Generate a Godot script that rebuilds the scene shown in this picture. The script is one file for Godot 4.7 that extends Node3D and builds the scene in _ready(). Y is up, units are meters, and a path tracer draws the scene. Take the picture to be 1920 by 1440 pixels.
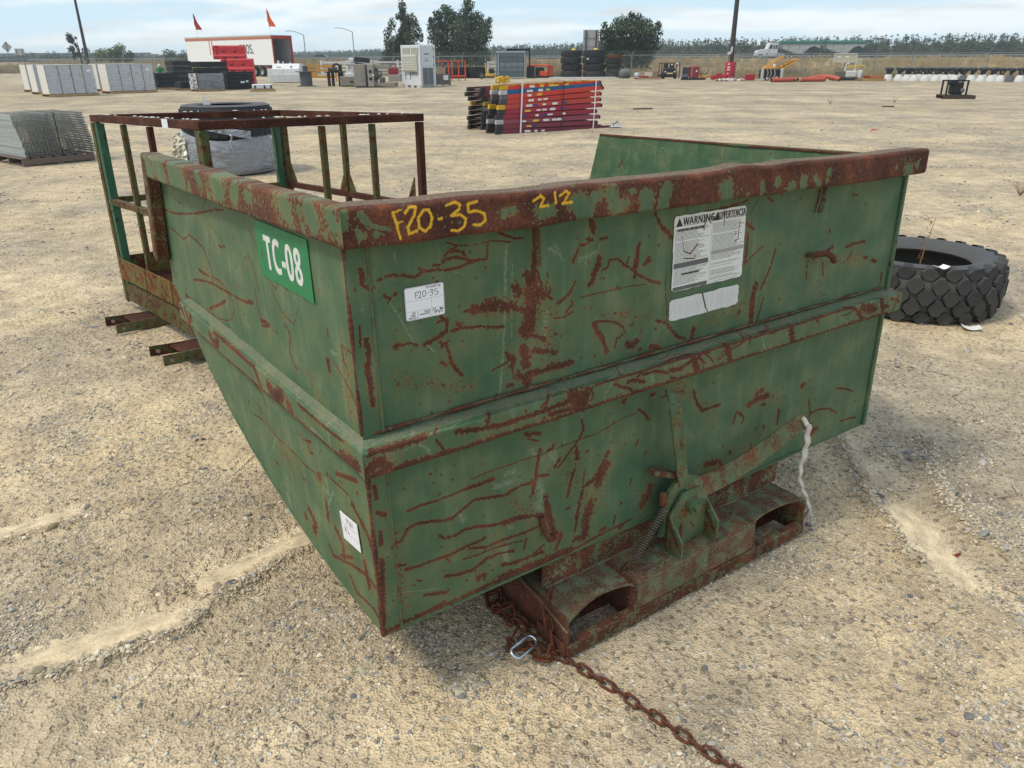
extends Node3D
# A yard of used equipment: a rusty green self-dumping hopper in front, a man basket, tyres, ladders and machines behind.

var names := {}
var mats := {}
var rng := RandomNumberGenerator.new()
var fence_pts := [Vector2(-95, -128), Vector2(-70, -117), Vector2(-40, -102), Vector2(-22, -91), Vector2(-4.7, -80), Vector2(9.5, -78.6), Vector2(20.9, -66.6), Vector2(37.6, -64.2), Vector2(60, -62.5), Vector2(95, -60)]
var n_big := FastNoiseLite.new()
var n_mid := FastNoiseLite.new()
var n_sml := FastNoiseLite.new()
var n_mac := FastNoiseLite.new()
var n_patch := FastNoiseLite.new()

# ------------------------------------------------------------------ geometry collector
class G:
	var v := PackedVector3Array()
	var n := PackedVector3Array()
	var t := PackedVector2Array()
	var c := PackedColorArray()
	var col := Color.WHITE
	var x := Transform3D.IDENTITY
	func _put(a: Vector3, na: Vector3, ta: Vector2) -> void:
		v.append(a); n.append(na); t.append(ta); c.append(col)
	func tri(a: Vector3, b: Vector3, d: Vector3, ta := Vector2.ZERO, tb := Vector2.ZERO, td := Vector2.ZERO) -> void:
		a = x * a; b = x * b; d = x * d
		var nn := (b - a).cross(d - a)
		if nn.length_squared() < 1e-16: return
		nn = nn.normalized()
		_put(a, nn, ta); _put(d, nn, td); _put(b, nn, tb)
	func quad(a: Vector3, b: Vector3, d: Vector3, e: Vector3, ta := Vector2(0, 0), tb := Vector2(1, 0), td := Vector2(1, 1), te := Vector2(0, 1)) -> void:
		tri(a, b, d, ta, tb, td); tri(a, d, e, ta, td, te)
	func stri(a: Vector3, b: Vector3, d: Vector3, na: Vector3, nb: Vector3, nd: Vector3, ta: Vector2, tb: Vector2, td: Vector2) -> void:
		var bs := x.basis
		_put(x * a, (bs * na).normalized(), ta); _put(x * d, (bs * nd).normalized(), td); _put(x * b, (bs * nb).normalized(), tb)
	func away(p: Array, ref: Vector3) -> void:
		var m := Vector3.ZERO
		for q in p: m += q
		m /= p.size()
		var nn: Vector3 = (p[1] - p[0]).cross(p[2] - p[0])
		if nn.dot(m - ref) < 0: p.reverse()
		for i in range(1, p.size() - 1): tri(p[0], p[i], p[i + 1])
	func box(ctr: Vector3, s: Vector3, bev := 0.0) -> void:
		var h := s * 0.5
		if bev <= 0.0:
			for ax in 3:
				for sg in [-1.0, 1.0]:
					var p := []
					for k in [[-1, -1], [1, -1], [1, 1], [-1, 1]]:
						var q := Vector3.ZERO
						q[ax] = sg * h[ax]; q[(ax + 1) % 3] = k[0] * h[(ax + 1) % 3]; q[(ax + 2) % 3] = k[1] * h[(ax + 2) % 3]
						p.append(ctr + q)
					away(p, ctr)
			return
		var b: float = min(bev, min(h.x, min(h.y, h.z)) * 0.95)
		for ax in 3:
			var a1 := (ax + 1) % 3
			var a2 := (ax + 2) % 3
			for sg in [-1.0, 1.0]:
				var p := []
				for k in [[-1, -1], [1, -1], [1, 1], [-1, 1]]:
					var q := Vector3.ZERO
					q[ax] = sg * h[ax]; q[a1] = k[0] * (h[a1] - b); q[a2] = k[1] * (h[a2] - b)
					p.append(ctr + q)
				away(p, ctr)
			for s1 in [-1.0, 1.0]:
				for s2 in [-1.0, 1.0]:
					var p := []
					for e in [-1.0, 1.0]:
						var q := Vector3.ZERO
						q[ax] = e * (h[ax] - b); q[a1] = s1 * h[a1]; q[a2] = s2 * (h[a2] - b)
						var r := q
						r[a1] = s1 * (h[a1] - b); r[a2] = s2 * h[a2]
						if e < 0: p.append(ctr + q); p.append(ctr + r)
						else: p.append(ctr + r); p.append(ctr + q)
					away(p, ctr)
		for sx in [-1.0, 1.0]:
			for sy in [-1.0, 1.0]:
				for sz in [-1.0, 1.0]:
					away([ctr + Vector3(sx * h.x, sy * (h.y - b), sz * (h.z - b)), ctr + Vector3(sx * (h.x - b), sy * h.y, sz * (h.z - b)), ctr + Vector3(sx * (h.x - b), sy * (h.y - b), sz * h.z)], ctr)
	func bar(a: Vector3, b: Vector3, w: float, d: float, bev := 0.0, up := Vector3.UP) -> void:
		# a square bar from a to b; d along up, w across
		var z := (b - a)
		var l := z.length()
		z /= l
		var u := up
		if absf(z.dot(u)) > 0.98: u = Vector3.RIGHT
		var xx := u.cross(z).normalized()
		var yy := z.cross(xx)
		var keep := x
		x = x * Transform3D(Basis(xx, yy, z), (a + b) * 0.5)
		box(Vector3.ZERO, Vector3(w, d, l), bev)
		x = keep
	func tube(path: PackedVector3Array, r, seg := 8, caps := true, closed := false) -> void:
		var m := path.size()
		var rings := []
		var prev := Vector3.ZERO
		var along := 0.0
		for i in m:
			var dir: Vector3
			if closed: dir = (path[(i + 1) % m] - path[(i - 1 + m) % m]).normalized()
			else: dir = (path[min(i + 1, m - 1)] - path[max(i - 1, 0)]).normalized()
			var nx: Vector3
			if i == 0:
				nx = dir.cross(Vector3.UP if absf(dir.y) < 0.9 else Vector3.RIGHT).normalized()
			else:
				nx = (prev - dir * prev.dot(dir)).normalized()
			prev = nx
			var ny := dir.cross(nx)
			if i > 0: along += path[i].distance_to(path[i - 1])
			var rr: float = r[i] if r is Array or r is PackedFloat32Array else r
			var ring := []
			for k in seg + 1:
				var an := TAU * k / seg
				var o := nx * cos(an) + ny * sin(an)
				ring.append([path[i] + o * rr, o, Vector2(float(k) / seg, along)])
			rings.append(ring)
		for i in (m if closed else m - 1):
			var ra: Array = rings[i]
			var rb: Array = rings[(i + 1) % m]
			for k in seg:
				var a: Array = ra[k]; var b: Array = ra[k + 1]; var d: Array = rb[k + 1]; var e: Array = rb[k]
				stri(a[0], b[0], d[0], a[1], b[1], d[1], a[2], b[2], d[2])
				stri(a[0], d[0], e[0], a[1], d[1], e[1], a[2], d[2], e[2])
		if caps and not closed:
			for k in range(1, seg - 1):
				tri(rings[0][0][0], rings[0][k + 1][0], rings[0][k][0])
				tri(rings[m - 1][0][0], rings[m - 1][k][0], rings[m - 1][k + 1][0])
	func cyl(a: Vector3, b: Vector3, ra: float, rb := -1.0, seg := 12) -> void:
		if rb < 0: rb = ra
		tube(PackedVector3Array([a, b]), [ra, rb], seg)
	func lathe(p: Array, seg := 24, smooth := true) -> void:
		# profile of Vector2(radius, height), listed so that outside lies to the right when walking up
		for i in p.size() - 1:
			var p0: Vector2 = p[i]
			var p1: Vector2 = p[i + 1]
			var d := p1 - p0
			if d.length() < 1e-6: continue
			var nn := Vector2(d.y, -d.x).normalized()
			var n0 := nn
			var n1 := nn
			if smooth:
				if i > 0:
					var e: Vector2 = (p0 - p[i - 1]).normalized()
					var en := Vector2(e.y, -e.x)
					if en.dot(nn) > 0.5: n0 = (nn + en).normalized()
				if i < p.size() - 2:
					var e2: Vector2 = (p[i + 2] - p1).normalized()
					var en2 := Vector2(e2.y, -e2.x)
					if en2.dot(nn) > 0.5: n1 = (nn + en2).normalized()
			for k in seg:
				var a0 := TAU * k / seg
				var a1 := TAU * (k + 1) / seg
				var c0 := Vector3(cos(a0), 0, -sin(a0))
				var c1 := Vector3(cos(a1), 0, -sin(a1))
				var A := c0 * p0.x + Vector3(0, p0.y, 0)
				var B := c1 * p0.x + Vector3(0, p0.y, 0)
				var C := c1 * p1.x + Vector3(0, p1.y, 0)
				var D := c0 * p1.x + Vector3(0, p1.y, 0)
				var u0 := float(k) / seg
				var u1 := float(k + 1) / seg
				var v0 := float(i) / p.size()
				var v1 := float(i + 1) / p.size()
				var up := Vector3.UP
				if p0.x > 1e-5: stri(A, B, C, c0 * n0.x + up * n0.y, c1 * n0.x + up * n0.y, c1 * n1.x + up * n1.y, Vector2(u0, v0), Vector2(u1, v0), Vector2(u1, v1))
				if p1.x > 1e-5: stri(A, C, D, c0 * n0.x + up * n0.y, c1 * n1.x + up * n1.y, c0 * n1.x + up * n1.y, Vector2(u0, v0), Vector2(u1, v1), Vector2(u0, v1))
	func prism(poly: PackedVector2Array, z0: float, z1: float) -> void:
		var idx := Geometry2D.triangulate_polygon(poly)
		var ccw := not Geometry2D.is_polygon_clockwise(poly)
		for i in range(0, idx.size(), 3):
			var a := poly[idx[i]]; var b := poly[idx[i + 1]]; var d := poly[idx[i + 2]]
			if (b - a).cross(d - a) < 0:
				var q := b; b = d; d = q
			tri(Vector3(a.x, a.y, z1), Vector3(b.x, b.y, z1), Vector3(d.x, d.y, z1), a, b, d)
			tri(Vector3(a.x, a.y, z0), Vector3(d.x, d.y, z0), Vector3(b.x, b.y, z0), a, d, b)
		for i in poly.size():
			var a := poly[i]; var b := poly[(i + 1) % poly.size()]
			if (poly[0] - poly[1]).length() < 0: continue
			var flip := not ccw
			# Geometry2D calls clockwise in y-down terms, so test the side itself
			var s := 0.0
			for k in poly.size(): s += poly[k].cross(poly[(k + 1) % poly.size()])
			flip = s < 0
			if flip: quad(Vector3(b.x, b.y, z0), Vector3(a.x, a.y, z0), Vector3(a.x, a.y, z1), Vector3(b.x, b.y, z1))
			else: quad(Vector3(a.x, a.y, z0), Vector3(b.x, b.y, z0), Vector3(b.x, b.y, z1), Vector3(a.x, a.y, z1))
	func sheet(nu: int, nv: int, f: Callable, thick := 0.0, uvf = null) -> void:
		# a smooth plate: f(s, t) -> point; front side is dP/ds x dP/dt
		var P := []
		var N := []
		var T := []
		for j in nv + 1:
			for i in nu + 1:
				var s := float(i) / nu
				var tt := float(j) / nv
				var p: Vector3 = f.call(s, tt)
				var e := 0.004
				var ds: Vector3 = f.call(min(s + e, 1.0), tt) - f.call(max(s - e, 0.0), tt)
				var dt: Vector3 = f.call(s, min(tt + e, 1.0)) - f.call(s, max(tt - e, 0.0))
				var nn := ds.cross(dt).normalized()
				P.append(p); N.append(nn)
				T.append(uvf.call(p) if uvf != null else Vector2(s, 1 - tt))
		var w := nu + 1
		for j in nv:
			for i in nu:
				var a := j * w + i
				var q := [a, a + 1, a + w + 1, a + w]
				stri(P[q[0]], P[q[1]], P[q[2]], N[q[0]], N[q[1]], N[q[2]], T[q[0]], T[q[1]], T[q[2]])
				stri(P[q[0]], P[q[2]], P[q[3]], N[q[0]], N[q[2]], N[q[3]], T[q[0]], T[q[2]], T[q[3]])
				if thick > 0:
					var B := []
					for k in q: B.append(P[k] - N[k] * thick)
					stri(B[0], B[2], B[1], -N[q[0]], -N[q[2]], -N[q[1]], T[q[0]], T[q[2]], T[q[1]])
					stri(B[0], B[3], B[2], -N[q[0]], -N[q[3]], -N[q[2]], T[q[0]], T[q[3]], T[q[2]])
		if thick > 0:
			var rim := []
			for i in w: rim.append(i)
			for j in range(1, nv + 1): rim.append(j * w + nu)
			for i in range(nu - 1, -1, -1): rim.append(nv * w + i)
			for j in range(nv - 1, 0, -1): rim.append(j * w)
			for k in rim.size():
				var a: int = rim[k]
				var b: int = rim[(k + 1) % rim.size()]
				quad(P[a] - N[a] * thick, P[b] - N[b] * thick, P[b], P[a], T[a], T[b], T[b], T[a])
	func mesh() -> ArrayMesh:
		var am := ArrayMesh.new()
		var ar := []
		ar.resize(Mesh.ARRAY_MAX)
		ar[Mesh.ARRAY_VERTEX] = v; ar[Mesh.ARRAY_NORMAL] = n; ar[Mesh.ARRAY_TEX_UV] = t; ar[Mesh.ARRAY_COLOR] = c
		am.add_surface_from_arrays(Mesh.PRIMITIVE_TRIANGLES, ar)
		return am

# ------------------------------------------------------------------ nodes
func numbered(parent: Node, called: String) -> String:
	var k := str(parent.get_instance_id()) + called
	if not names.has(k):
		names[k] = 0
		return called
	names[k] += 1
	return "%s_%03d" % [called, names[k]]

func thing(called: String, label: String, category: String, at := Vector3.ZERO, turn := 0.0, group := "") -> Node3D:
	var o := Node3D.new()
	o.name = numbered(self, called)
	add_child(o)
	o.position = at
	o.rotation.y = turn
	o.set_meta("label", label)
	o.set_meta("category", category)
	if group: o.set_meta("group", group)
	return o

func part(parent: Node, called: String, g, mat: Material, at := Transform3D.IDENTITY) -> MeshInstance3D:
	var o := MeshInstance3D.new()
	o.mesh = g.mesh() if g is G else g
	o.material_override = mat
	o.name = numbered(parent, called)
	parent.add_child(o)
	o.transform = at
	return o

func structure(called: String, g, mat: Material) -> MeshInstance3D:
	var o := part(self, called, g, mat)
	o.set_meta("kind", "structure")
	return o

func copy(src: Node3D, label: String, at: Vector3, turn := 0.0, group := "") -> Node3D:
	var o: Node3D = src.duplicate()
	var base := String(src.name)
	if base.length() > 4 and base.substr(base.length() - 4, 1) == "_" and base.right(3).is_valid_int(): base = base.left(base.length() - 4)
	o.name = numbered(self, base)
	add_child(o)
	o.position = at
	o.rotation.y = turn
	o.set_meta("label", label)
	if group: o.set_meta("group", group)
	return o

# ------------------------------------------------------------------ materials
func noise(seed_: int, freq: float, kind := FastNoiseLite.TYPE_SIMPLEX_SMOOTH, oct := 4) -> FastNoiseLite:
	var f := FastNoiseLite.new()
	f.seed = seed_
	f.frequency = freq
	f.noise_type = kind
	f.fractal_octaves = oct
	f.fractal_type = FastNoiseLite.FRACTAL_FBM if oct > 1 else FastNoiseLite.FRACTAL_NONE
	return f

func nbytes(w: int, h: int, f: FastNoiseLite, seamless := false) -> PackedByteArray:
	var im := f.get_seamless_image(w, h) if seamless else f.get_image(w, h)
	im.convert(Image.FORMAT_L8)
	return im.get_data()

func tex_rgb(w: int, h: int, d: PackedByteArray) -> ImageTexture:
	var im := Image.create_from_data(w, h, false, Image.FORMAT_RGB8, d)
	im.generate_mipmaps()
	return ImageTexture.create_from_image(im)

func tex_l(w: int, h: int, d: PackedByteArray) -> ImageTexture:
	var im := Image.create_from_data(w, h, false, Image.FORMAT_L8, d)
	return ImageTexture.create_from_image(im)

func tex_n(w: int, h: int, d: PackedByteArray, k: float) -> ImageTexture:
	var im := Image.create_from_data(w, h, false, Image.FORMAT_L8, d)
	im.bump_map_to_normal_map(k)
	return ImageTexture.create_from_image(im)

var grime: ImageTexture
var grain_n: ImageTexture

func make_grime() -> void:
	var w := 512
	var a := nbytes(w, w, noise(5, 0.012, FastNoiseLite.TYPE_SIMPLEX_SMOOTH, 5), true)
	var b := nbytes(w, w, noise(6, 0.11, FastNoiseLite.TYPE_SIMPLEX_SMOOTH, 3), true)
	var s := nbytes(w, w, noise(8, 0.045, FastNoiseLite.TYPE_CELLULAR, 1), true)
	var d := PackedByteArray()
	d.resize(w * w * 3)
	for i in w * w:
		var q := 0.88 + 0.12 * a[i] / 255.0 + 0.07 * (b[i] / 255.0 - 0.5)
		var dirt := clampf((a[i] / 255.0 - 0.62) * 3.0 + (b[i] / 255.0 - 0.5), 0, 1) * 0.30
		if s[i] > 225: q *= 0.93
		d[i * 3] = int(clampf(q * (1 - dirt * 0.55), 0, 1) * 255)
		d[i * 3 + 1] = int(clampf(q * (1 - dirt * 0.66), 0, 1) * 255)
		d[i * 3 + 2] = int(clampf(q * (1 - dirt * 0.85), 0, 1) * 255)
	grime = tex_rgb(w, w, d)
	grain_n = tex_n(w, w, b, 3.0)

func m(r: float, g: float, b: float, rough := 0.7, metal := 0.0, dirty := 1.0) -> StandardMaterial3D:
	# sRGB colour of the thing itself; dirty is the size in metres of the grime pattern, 0 for clean
	var key := "%.3f %.3f %.3f %.2f %.2f %.2f" % [r, g, b, rough, metal, dirty]
	if mats.has(key): return mats[key]
	var s := StandardMaterial3D.new()
	s.albedo_color = Color(r, g, b)
	s.roughness = rough
	s.metallic = metal
	if dirty > 0:
		s.albedo_texture = grime
		s.uv1_triplanar = true
		s.uv1_scale = Vector3.ONE / dirty
	mats[key] = s
	return s

# ------------------------------------------------------------------ the scene
func _ready() -> void:
	rng.seed = 20240731
	setup_camera_and_light()
	make_grime()
	make_worn_tiles()
	build_ground()
	build_gravel()
	build_far_setting()
	build_fence()
	build_trees()
	build_hopper()
	build_chain()
	build_basket()
	build_right_tyre()
	build_wrapped_tyres()
	build_deck_pallet()
	build_ladders()
	build_left_stock()
	build_trailer_and_middle()
	build_back_row()
	build_right_row()
	build_small_things()

func setup_camera_and_light() -> void:
	var cam := Camera3D.new()
	cam.name = "camera"
	cam.position = Vector3(0, 1.65, 0)
	cam.rotation_order = EULER_ORDER_YXZ
	cam.rotation_degrees = Vector3(-23.47, 0, -0.3)
	cam.fov = 54.27
	cam.near = 0.05
	cam.far = 4000
	add_child(cam)
	cam.make_current()
	var sky_mat := PanoramaSkyMaterial.new()
	sky_mat.panorama = make_sky()
	var sky := Sky.new()
	sky.sky_material = sky_mat
	var env := Environment.new()
	env.background_mode = Environment.BG_SKY
	env.sky = sky
	env.ambient_light_source = Environment.AMBIENT_SOURCE_SKY
	env.tonemap_mode = Environment.TONE_MAPPER_LINEAR
	env.tonemap_exposure = 1.6
	env.fog_enabled = true
	env.fog_density = 0.0006
	env.fog_light_color = Color(0.80, 0.85, 0.88)
	env.sdfgi_enabled = true
	env.ssao_enabled = true
	env.ssil_enabled = true
	var we := WorldEnvironment.new()
	we.name = "world_environment"
	we.environment = env
	add_child(we)
	var sun := DirectionalLight3D.new()
	sun.name = "sun"
	sun.light_color = Color(1.0, 0.965, 0.90)
	sun.light_energy = 0.5
	sun.light_angular_distance = 10.0
	sun.shadow_enabled = true
	sun.rotation_degrees = Vector3(-58, -66, 0)
	add_child(sun)

func make_sky() -> ImageTexture:
	var w := 2048
	var h := 1024
	var im := Image.create(w, h, false, Image.FORMAT_RGBF)
	var f1 := noise(31, 0.55, FastNoiseLite.TYPE_SIMPLEX_SMOOTH, 5)
	var f2 := noise(32, 1.7, FastNoiseLite.TYPE_SIMPLEX_SMOOTH, 4)
	im.fill(Color(0.42, 0.38, 0.30))
	for j in h / 2:
		var el := (0.5 - (j + 0.5) / h) * PI
		var y := sin(el)
		for i in w:
			var az := (i + 0.5) / w * TAU
			var d := Vector3(sin(az) * cos(el), y, cos(az) * cos(el))
			var k: float = 1.0 / (maxf(y, 0.0) + 0.10)
			var p := Vector2(d.x * k, d.z * k)
			var q := Vector2(p.x * 0.50 + p.y * 0.22, p.y * 0.95)
			var n1 := f1.get_noise_2d(q.x, q.y)
			var n2 := f2.get_noise_2d(q.x * 0.9 + 20, q.y * 1.1)
			var cover := clampf(0.50 + n1 * 1.5 + n2 * 0.85, 0, 1)
			cover = smoothstep(0.08, 0.78, cover)
			var top := clampf(y, 0, 1)
			var blue := Color(0.46, 0.62, 0.70).lerp(Color(0.20, 0.36, 0.60), pow(top, 0.6))
			var cloud := Color(0.70, 0.74, 0.76).lerp(Color(0.82, 0.83, 0.85), smoothstep(0.1, 0.7, top))
			var shade := 1.0 - 0.34 * clampf(n2 * 1.5 - n1 * 0.4, 0, 1)
			var c := blue.lerp(cloud * shade, cover * 0.93) * 0.90
			var haze := exp(-maxf(y, 0) * 16.0)
			c = c.lerp(Color(0.64, 0.71, 0.73), haze * 0.5)
			if y < 0: c = Color(0.42, 0.38, 0.30)
			im.set_pixel(i, j, c)
	return ImageTexture.create_from_image(im)

# ------------------------------------------------------------------ ground
const PRESSED = [
	# smooth pressed patches left by big tyre lugs: two ends (x z x z), half width, how pale
	[-1.47, -1.75, -1.12, -1.93, 0.088, 1.0], [-1.06, -2.12, -0.80, -2.40, 0.080, 0.9], [-2.02, -2.36, -1.78, -2.56, 0.06, 0.8], [-2.75, -2.75, -2.5, -2.95, 0.06, 0.6],
	[1.63, -3.06, 1.61, -2.76, 0.085, 0.45], [1.55, -2.52, 1.56, -2.12, 0.095, 0.9], [1.66, -1.98, 1.72, -1.70, 0.07, 0.6],
]
const BANKS = [
	# low ridges of pushed-up gravel: half width, height, points x z
	[0.030, 0.020, [-1.46, -1.63, -1.30, -1.70, -1.05, -1.86, -0.95, -2.05, -0.72, -2.36, -0.60, -2.52]],
	[0.045, 0.010, [-1.20, -2.05, -1.02, -2.08, -0.90, -2.06]],
	[0.030, 0.010, [-2.05, -2.22, -1.72, -2.46, -1.55, -2.6]],
	[0.045, 0.026, [1.54, -3.15, 1.50, -2.85, 1.46, -2.62, 1.47, -2.38, 1.44, -2.2]],
	[0.050, 0.030, [1.92, -3.10, 1.84, -2.90, 1.76, -2.65, 1.73, -2.36, 1.75, -2.25]],
]

func seg_dist(p: Vector2, a: Vector2, b: Vector2) -> float:
	var ab := b - a
	var t := clampf((p - a).dot(ab) / ab.length_squared(), 0, 1)
	return p.distance_to(a + ab * t)

func rut_at(x: float, z: float) -> Vector3:
	# height, pressed smooth (0..1), bank of loose gravel (0..1)
	var best := Vector3.ZERO
	if z < -3.6 or z > -1.3 or absf(x) > 2.9: return best
	var p := Vector2(x, z)
	var wob := n_mid.get_noise_2d(x * 2.0, z * 2.0) * 0.030
	for r in PRESSED:
		var d := seg_dist(p, Vector2(r[0], r[1]), Vector2(r[2], r[3])) + wob
		var k := smoothstep(r[4] * 1.15, r[4] * 0.70, d)
		if k > 0.0:
			best.x = minf(best.x, -0.012 * k)
			best.y = maxf(best.y, k * r[5])
	for r in BANKS:
		var pts: Array = r[2]
		var d := 9.0
		for i in range(0, pts.size() - 2, 2):
			d = minf(d, seg_dist(p, Vector2(pts[i], pts[i + 1]), Vector2(pts[i + 2], pts[i + 3])))
		var k := smoothstep(r[0] * 1.5, r[0] * 0.3, d + wob * 0.6) * (1.0 - best.y)
		best.x += r[1] * k
		best.z = maxf(best.z, k)
	return best

func ground_y(x: float, z: float) -> float:
	var dist := sqrt(x * x + z * z)
	var y := 0.0
	if dist < 34.0:
		var near := 1.0 - smoothstep(14.0, 34.0, dist)
		y = near * (n_big.get_noise_2d(x, z) * 0.008 + n_mid.get_noise_2d(x, z) * 0.0035)
		if dist < 9.0: y += n_sml.get_noise_2d(x, z) * 0.0030 * (1.0 - rut_at(x, z).y) * (1.0 - smoothstep(5.0, 9.0, dist))
		y -= 0.004 * near
		y += rut_at(x, z).x
	var db := fence_z(x) - z
	if db > 2.0: y += 1.3 * smoothstep(3.0, 40.0, db)
	return y

func fence_z(x: float) -> float:
	for i in fence_pts.size() - 1:
		var a: Vector2 = fence_pts[i]
		var b: Vector2 = fence_pts[i + 1]
		if x <= b.x or i == fence_pts.size() - 2:
			return lerpf(a.y, b.y, clampf((x - a.x) / (b.x - a.x), -6, 6))
	return -60.0

func gravelly(x: float, z: float) -> float:
	# how much loose grey gravel lies here, 0..1
	var a := n_patch.get_noise_2d(x, z * 1.0)
	var dist := sqrt(x * x + z * z)
	if dist > 9.0: # wheel lanes: long bands across the yard
		var far := smoothstep(9.0, 20.0, dist)
		a = lerpf(a, n_mac.get_noise_2d(x * 0.16, z * 0.9) * 1.1 + 0.45 * n_patch.get_noise_2d(x * 0.3, z * 0.5), far)
		a += 0.55 * smoothstep(0.0, 0.6, 1.0 - absf(z + 58.0 + x * 0.10) / 11.0)
		a += 0.35 * smoothstep(0.0, 0.6, 1.0 - absf(z + 31.0 - x * 0.22) / 5.0)
	return clampf(0.40 + a * 1.35, 0, 1)

func build_ground() -> void:
	n_big = noise(11, 0.75, FastNoiseLite.TYPE_SIMPLEX_SMOOTH, 3)
	n_mid = noise(12, 4.0, FastNoiseLite.TYPE_SIMPLEX_SMOOTH, 3)
	n_sml = noise(13, 17.0, FastNoiseLite.TYPE_SIMPLEX_SMOOTH, 2)
	n_mac = noise(14, 0.35, FastNoiseLite.TYPE_SIMPLEX_SMOOTH, 4)
	n_patch = noise(15, 1.1, FastNoiseLite.TYPE_SIMPLEX_SMOOTH, 4)
	var xs := PackedFloat32Array()
	var zs := PackedFloat32Array()
	var left := []
	var p := -2.5
	var st := 0.022
	while p > -900:
		left.append(p); st *= 1.05; p -= minf(st, 60.0)
	left.reverse()
	for q in left: xs.append(q)
	p = -2.5 + 0.022
	while p < 2.9:
		xs.append(p); p += 0.022
	st = 0.022
	while p < 900:
		xs.append(p); st *= 1.05; p += minf(st, 60.0)
	p = 70.0
	while p > -0.9:
		zs.append(p); p -= maxf(0.022, (p + 0.9) * 0.25 + 0.03)
	p = -0.95
	while p > -5.0:
		zs.append(p); p -= 0.022
	st = 0.022
	while p > -1500:
		zs.append(p); st = minf(st * 1.024, 60.0); p -= st
	var W := xs.size()
	var Hh := zs.size()
	var v := PackedVector3Array(); v.resize(W * Hh)
	var nn := PackedVector3Array(); nn.resize(W * Hh)
	var uv := PackedVector2Array(); uv.resize(W * Hh)
	var uv2 := PackedVector2Array(); uv2.resize(W * Hh)
	var cc := PackedColorArray(); cc.resize(W * Hh)
	for j in Hh:
		var z := zs[j]
		for i in W:
			var x := xs[i]
			var k := j * W + i
			v[k] = Vector3(x, ground_y(x, z), z)
			uv[k] = Vector2(x, z) / 2.9
			uv2[k] = Vector2(x * 0.92 + z * 0.39, z * 0.92 - x * 0.39) / 9.7
			var dist := sqrt(x * x + z * z)
			var gr := gravelly(x, z)
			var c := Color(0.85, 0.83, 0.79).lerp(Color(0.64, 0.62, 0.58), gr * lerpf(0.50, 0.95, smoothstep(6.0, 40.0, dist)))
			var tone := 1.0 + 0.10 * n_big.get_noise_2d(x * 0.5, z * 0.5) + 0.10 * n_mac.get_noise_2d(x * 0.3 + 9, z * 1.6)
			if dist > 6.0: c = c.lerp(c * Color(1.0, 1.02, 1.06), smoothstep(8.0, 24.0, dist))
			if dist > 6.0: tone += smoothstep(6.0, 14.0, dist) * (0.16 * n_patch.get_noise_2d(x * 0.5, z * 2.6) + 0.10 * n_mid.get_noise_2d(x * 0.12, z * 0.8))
			c = c * tone
			var r := rut_at(x, z)
			c = c.lerp(Color(1.0, 0.99, 0.96), r.y)
			c = c.lerp(Color(0.52, 0.49, 0.44), r.z * 0.6)
			var db := fence_z(x) - z
			if db > -1.0:
				var dry := smoothstep(-1.0, 3.0, db + 2.0 * n_big.get_noise_2d(x * 0.2, z * 0.2))
				c = c.lerp(Color(0.80, 0.70, 0.52) * (0.85 + 0.4 * n_mac.get_noise_2d(x, z)), dry)
			c.a = 1.0
			cc[k] = Color(clampf(c.r, 0, 1), clampf(c.g, 0, 1), clampf(c.b, 0, 1), 1)
	for j in Hh:
		for i in W:
			var k := j * W + i
			var dx := v[j * W + mini(i + 1, W - 1)] - v[j * W + maxi(i - 1, 0)]
			var dz := v[mini(j + 1, Hh - 1) * W + i] - v[maxi(j - 1, 0) * W + i]
			var q := dx.cross(dz)
			nn[k] = (q if q.y > 0 else -q).normalized()
	var idx := PackedInt32Array()
	idx.resize((W - 1) * (Hh - 1) * 6)
	var o := 0
	for j in Hh - 1:
		for i in W - 1:
			var a := j * W + i
			# rows run away from the camera (z falls), columns to the right
			idx[o] = a; idx[o + 1] = a + W; idx[o + 2] = a + W + 1
			idx[o + 3] = a; idx[o + 4] = a + W + 1; idx[o + 5] = a + 1
			o += 6
	var ar := []
	ar.resize(Mesh.ARRAY_MAX)
	ar[Mesh.ARRAY_VERTEX] = v; ar[Mesh.ARRAY_NORMAL] = nn; ar[Mesh.ARRAY_TEX_UV] = uv; ar[Mesh.ARRAY_TEX_UV2] = uv2; ar[Mesh.ARRAY_COLOR] = cc; ar[Mesh.ARRAY_INDEX] = idx
	var am := ArrayMesh.new()
	am.add_surface_from_arrays(Mesh.PRIMITIVE_TRIANGLES, ar)
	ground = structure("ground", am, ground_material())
	build_pressed()

var ground: MeshInstance3D

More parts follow.
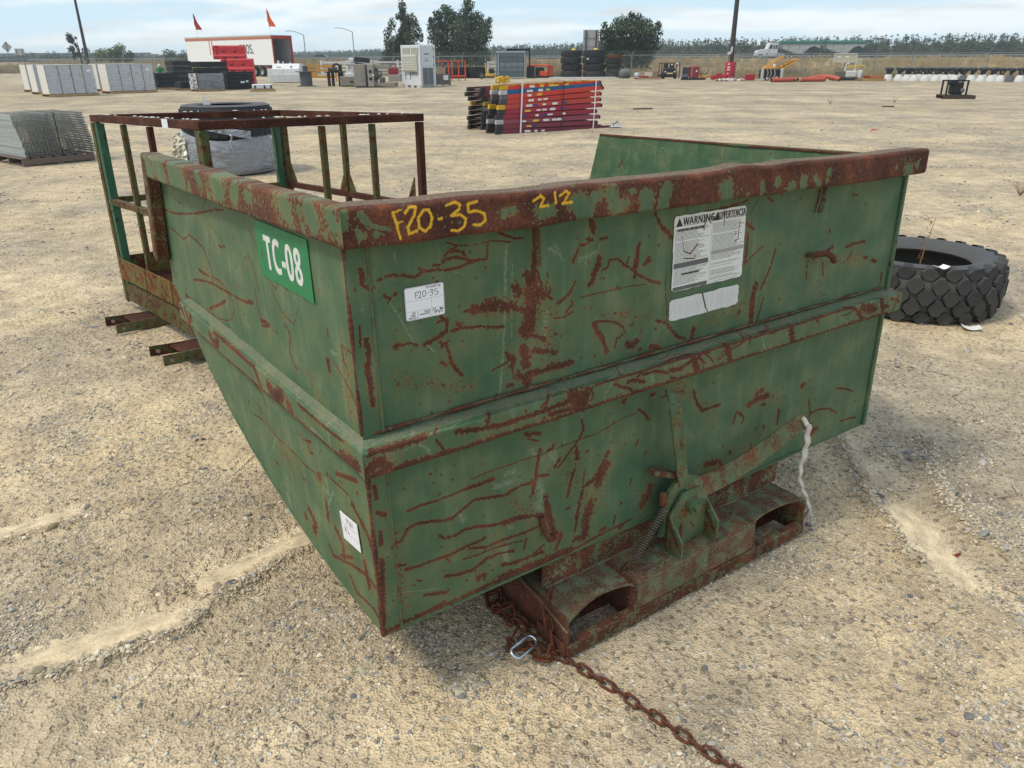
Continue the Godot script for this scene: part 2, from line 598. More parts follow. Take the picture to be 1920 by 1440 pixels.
func build_pressed() -> void:
	# the smooth pressed clay itself: thin skins that dip under the loose soil at their ragged rims
	var w := 256
	var a := nbytes(w, w, noise(46, 0.02, FastNoiseLite.TYPE_SIMPLEX_SMOOTH, 4), true)
	var b := nbytes(w, w, noise(47, 0.16, FastNoiseLite.TYPE_SIMPLEX_SMOOTH, 3), true)
	var d := PackedByteArray(); d.resize(w * w * 3)
	for i in w * w:
		var q := 0.90 + 0.26 * (a[i] / 255.0 - 0.5) + 0.30 * (b[i] / 255.0 - 0.5)
		if b[i] > 190: q *= 0.82
		d[i * 3] = int(clampf(0.885 * q, 0, 1) * 255); d[i * 3 + 1] = int(clampf(0.805 * q, 0, 1) * 255); d[i * 3 + 2] = int(clampf(0.665 * q, 0, 1) * 255)
	var s := StandardMaterial3D.new()
	s.albedo_texture = tex_rgb(w, w, d)
	s.roughness = 0.95
	s.normal_enabled = true
	s.normal_texture = tex_n(w, w, b, 1.2)
	for r in PRESSED:
		if r[5] < 0.5: continue
		var A := Vector2(r[0], r[1])
		var B := Vector2(r[2], r[3])
		var dirv := (B - A).normalized()
		var nrm := Vector2(-dirv.y, dirv.x)
		var hw: float = r[4] * 1.5
		var L := A.distance_to(B) + 2.0 * hw
		var g := G.new()
		g.sheet(44, 22, func(u: float, v: float) -> Vector3:
			var p := A - dirv * hw + dirv * (u * L) + nrm * ((v - 0.5) * 2.0 * hw)
			var dd := seg_dist(p, A, B) + n_mid.get_noise_2d(p.x * 2.0, p.y * 2.0) * 0.030 + n_sml.get_noise_2d(p.x, p.y) * 0.012
			var k := smoothstep(r[4] * 1.25, r[4] * 0.35, dd + 0.05 * n_sml.get_noise_2d(p.x * 1.7 + 4.0, p.y * 1.7))
			return Vector3(p.x, ground_y(p.x, p.y) - 0.009 + 0.0115 * k, p.y), 0.0, func(q: Vector3) -> Vector2: return Vector2(q.x * dirv.x + q.z * dirv.y, (q.x * nrm.x + q.z * nrm.y) * 2.2) * 1.6)
		# the sheet must face up
		if g.n[0].y < 0:
			for i in g.n.size(): g.n[i] = -g.n[i]
			for i in range(0, g.v.size(), 3):
				var q := g.v[i + 1]; g.v[i + 1] = g.v[i + 2]; g.v[i + 2] = q
				var q2 := g.n[i + 1]; g.n[i + 1] = g.n[i + 2]; g.n[i + 2] = q2
				var q3 := g.t[i + 1]; g.t[i + 1] = g.t[i + 2]; g.t[i + 2] = q3
		part(ground, "pressed_clay", g, s)

func ground_material() -> StandardMaterial3D:
	var w := 1400
	var a := nbytes(w, w, noise(41, 0.006, FastNoiseLite.TYPE_SIMPLEX_SMOOTH, 5), true)
	var b := nbytes(w, w, noise(42, 0.05, FastNoiseLite.TYPE_SIMPLEX_SMOOTH, 4), true)
	var fine := nbytes(w, w, noise(43, 0.22, FastNoiseLite.TYPE_SIMPLEX_SMOOTH, 2), true)
	var cell := noise(44, 0.085, FastNoiseLite.TYPE_CELLULAR, 1)
	cell.cellular_return_type = FastNoiseLite.RETURN_DISTANCE
	cell.cellular_jitter = 1.0
	var st := nbytes(w, w, cell, true)
	var cv := noise(44, 0.085, FastNoiseLite.TYPE_CELLULAR, 1)
	cv.cellular_return_type = FastNoiseLite.RETURN_CELL_VALUE
	cv.cellular_jitter = 1.0
	var sv := nbytes(w, w, cv, true)
	var ck := noise(45, 0.013, FastNoiseLite.TYPE_CELLULAR, 1)
	ck.cellular_return_type = FastNoiseLite.RETURN_DISTANCE2_SUB
	ck.cellular_jitter = 1.0
	ck.domain_warp_enabled = true
	ck.domain_warp_amplitude = 22.0
	ck.domain_warp_frequency = 0.03
	var cr := nbytes(w, w, ck, true)
	var d := PackedByteArray(); d.resize(w * w * 3)
	var hgt := PackedByteArray(); hgt.resize(w * w)
	for i in w * w:
		var big := a[i] / 255.0
		var mid := b[i] / 255.0
		var fi := fine[i] / 255.0
		var q := 0.945 + 0.20 * (mid - 0.5) + 0.34 * (fi - 0.5) + 0.12 * (big - 0.5)
		var r := 0.955 * q
		var g := 0.868 * q
		var bl := 0.725 * q
		var hh := 0.45 + 0.55 * (mid - 0.5) + 0.28 * (fi - 0.5)
		var v := sv[i]
		# small stones pressed into the dirt
		if v > 196 and st[i] < 62 + int(mid * 60.0) - int(big * 40.0):
			var tone := 0.50 + 0.36 * ((v * 37) % 101) / 101.0
			var k := 0.35 + 0.45 * fi
			r = lerpf(r, tone * 0.86, k); g = lerpf(g, tone * 0.82, k); bl = lerpf(bl, tone * 0.75, k)
			hh += 0.22
		elif v < 26 and st[i] < 60:
			r = minf(r * 1.18, 1.0); g = minf(g * 1.2, 1.0); bl = minf(bl * 1.28, 1.0)
			hh += 0.15
		# shrinkage cracks where the mud was smooth
		if cr[i] < 5 and big > 0.60 and mid > 0.42:
			r *= 0.74; g *= 0.72; bl *= 0.70
			hh -= 0.25
		d[i * 3] = int(clampf(r, 0, 1) * 255)
		d[i * 3 + 1] = int(clampf(g, 0, 1) * 255)
		d[i * 3 + 2] = int(clampf(bl, 0, 1) * 255)
		hgt[i] = int(clampf(hh, 0, 1) * 255)
	var s := StandardMaterial3D.new()
	s.albedo_texture = tex_rgb(w, w, d)
	s.vertex_color_use_as_albedo = true
	s.roughness = 0.97
	s.normal_enabled = true
	s.normal_texture = tex_n(w, w, hgt, 15.0)
	s.normal_scale = 1.0
	# a second, larger pattern breaks the repeat
	var e := PackedByteArray(); e.resize(512 * 512 * 3)
	var l1 := nbytes(512, 512, noise(51, 0.011, FastNoiseLite.TYPE_SIMPLEX_SMOOTH, 6), true)
	var l2 := nbytes(512, 512, noise(52, 0.09, FastNoiseLite.TYPE_SIMPLEX_SMOOTH, 3), true)
	for i in 512 * 512:
		var q := clampf(0.91 + 0.22 * (l1[i] / 255.0 - 0.5) + 0.20 * (l2[i] / 255.0 - 0.5), 0, 1)
		var warm := (l1[i] / 255.0 - 0.5) * 0.08
		e[i * 3] = int(clampf(q + warm * 0.4, 0, 1) * 255); e[i * 3 + 1] = int(q * 255); e[i * 3 + 2] = int(clampf(q - warm, 0, 1) * 255)
	s.detail_enabled = true
	s.detail_albedo = tex_rgb(512, 512, e)
	s.detail_blend_mode = BaseMaterial3D.BLEND_MODE_MUL
	s.detail_uv_layer = BaseMaterial3D.DETAIL_UV_2
	return s

func stone_mesh(sd: int, rough: float, flat: float) -> ArrayMesh:
	# an angular pebble, about 1 m across before scaling
	var r := RandomNumberGenerator.new()
	r.seed = sd
	var ico := []
	var t := (1.0 + sqrt(5.0)) / 2.0
	for q in [[-1, t, 0], [1, t, 0], [-1, -t, 0], [1, -t, 0], [0, -1, t], [0, 1, t], [0, -1, -t], [0, 1, -t], [t, 0, -1], [t, 0, 1], [-t, 0, -1], [-t, 0, 1]]:
		var p := Vector3(q[0], q[1], q[2]).normalized() * 0.5 * r.randf_range(1.0 - rough, 1.0 + rough)
		p.y *= flat
		p.x *= 1.0 + 0.25 * sin(sd)
		ico.append(p)
	var g := G.new()
	for f in [[0, 11, 5], [0, 5, 1], [0, 1, 7], [0, 7, 10], [0, 10, 11], [1, 5, 9], [5, 11, 4], [11, 10, 2], [10, 7, 6], [7, 1, 8], [3, 9, 4], [3, 4, 2], [3, 2, 6], [3, 6, 8], [3, 8, 9], [4, 9, 5], [2, 4, 11], [6, 2, 10], [8, 6, 7], [9, 8, 1]]:
		g.away([ico[f[0]], ico[f[1]], ico[f[2]]], Vector3.ZERO)
	return g.mesh()

func build_gravel() -> void:
	var sm := StandardMaterial3D.new()
	sm.vertex_color_use_as_albedo = true
	sm.roughness = 0.93
	var meshes := []
	for k in 5: meshes.append(stone_mesh(100 + k * 7, 0.24, 0.55 + 0.08 * (k % 3)))
	var grey := [Color(0.22, 0.215, 0.205), Color(0.30, 0.29, 0.27), Color(0.14, 0.145, 0.15), Color(0.36, 0.34, 0.30), Color(0.24, 0.205, 0.185), Color(0.46, 0.43, 0.37), Color(0.19, 0.20, 0.205), Color(0.40, 0.375, 0.33)]
	var tan := [Color(0.52, 0.44, 0.31), Color(0.40, 0.33, 0.23), Color(0.60, 0.52, 0.39), Color(0.33, 0.27, 0.19), Color(0.47, 0.40, 0.29)]
	var xf := []
	var co := []
	for k in 5: xf.append([]); co.append([])
	var stones := 0
	var r := RandomNumberGenerator.new()
	r.seed = 77
	# zones: how many tries, z range, size range, share of grey
	for zone in [[230000, -1.0, -3.6, 0.0022, 0.0066, 0.14], [70000, -1.0, -3.6, 0.0055, 0.012, 0.26], [110000, -3.4, -8.0, 0.0045, 0.012, 0.30], [3600, -1.0, -4.5, 0.010, 0.026, 0.62], [9000, -4.0, -11.0, 0.014, 0.032, 0.72], [26000, -8.0, -22.0, 0.012, 0.034, 0.6]]:
		for i in zone[0]:
			var u := r.randf()
			var z := lerpf(zone[1], zone[2], u)
			var half := 0.62 * absf(z) * 1.12 + 0.75
			var x := r.randf_range(-half, half)
			var rt := rut_at(x, z)
			var want := pow(gravelly(x, z), 2.2) * 1.1 + 0.035 + rt.z * 1.6 - rt.y * 0.55
			if z > -9.0: want *= 0.25 + 1.5 * smoothstep(-0.25, 0.4, n_mid.get_noise_2d(x * 0.55 + 3.0, z * 0.55))
			if r.randf() > want: continue
			var s: float = lerpf(zone[3], zone[4], pow(r.randf(), 1.9)) * (1.0 + 0.35 * rt.z)
			var kk := r.randi() % 5
			if s > 0.011 and r.randf() < 0.35: s *= 0.6
			var is_grey: bool = r.randf() < zone[5] * (1.0 - 0.6 * rt.z)
			var c: Color = (grey[r.randi() % grey.size()] if is_grey else tan[r.randi() % tan.size()]) * r.randf_range(0.8, 1.2)
			c.a = 1
			var b := Basis.from_euler(Vector3(r.randf_range(-0.5, 0.5), r.randf() * TAU, r.randf_range(-0.5, 0.5)))
			b = b.scaled(Vector3.ONE * s * 1.25) * Basis.from_scale(Vector3(r.randf_range(0.75, 1.3), r.randf_range(0.6, 1.05), r.randf_range(0.75, 1.3)))
			var t := Transform3D(b, Vector3(x, ground_y(x, z) + s * 0.10 + rt.y * 0.0035, z))
			if s > 0.0185 and z > -4.0 and stones < 230:
				stones += 1
				var o := part(ground, "stone", meshes[kk], stone_mat(c), t)
				continue
			xf[kk].append(t); co[kk].append(c)
	for k in 5:
		var mm := MultiMesh.new()
		mm.transform_format = MultiMesh.TRANSFORM_3D
		mm.use_colors = true
		mm.mesh = meshes[k]
		mm.instance_count = xf[k].size()
		for i in xf[k].size():
			mm.set_instance_transform(i, xf[k][i])
			mm.set_instance_color(i, co[k][i])
		var o := MultiMeshInstance3D.new()
		o.multimesh = mm
		o.material_override = sm
		o.name = numbered(self, "gravel")
		add_child(o)
		o.set_meta("kind", "stuff")
		o.set_meta("label", "loose grey and tan gravel and crumbs of dry dirt scattered over the yard")
		o.set_meta("category", "gravel")

func stone_mat(c: Color) -> StandardMaterial3D:
	var q := Color(snappedf(c.r, 0.05), snappedf(c.g, 0.05), snappedf(c.b, 0.05)).linear_to_srgb()
	return m(q.r, q.g, q.b, 0.93, 0.0, 0.05)
const RUST_REAR = [
	[4,70,950,87,955,107,957,136,951,161,943,183,954,214,952,253,947,285,948,313,954,342,958,363,954],
	[4,214,962,236,963,250,973,273,973,305,963,323,956],
	[4,256,988,274,989,296,982,300,974],
	[2,253,1010,279,1000,315,995,353,996,382,998,435,987],
	[3,242,978,256,990,279,998],
	[3,367,992,364,977,362,957],
	[3,397,1015,425,1003,450,994,475,992],
	[3,504,1012,506,957],
	[3,516,1012,517,955],
	[9,508,957,503,923,500,898,505,871],
	[4,513,905,521,877,529,863],
	[5,291,837,318,837],
	[12,318,837,366,838],
	[20,366,838,431,828],
	[15,443,873,452,854],
	[25,494,847,537,835],
	[13,479,901,489,874],
	[25,499,819,493,753],
	[9,542,838,559,822],
	[9,436,818,478,805],
	[11,466,754,487,731],
	[17,476,697,481,653],
	[9,509,685,576,667],
	[8,509,727,542,710],
	[12,418,696,438,673,433,660],
	[3,370,665,412,674,438,682],
	[5,435,659,437,626],
	[12,453,631,480,606],
	[10,481,625,547,628,628,629],
	[6,415,608,432,608],
	[5,254,795,277,798,315,791,340,789,374,780,407,775],
	[6,271,810,278,800],
	[6,224,836,242,824,238,800,216,788,175,777],
	[4,210,826,228,827],
	[9,101,792,110,791],
	[4,118,789,140,789,157,779],
	[6,224,765,238,764,246,738,253,706,262,693,278,674],
	[5,220,774,224,760],
	[5,226,719,235,708],
	[4,83,914,95,904,112,915],
	[3,95,904,90,895],
	[7,34,982,34,949],
	[6,42,944,52,931],
	[3,19,856,16,810],
	[7,29,823,32,786,26,747,30,704,28,663],
	[10,690,1006,697,979],
	[7,674,962,691,960],
	[5,720,959,747,957],
	[4,652,950,669,950],
	[5,646,942,630,909],
	[12,722,904,717,878,698,840],
	[4,741,870,759,871,764,894,795,892,821,871,840,859],
	[6,868,926,863,898,855,871,858,832],
	[5,840,859,873,835,921,810,951,800],
	[3,832,893,827,870],
	[5,909,882,891,866],
	[2,661,806,714,807,774,807,837,807,898,804],
	[5,639,854,626,833,603,814,581,805],
	[3,626,806,632,795,609,776],
	[3,575,764,598,762,632,772],
	[4,710,729,753,723,784,714,817,693,828,673,793,662,788,638],
	[8,707,724,720,697,739,674,756,630],
	[13,839,637,860,623,879,634],
	[6,888,606,898,607],
	[2,891,652,901,666],
	[4,846,689,859,692],
	[3,654,833,654,833],
	[4,548,882,548,882],
	[4,576,720,581,716],
	[3,596,709,596,709],
	[2,646,659,646,659],
	[4,664,633,664,633],
	[2,610,729,610,729],
	[4,144,671,144,671],
	[3,374,708,374,708],
	[3,236,614,236,614],
	[7,923,1003,948,963,972,944,989,926],
	[5,1308,932,1356,905],
	[6,1322,895,1325,847,1322,805],
	[3,1412,847,1368,829,1331,807],
	[4,1124,986,1213,990,1306,1000],
	[4,1414,998,1439,984],
	[5,1479,1001,1479,1001],
	[2,1368,1000,1322,953],
	[5,1477,826,1462,772,1441,731,1421,703],
	[14,1395,720,1383,678,1384,639,1386,593],
	[4,1442,667,1415,594],
	[10,1318,645,1318,645],
	[3,1327,681,1320,664],
	[6,1677,994,1676,951,1671,926],
	[4,1663,749,1669,695],
	[5,1755,741,1764,693],
	[6,1697,763,1758,774,1809,790],
	[6,1880,777,1924,785,1988,787],
	[4,1904,730,1925,758],
	[7,1999,726,2018,720],
	[8,2052,708,2080,697],
	[7,1779,847,1779,847],
	[5,1878,961,1901,959],
	[6,2131,649,2132,605],
	[6,955,684,987,672,1013,643,1048,614,1083,601],
	[2,974,835,973,796,983,725,987,678],
	[10,1113,628,1112,601],
	[6,1528,652,1528,652],
	[3,1752,633,1752,633],
	[9,937,605,969,595],
	[7,864,916,860,863],
	[6,889,864,911,872],
	[3,1903,593,1975,591],
	[4,97,346,133,351,181,346,225,346,269,346,295,343,362,346],
	[7,276,347,315,343,362,343],
	[5,43,262,73,271,93,298,117,301,159,293,202,278,227,275,266,289,306,301,346,290,401,280,429,290,458,297,494,295,509,310,553,298],
	[5,183,240,198,224,224,221,263,225,303,217,343,204,392,196],
	[9,392,196,442,197,493,185,523,174],
	[5,77,177,119,172,163,173,208,168,261,173,301,170,328,173],
	[3,195,166,207,148],
	[2,290,370,349,373,404,374,466,376,517,374,568,377,629,379,668,381,723,381,780,389,837,400,889,400],
	[5,273,161,327,142,383,144,441,142,493,143,530,150],
	[3,252,136,299,130,354,128,411,122,448,118],
	[6,191,107,236,94,283,88,326,105,382,102,418,95],
	[7,381,60,439,50,492,53,522,52],
	[7,125,76,156,65,188,54],
	[4,104,132,119,125],
	[4,58,198,78,193],
	[13,296,54,317,52],
	[8,9,15,58,18,120,15,199,14,280,12,358,13],
	[16,358,16,431,17,522,15,626,17],
	[5,626,13,751,20,884,27],
	[4,88,10,140,20,186,26],
	[6,517,393,509,343,498,287,486,250],
	[12,538,231,546,158,561,102,585,85],
	[5,666,441,675,412,660,383,622,341,591,310],
	[9,775,307,751,272,728,229,679,217,664,172,648,120],
	[19,768,259,736,212],
	[5,654,289,631,234,619,203],
	[3,686,272,679,225],
	[20,705,150,690,104,683,39],
	[11,641,48,674,43],
	[5,648,120,641,78],
	[7,468,453,517,442],
	[3,474,438,510,421],
	[7,568,391,546,378],
	[7,591,337,576,315],
	[10,652,351,657,316],
	[6,692,332,692,332],
	[7,777,256,777,256],
	[4,903,303,895,287],
	[3,947,253,930,229],
	[4,885,169,877,149],
	[13,970,117,967,87,927,62],
	[8,935,91,935,91],
	[6,897,411,924,390,944,363],
	[8,843,460,835,452],
	[6,947,443,964,446],
	[4,810,67,803,31],
	[6,835,103,835,103],
	[6,830,12,848,21],
	[8,751,36,768,37],
	[11,546,86,577,81],
	[6,585,71,569,40],
	[4,463,119,455,87],
	[3,336,368,336,368],
	[4,608,164,624,165],
	[6,492,57,523,74],
	[7,439,21,469,23],
	[6,15,452,17,416],
	[7,19,375,34,363],
	[7,19,320,16,285],
	[8,14,236,12,186,7,123,2,45],
	[7,1149,406,1164,358,1187,329,1268,330],
	[4,998,423,1034,428,1100,418],
	[13,1422,289,1476,298,1534,291],
	[13,1462,318,1494,325],
	[6,1505,263,1528,261],
	[5,1343,239,1358,282,1401,247,1393,225],
	[11,1520,173,1520,173],
	[4,1484,183,1474,174],
	[7,1606,215,1603,165],
	[11,1348,125,1348,125],
	[14,1275,108,1232,113],
	[8,1296,105,1310,84],
	[6,1310,161,1310,161],
	[6,1459,124,1456,108],
	[9,1533,93,1533,93],
	[4,1779,211,1806,143],
	[4,1811,150,1864,153],
	[14,1841,71,1813,53],
	[10,1816,96,1816,96],
	[15,1726,287,1726,287],
	[14,966,115,959,87],
	[14,941,69,941,69],
	[3,882,152,882,152],
	[6,1575,54,1586,60],
	[5,1950,218,2002,204,2065,177],
	[3,1787,214,1804,125],
	[5,1800,153,1858,153,1920,140,1970,110],
	[5,2014,58,2064,56,2117,49],
	[15,1824,67,1853,71],
	[5,1791,85,1791,85],
	[6,2091,126,2091,126],
	[14,1721,287,1721,287],
	[4,1979,148,1979,148],
	[4,1914,61,1914,61]]
const PALE_REAR = [
	[5,420,981,413,899,412,791,405,703,391,599],
	[3,436,933,432,875,435,742],
	[9,553,955,586,937],
	[6,569,965,597,918],
	[11,653,910,704,925],
	[9,676,898,676,898],
	[14,548,783,548,737],
	[9,542,720,542,720],
	[4,116,1004,116,988],
	[3,94,896,112,866,130,826,145,794,166,773],
	[4,184,773,205,752],
	[2,267,939,294,930],
	[1,188,966,190,954],
	[4,28,893,28,893],
	[4,721,945,710,911],
	[2,1788,644,1824,614],
	[16,374,316,416,315],
	[16,488,396,517,360],
	[19,553,375,584,332],
	[18,389,106,395,68],
	[17,516,280,523,223],
	[13,247,284,264,251],
	[10,413,174,413,174],
	[18,501,217,531,192],
	[10,403,345,431,349],
	[3,671,213,691,220],
	[2,36,123,108,97,182,73],
	[3,131,558,176,539]]
const RUST_LEFT = [
	[4,1750,906,1595,910,1422,928,1262,950,1131,971,1009,992,901,1005],
	[4,1691,843,1592,834,1508,824,1448,840,1407,857,1331,848,1260,835,1217,810,1190,786,1172,762,1161,740],
	[3,1126,901,1145,858,1168,809,1172,762,1183,703],
	[2,1104,937,1049,925,1000,907,968,886],
	[6,1018,876,956,882],
	[7,1350,738,1300,733,1229,737],
	[3,1157,746,1077,747,1043,741],
	[2,1043,741,1004,717,963,699,963,672,1004,634,1078,609,1184,591,1288,586,1416,583],
	[5,1467,676,1381,693,1282,707,1174,719,1092,721,1015,724,926,727,857,729,760,740],
	[7,784,743,744,747],
	[6,1295,602,1190,636,1052,684],
	[8,1657,578,1554,578,1483,567],
	[7,1736,645,1736,645],
	[6,1601,655,1601,655],
	[7,1638,604,1638,604],
	[2,698,1020,680,985,644,960,610,935,591,901,562,864,532,832,502,801,478,784,431,772,389,766,359,797,342,819],
	[2,525,849,497,840,481,854],
	[3,709,900,683,877,667,848,651,804],
	[7,740,887,740,887],
	[3,691,796,700,749,687,711],
	[7,689,706,640,710,605,710],
	[4,841,964,841,964],
	[7,842,926,842,926],
	[5,1407,817,1407,817],
	[5,1230,882,1230,882],
	[4,1482,964,1454,963],
	[2,1150,1016,1129,986,1085,1017],
	[3,1229,997,1229,997],
	[5,1431,728,1431,728],
	[4,409,858,409,858],
	[4,474,766,474,766],
	[2,816,861,816,861],
	[3,918,770,918,770],
	[4,467,748,436,734,438,706,454,674,440,650,411,631],
	[7,445,697,445,697],
	[6,418,636,418,636],
	[5,683,704,679,690,609,707],
	[3,560,705,543,699],
	[3,722,641,722,641],
	[3,337,646,337,646],
	[3,426,612,426,612],
	[13,173,725,171,703],
	[4,151,813,153,794],
	[4,78,791,72,760,68,749],
	[3,133,739,116,723,80,704,45,682,24,658,2,642,-6,624],
	[2,-4,683,-5,648],
	[3,-42,870,-43,848,-37,819],
	[3,45,791,7,787,-37,794],
	[4,871,441,819,425,777,389],
	[2,906,378,850,354,770,323,691,298,638,269,590,231,591,201],
	[3,930,312,842,318,777,308,711,303,601,314,520,319,455,314,390,319,343,301],
	[4,478,410,454,400,384,420],
	[4,411,406,405,381,378,385],
	[9,974,342,974,342],
	[7,1053,380,1053,380],
	[5,771,196,750,192],
	[15,353,323,353,323],
	[3,298,366,259,362],
	[5,210,394,154,408,77,431],
	[4,479,256,479,256],
	[3,198,381,177,377],
	[5,1102,365,1102,365],
	[4,296,354,212,362,149,361],
	[7,211,396,72,436],
	[7,81,396,81,396],
	[12,325,255,323,199],
	[15,487,151,437,124,458,87],
	[15,521,108,521,108],
	[11,123,344,84,319,46,295,14,246,15,170],
	[11,273,192,230,166,225,120],
	[7,351,101,323,74,175,124,77,149,22,136],
	[7,203,75,163,41,53,53,27,38],
	[15,85,184,70,114],
	[7,261,108,169,152],
	[9,363,-6,363,-6],
	[8,308,-4,257,-8],
	[9,205,-2,157,-6],
	[9,-3,398,-3,398],
	[8,-48,493,-39,449,-39,382,-27,305,-16,227,-8,146,8,27],
	[7,494,251,494,251],
	[13,463,102,463,102]]
const PALE_LEFT = [
	[3,659,368,732,297,839,181],
	[8,301,337,297,292,332,291],
	[7,256,319,307,255],
	[17,487,27,476,-3],
	[10,692,107,659,76],
	[6,628,100,618,69],
	[5,320,390,320,390],
	[3,196,362,138,344],
	[4,500,231,490,201],
	[7,148,759,113,760],
	[2,105,738,100,731],
	[2,106,786,106,786],
	[2,259,686,259,686],
	[2,416,667,370,650],
	[2,-19,795,-4,756],
	[2,290,664,290,664],
	[6,1730,903,1737,882],
	[5,1725,683,1725,683],
	[2,379,875,373,851,362,843],
	[2,622,790,622,790],
	[2,528,789,528,789],
	[2,1299,895,1299,895]]
const GREEN_REAR_RIM = [
	[6,9,1112,9,1085],
	[5,45,1105,55,1093],
	[3,65,1082,91,1075,106,1070],
	[5,37,1068,40,1061],
	[5,75,1063,75,1063],
	[8,393,1081,412,1083],
	[10,495,1070,520,1071],
	[15,592,1084,613,1069,624,1048],
	[9,655,1089,677,1096],
	[13,710,1097,723,1058],
	[13,821,1074,829,1051],
	[6,779,1094,779,1094],
	[2,142,1073,142,1073],
	[2,271,1068,271,1068],
	[14,610,1087,635,1057],
	[7,671,1095,671,1095],
	[12,755,1064,755,1064],
	[15,828,1076,837,1051],
	[12,903,1093,899,1054],
	[17,1137,1072,1140,1046],
	[6,1293,1075,1298,1047],
	[10,1363,1074,1363,1074],
	[12,1430,1049,1432,1041],
	[9,1482,1070,1488,1041],
	[7,1538,1071,1563,1046],
	[8,1604,1083,1604,1083],
	[5,1599,1060,1599,1060],
	[15,2073,1060,2080,1040],
	[8,2124,1072,2124,1072],
	[4,1234,1045,1234,1045],
	[5,1992,1072,1992,1072]]
const GREEN_LEFT_RIM = [
	[21,1764,1077,1818,997,1872,923],
	[21,1515,1086,1403,1072],
	[31,1259,1084,1242,1059,1153,1059],
	[11,961,1101,938,1091],
	[22,793,1093,741,1090],
	[10,855,1060,855,1060],
	[7,714,1071,714,1071],
	[14,603,1093,623,1077],
	[9,512,1092,481,1089],
	[4,439,1087,439,1087],
	[16,261,1097,222,1084],
	[9,151,1093,151,1093],
	[11,1055,1056,1055,1056],
	[14,251,1095,226,1075],
	[16,106,1101,75,1081],
	[12,-14,1109,-26,1094],
	[8,-65,1086,-79,1075],
	[6,18,1061,18,1061],
	[6,140,1057,140,1057]]
const CRAYON = [
	[3,115,1105,121,1082,128,1050],
	[2,115,1105,133,1110],
	[2,121,1082,135,1086],
	[3,142,1103,153,1114,167,1114,164,1098,146,1072,149,1059,166,1063],
	[3,185,1105,172,1090,172,1069,186,1060,199,1069,204,1087,197,1104,185,1105],
	[3,219,1082,227,1082],
	[3,239,1108,260,1113,273,1106,270,1096,250,1085,272,1085,287,1074,282,1058,266,1050,249,1053],
	[3,317,1109,293,1106,294,1088,316,1089,336,1081,338,1066,324,1057,306,1059],
	[3,470,1100,490,1111,500,1104,490,1086,512,1086],
	[3,532,1113,535,1089],
	[3,547,1104,565,1112,575,1107,563,1091,555,1085,584,1084]]

func stamp(f: PackedFloat32Array, w: int, h: int, hw: float, pts: PackedVector2Array, peak := 1.2) -> void:
	hw = maxf(hw, 1.0)
	var reach := hw * 3.4 + 2.0
	for s in pts.size() - 1:
		var a := pts[s]
		var b := pts[s + 1]
		var ab := b - a
		var l2 := maxf(ab.length_squared(), 1e-6)
		var x0 := maxi(0, int(minf(a.x, b.x) - reach))
		var x1 := mini(w - 1, int(maxf(a.x, b.x) + reach))
		var y0 := maxi(0, int(minf(a.y, b.y) - reach))
		var y1 := mini(h - 1, int(maxf(a.y, b.y) + reach))
		for y in range(y0, y1 + 1):
			for x in range(x0, x1 + 1):
				var p := Vector2(x + 0.5, y + 0.5)
				var t := clampf((p - a).dot(ab) / l2, 0, 1)
				var d := p.distance_to(a + ab * t)
				var val := maxf(peak - 0.62 * d / hw, 0.34 * exp(-maxf(0.0, d - hw) / (hw + 1.5))) if peak > 0.6 else peak - 0.40 * d / hw
				if val > f[y * w + x]: f[y * w + x] = val

func strokes(f: PackedFloat32Array, w: int, h: int, ppm: float, x0: float, ytop: float, data: Array, peak := 1.2, grow := 1.0) -> void:
	# data holds half width and points in millimetres on the plate itself
	for s in data:
		var pts := PackedVector2Array()
		for i in range(1, s.size() - 1, 2):
			pts.append(Vector2((s[i] * 0.001 - x0) * ppm, (ytop - s[i + 1] * 0.001) * ppm))
		stamp(f, w, h, s[0] * 0.001 * ppm * grow, pts, peak)

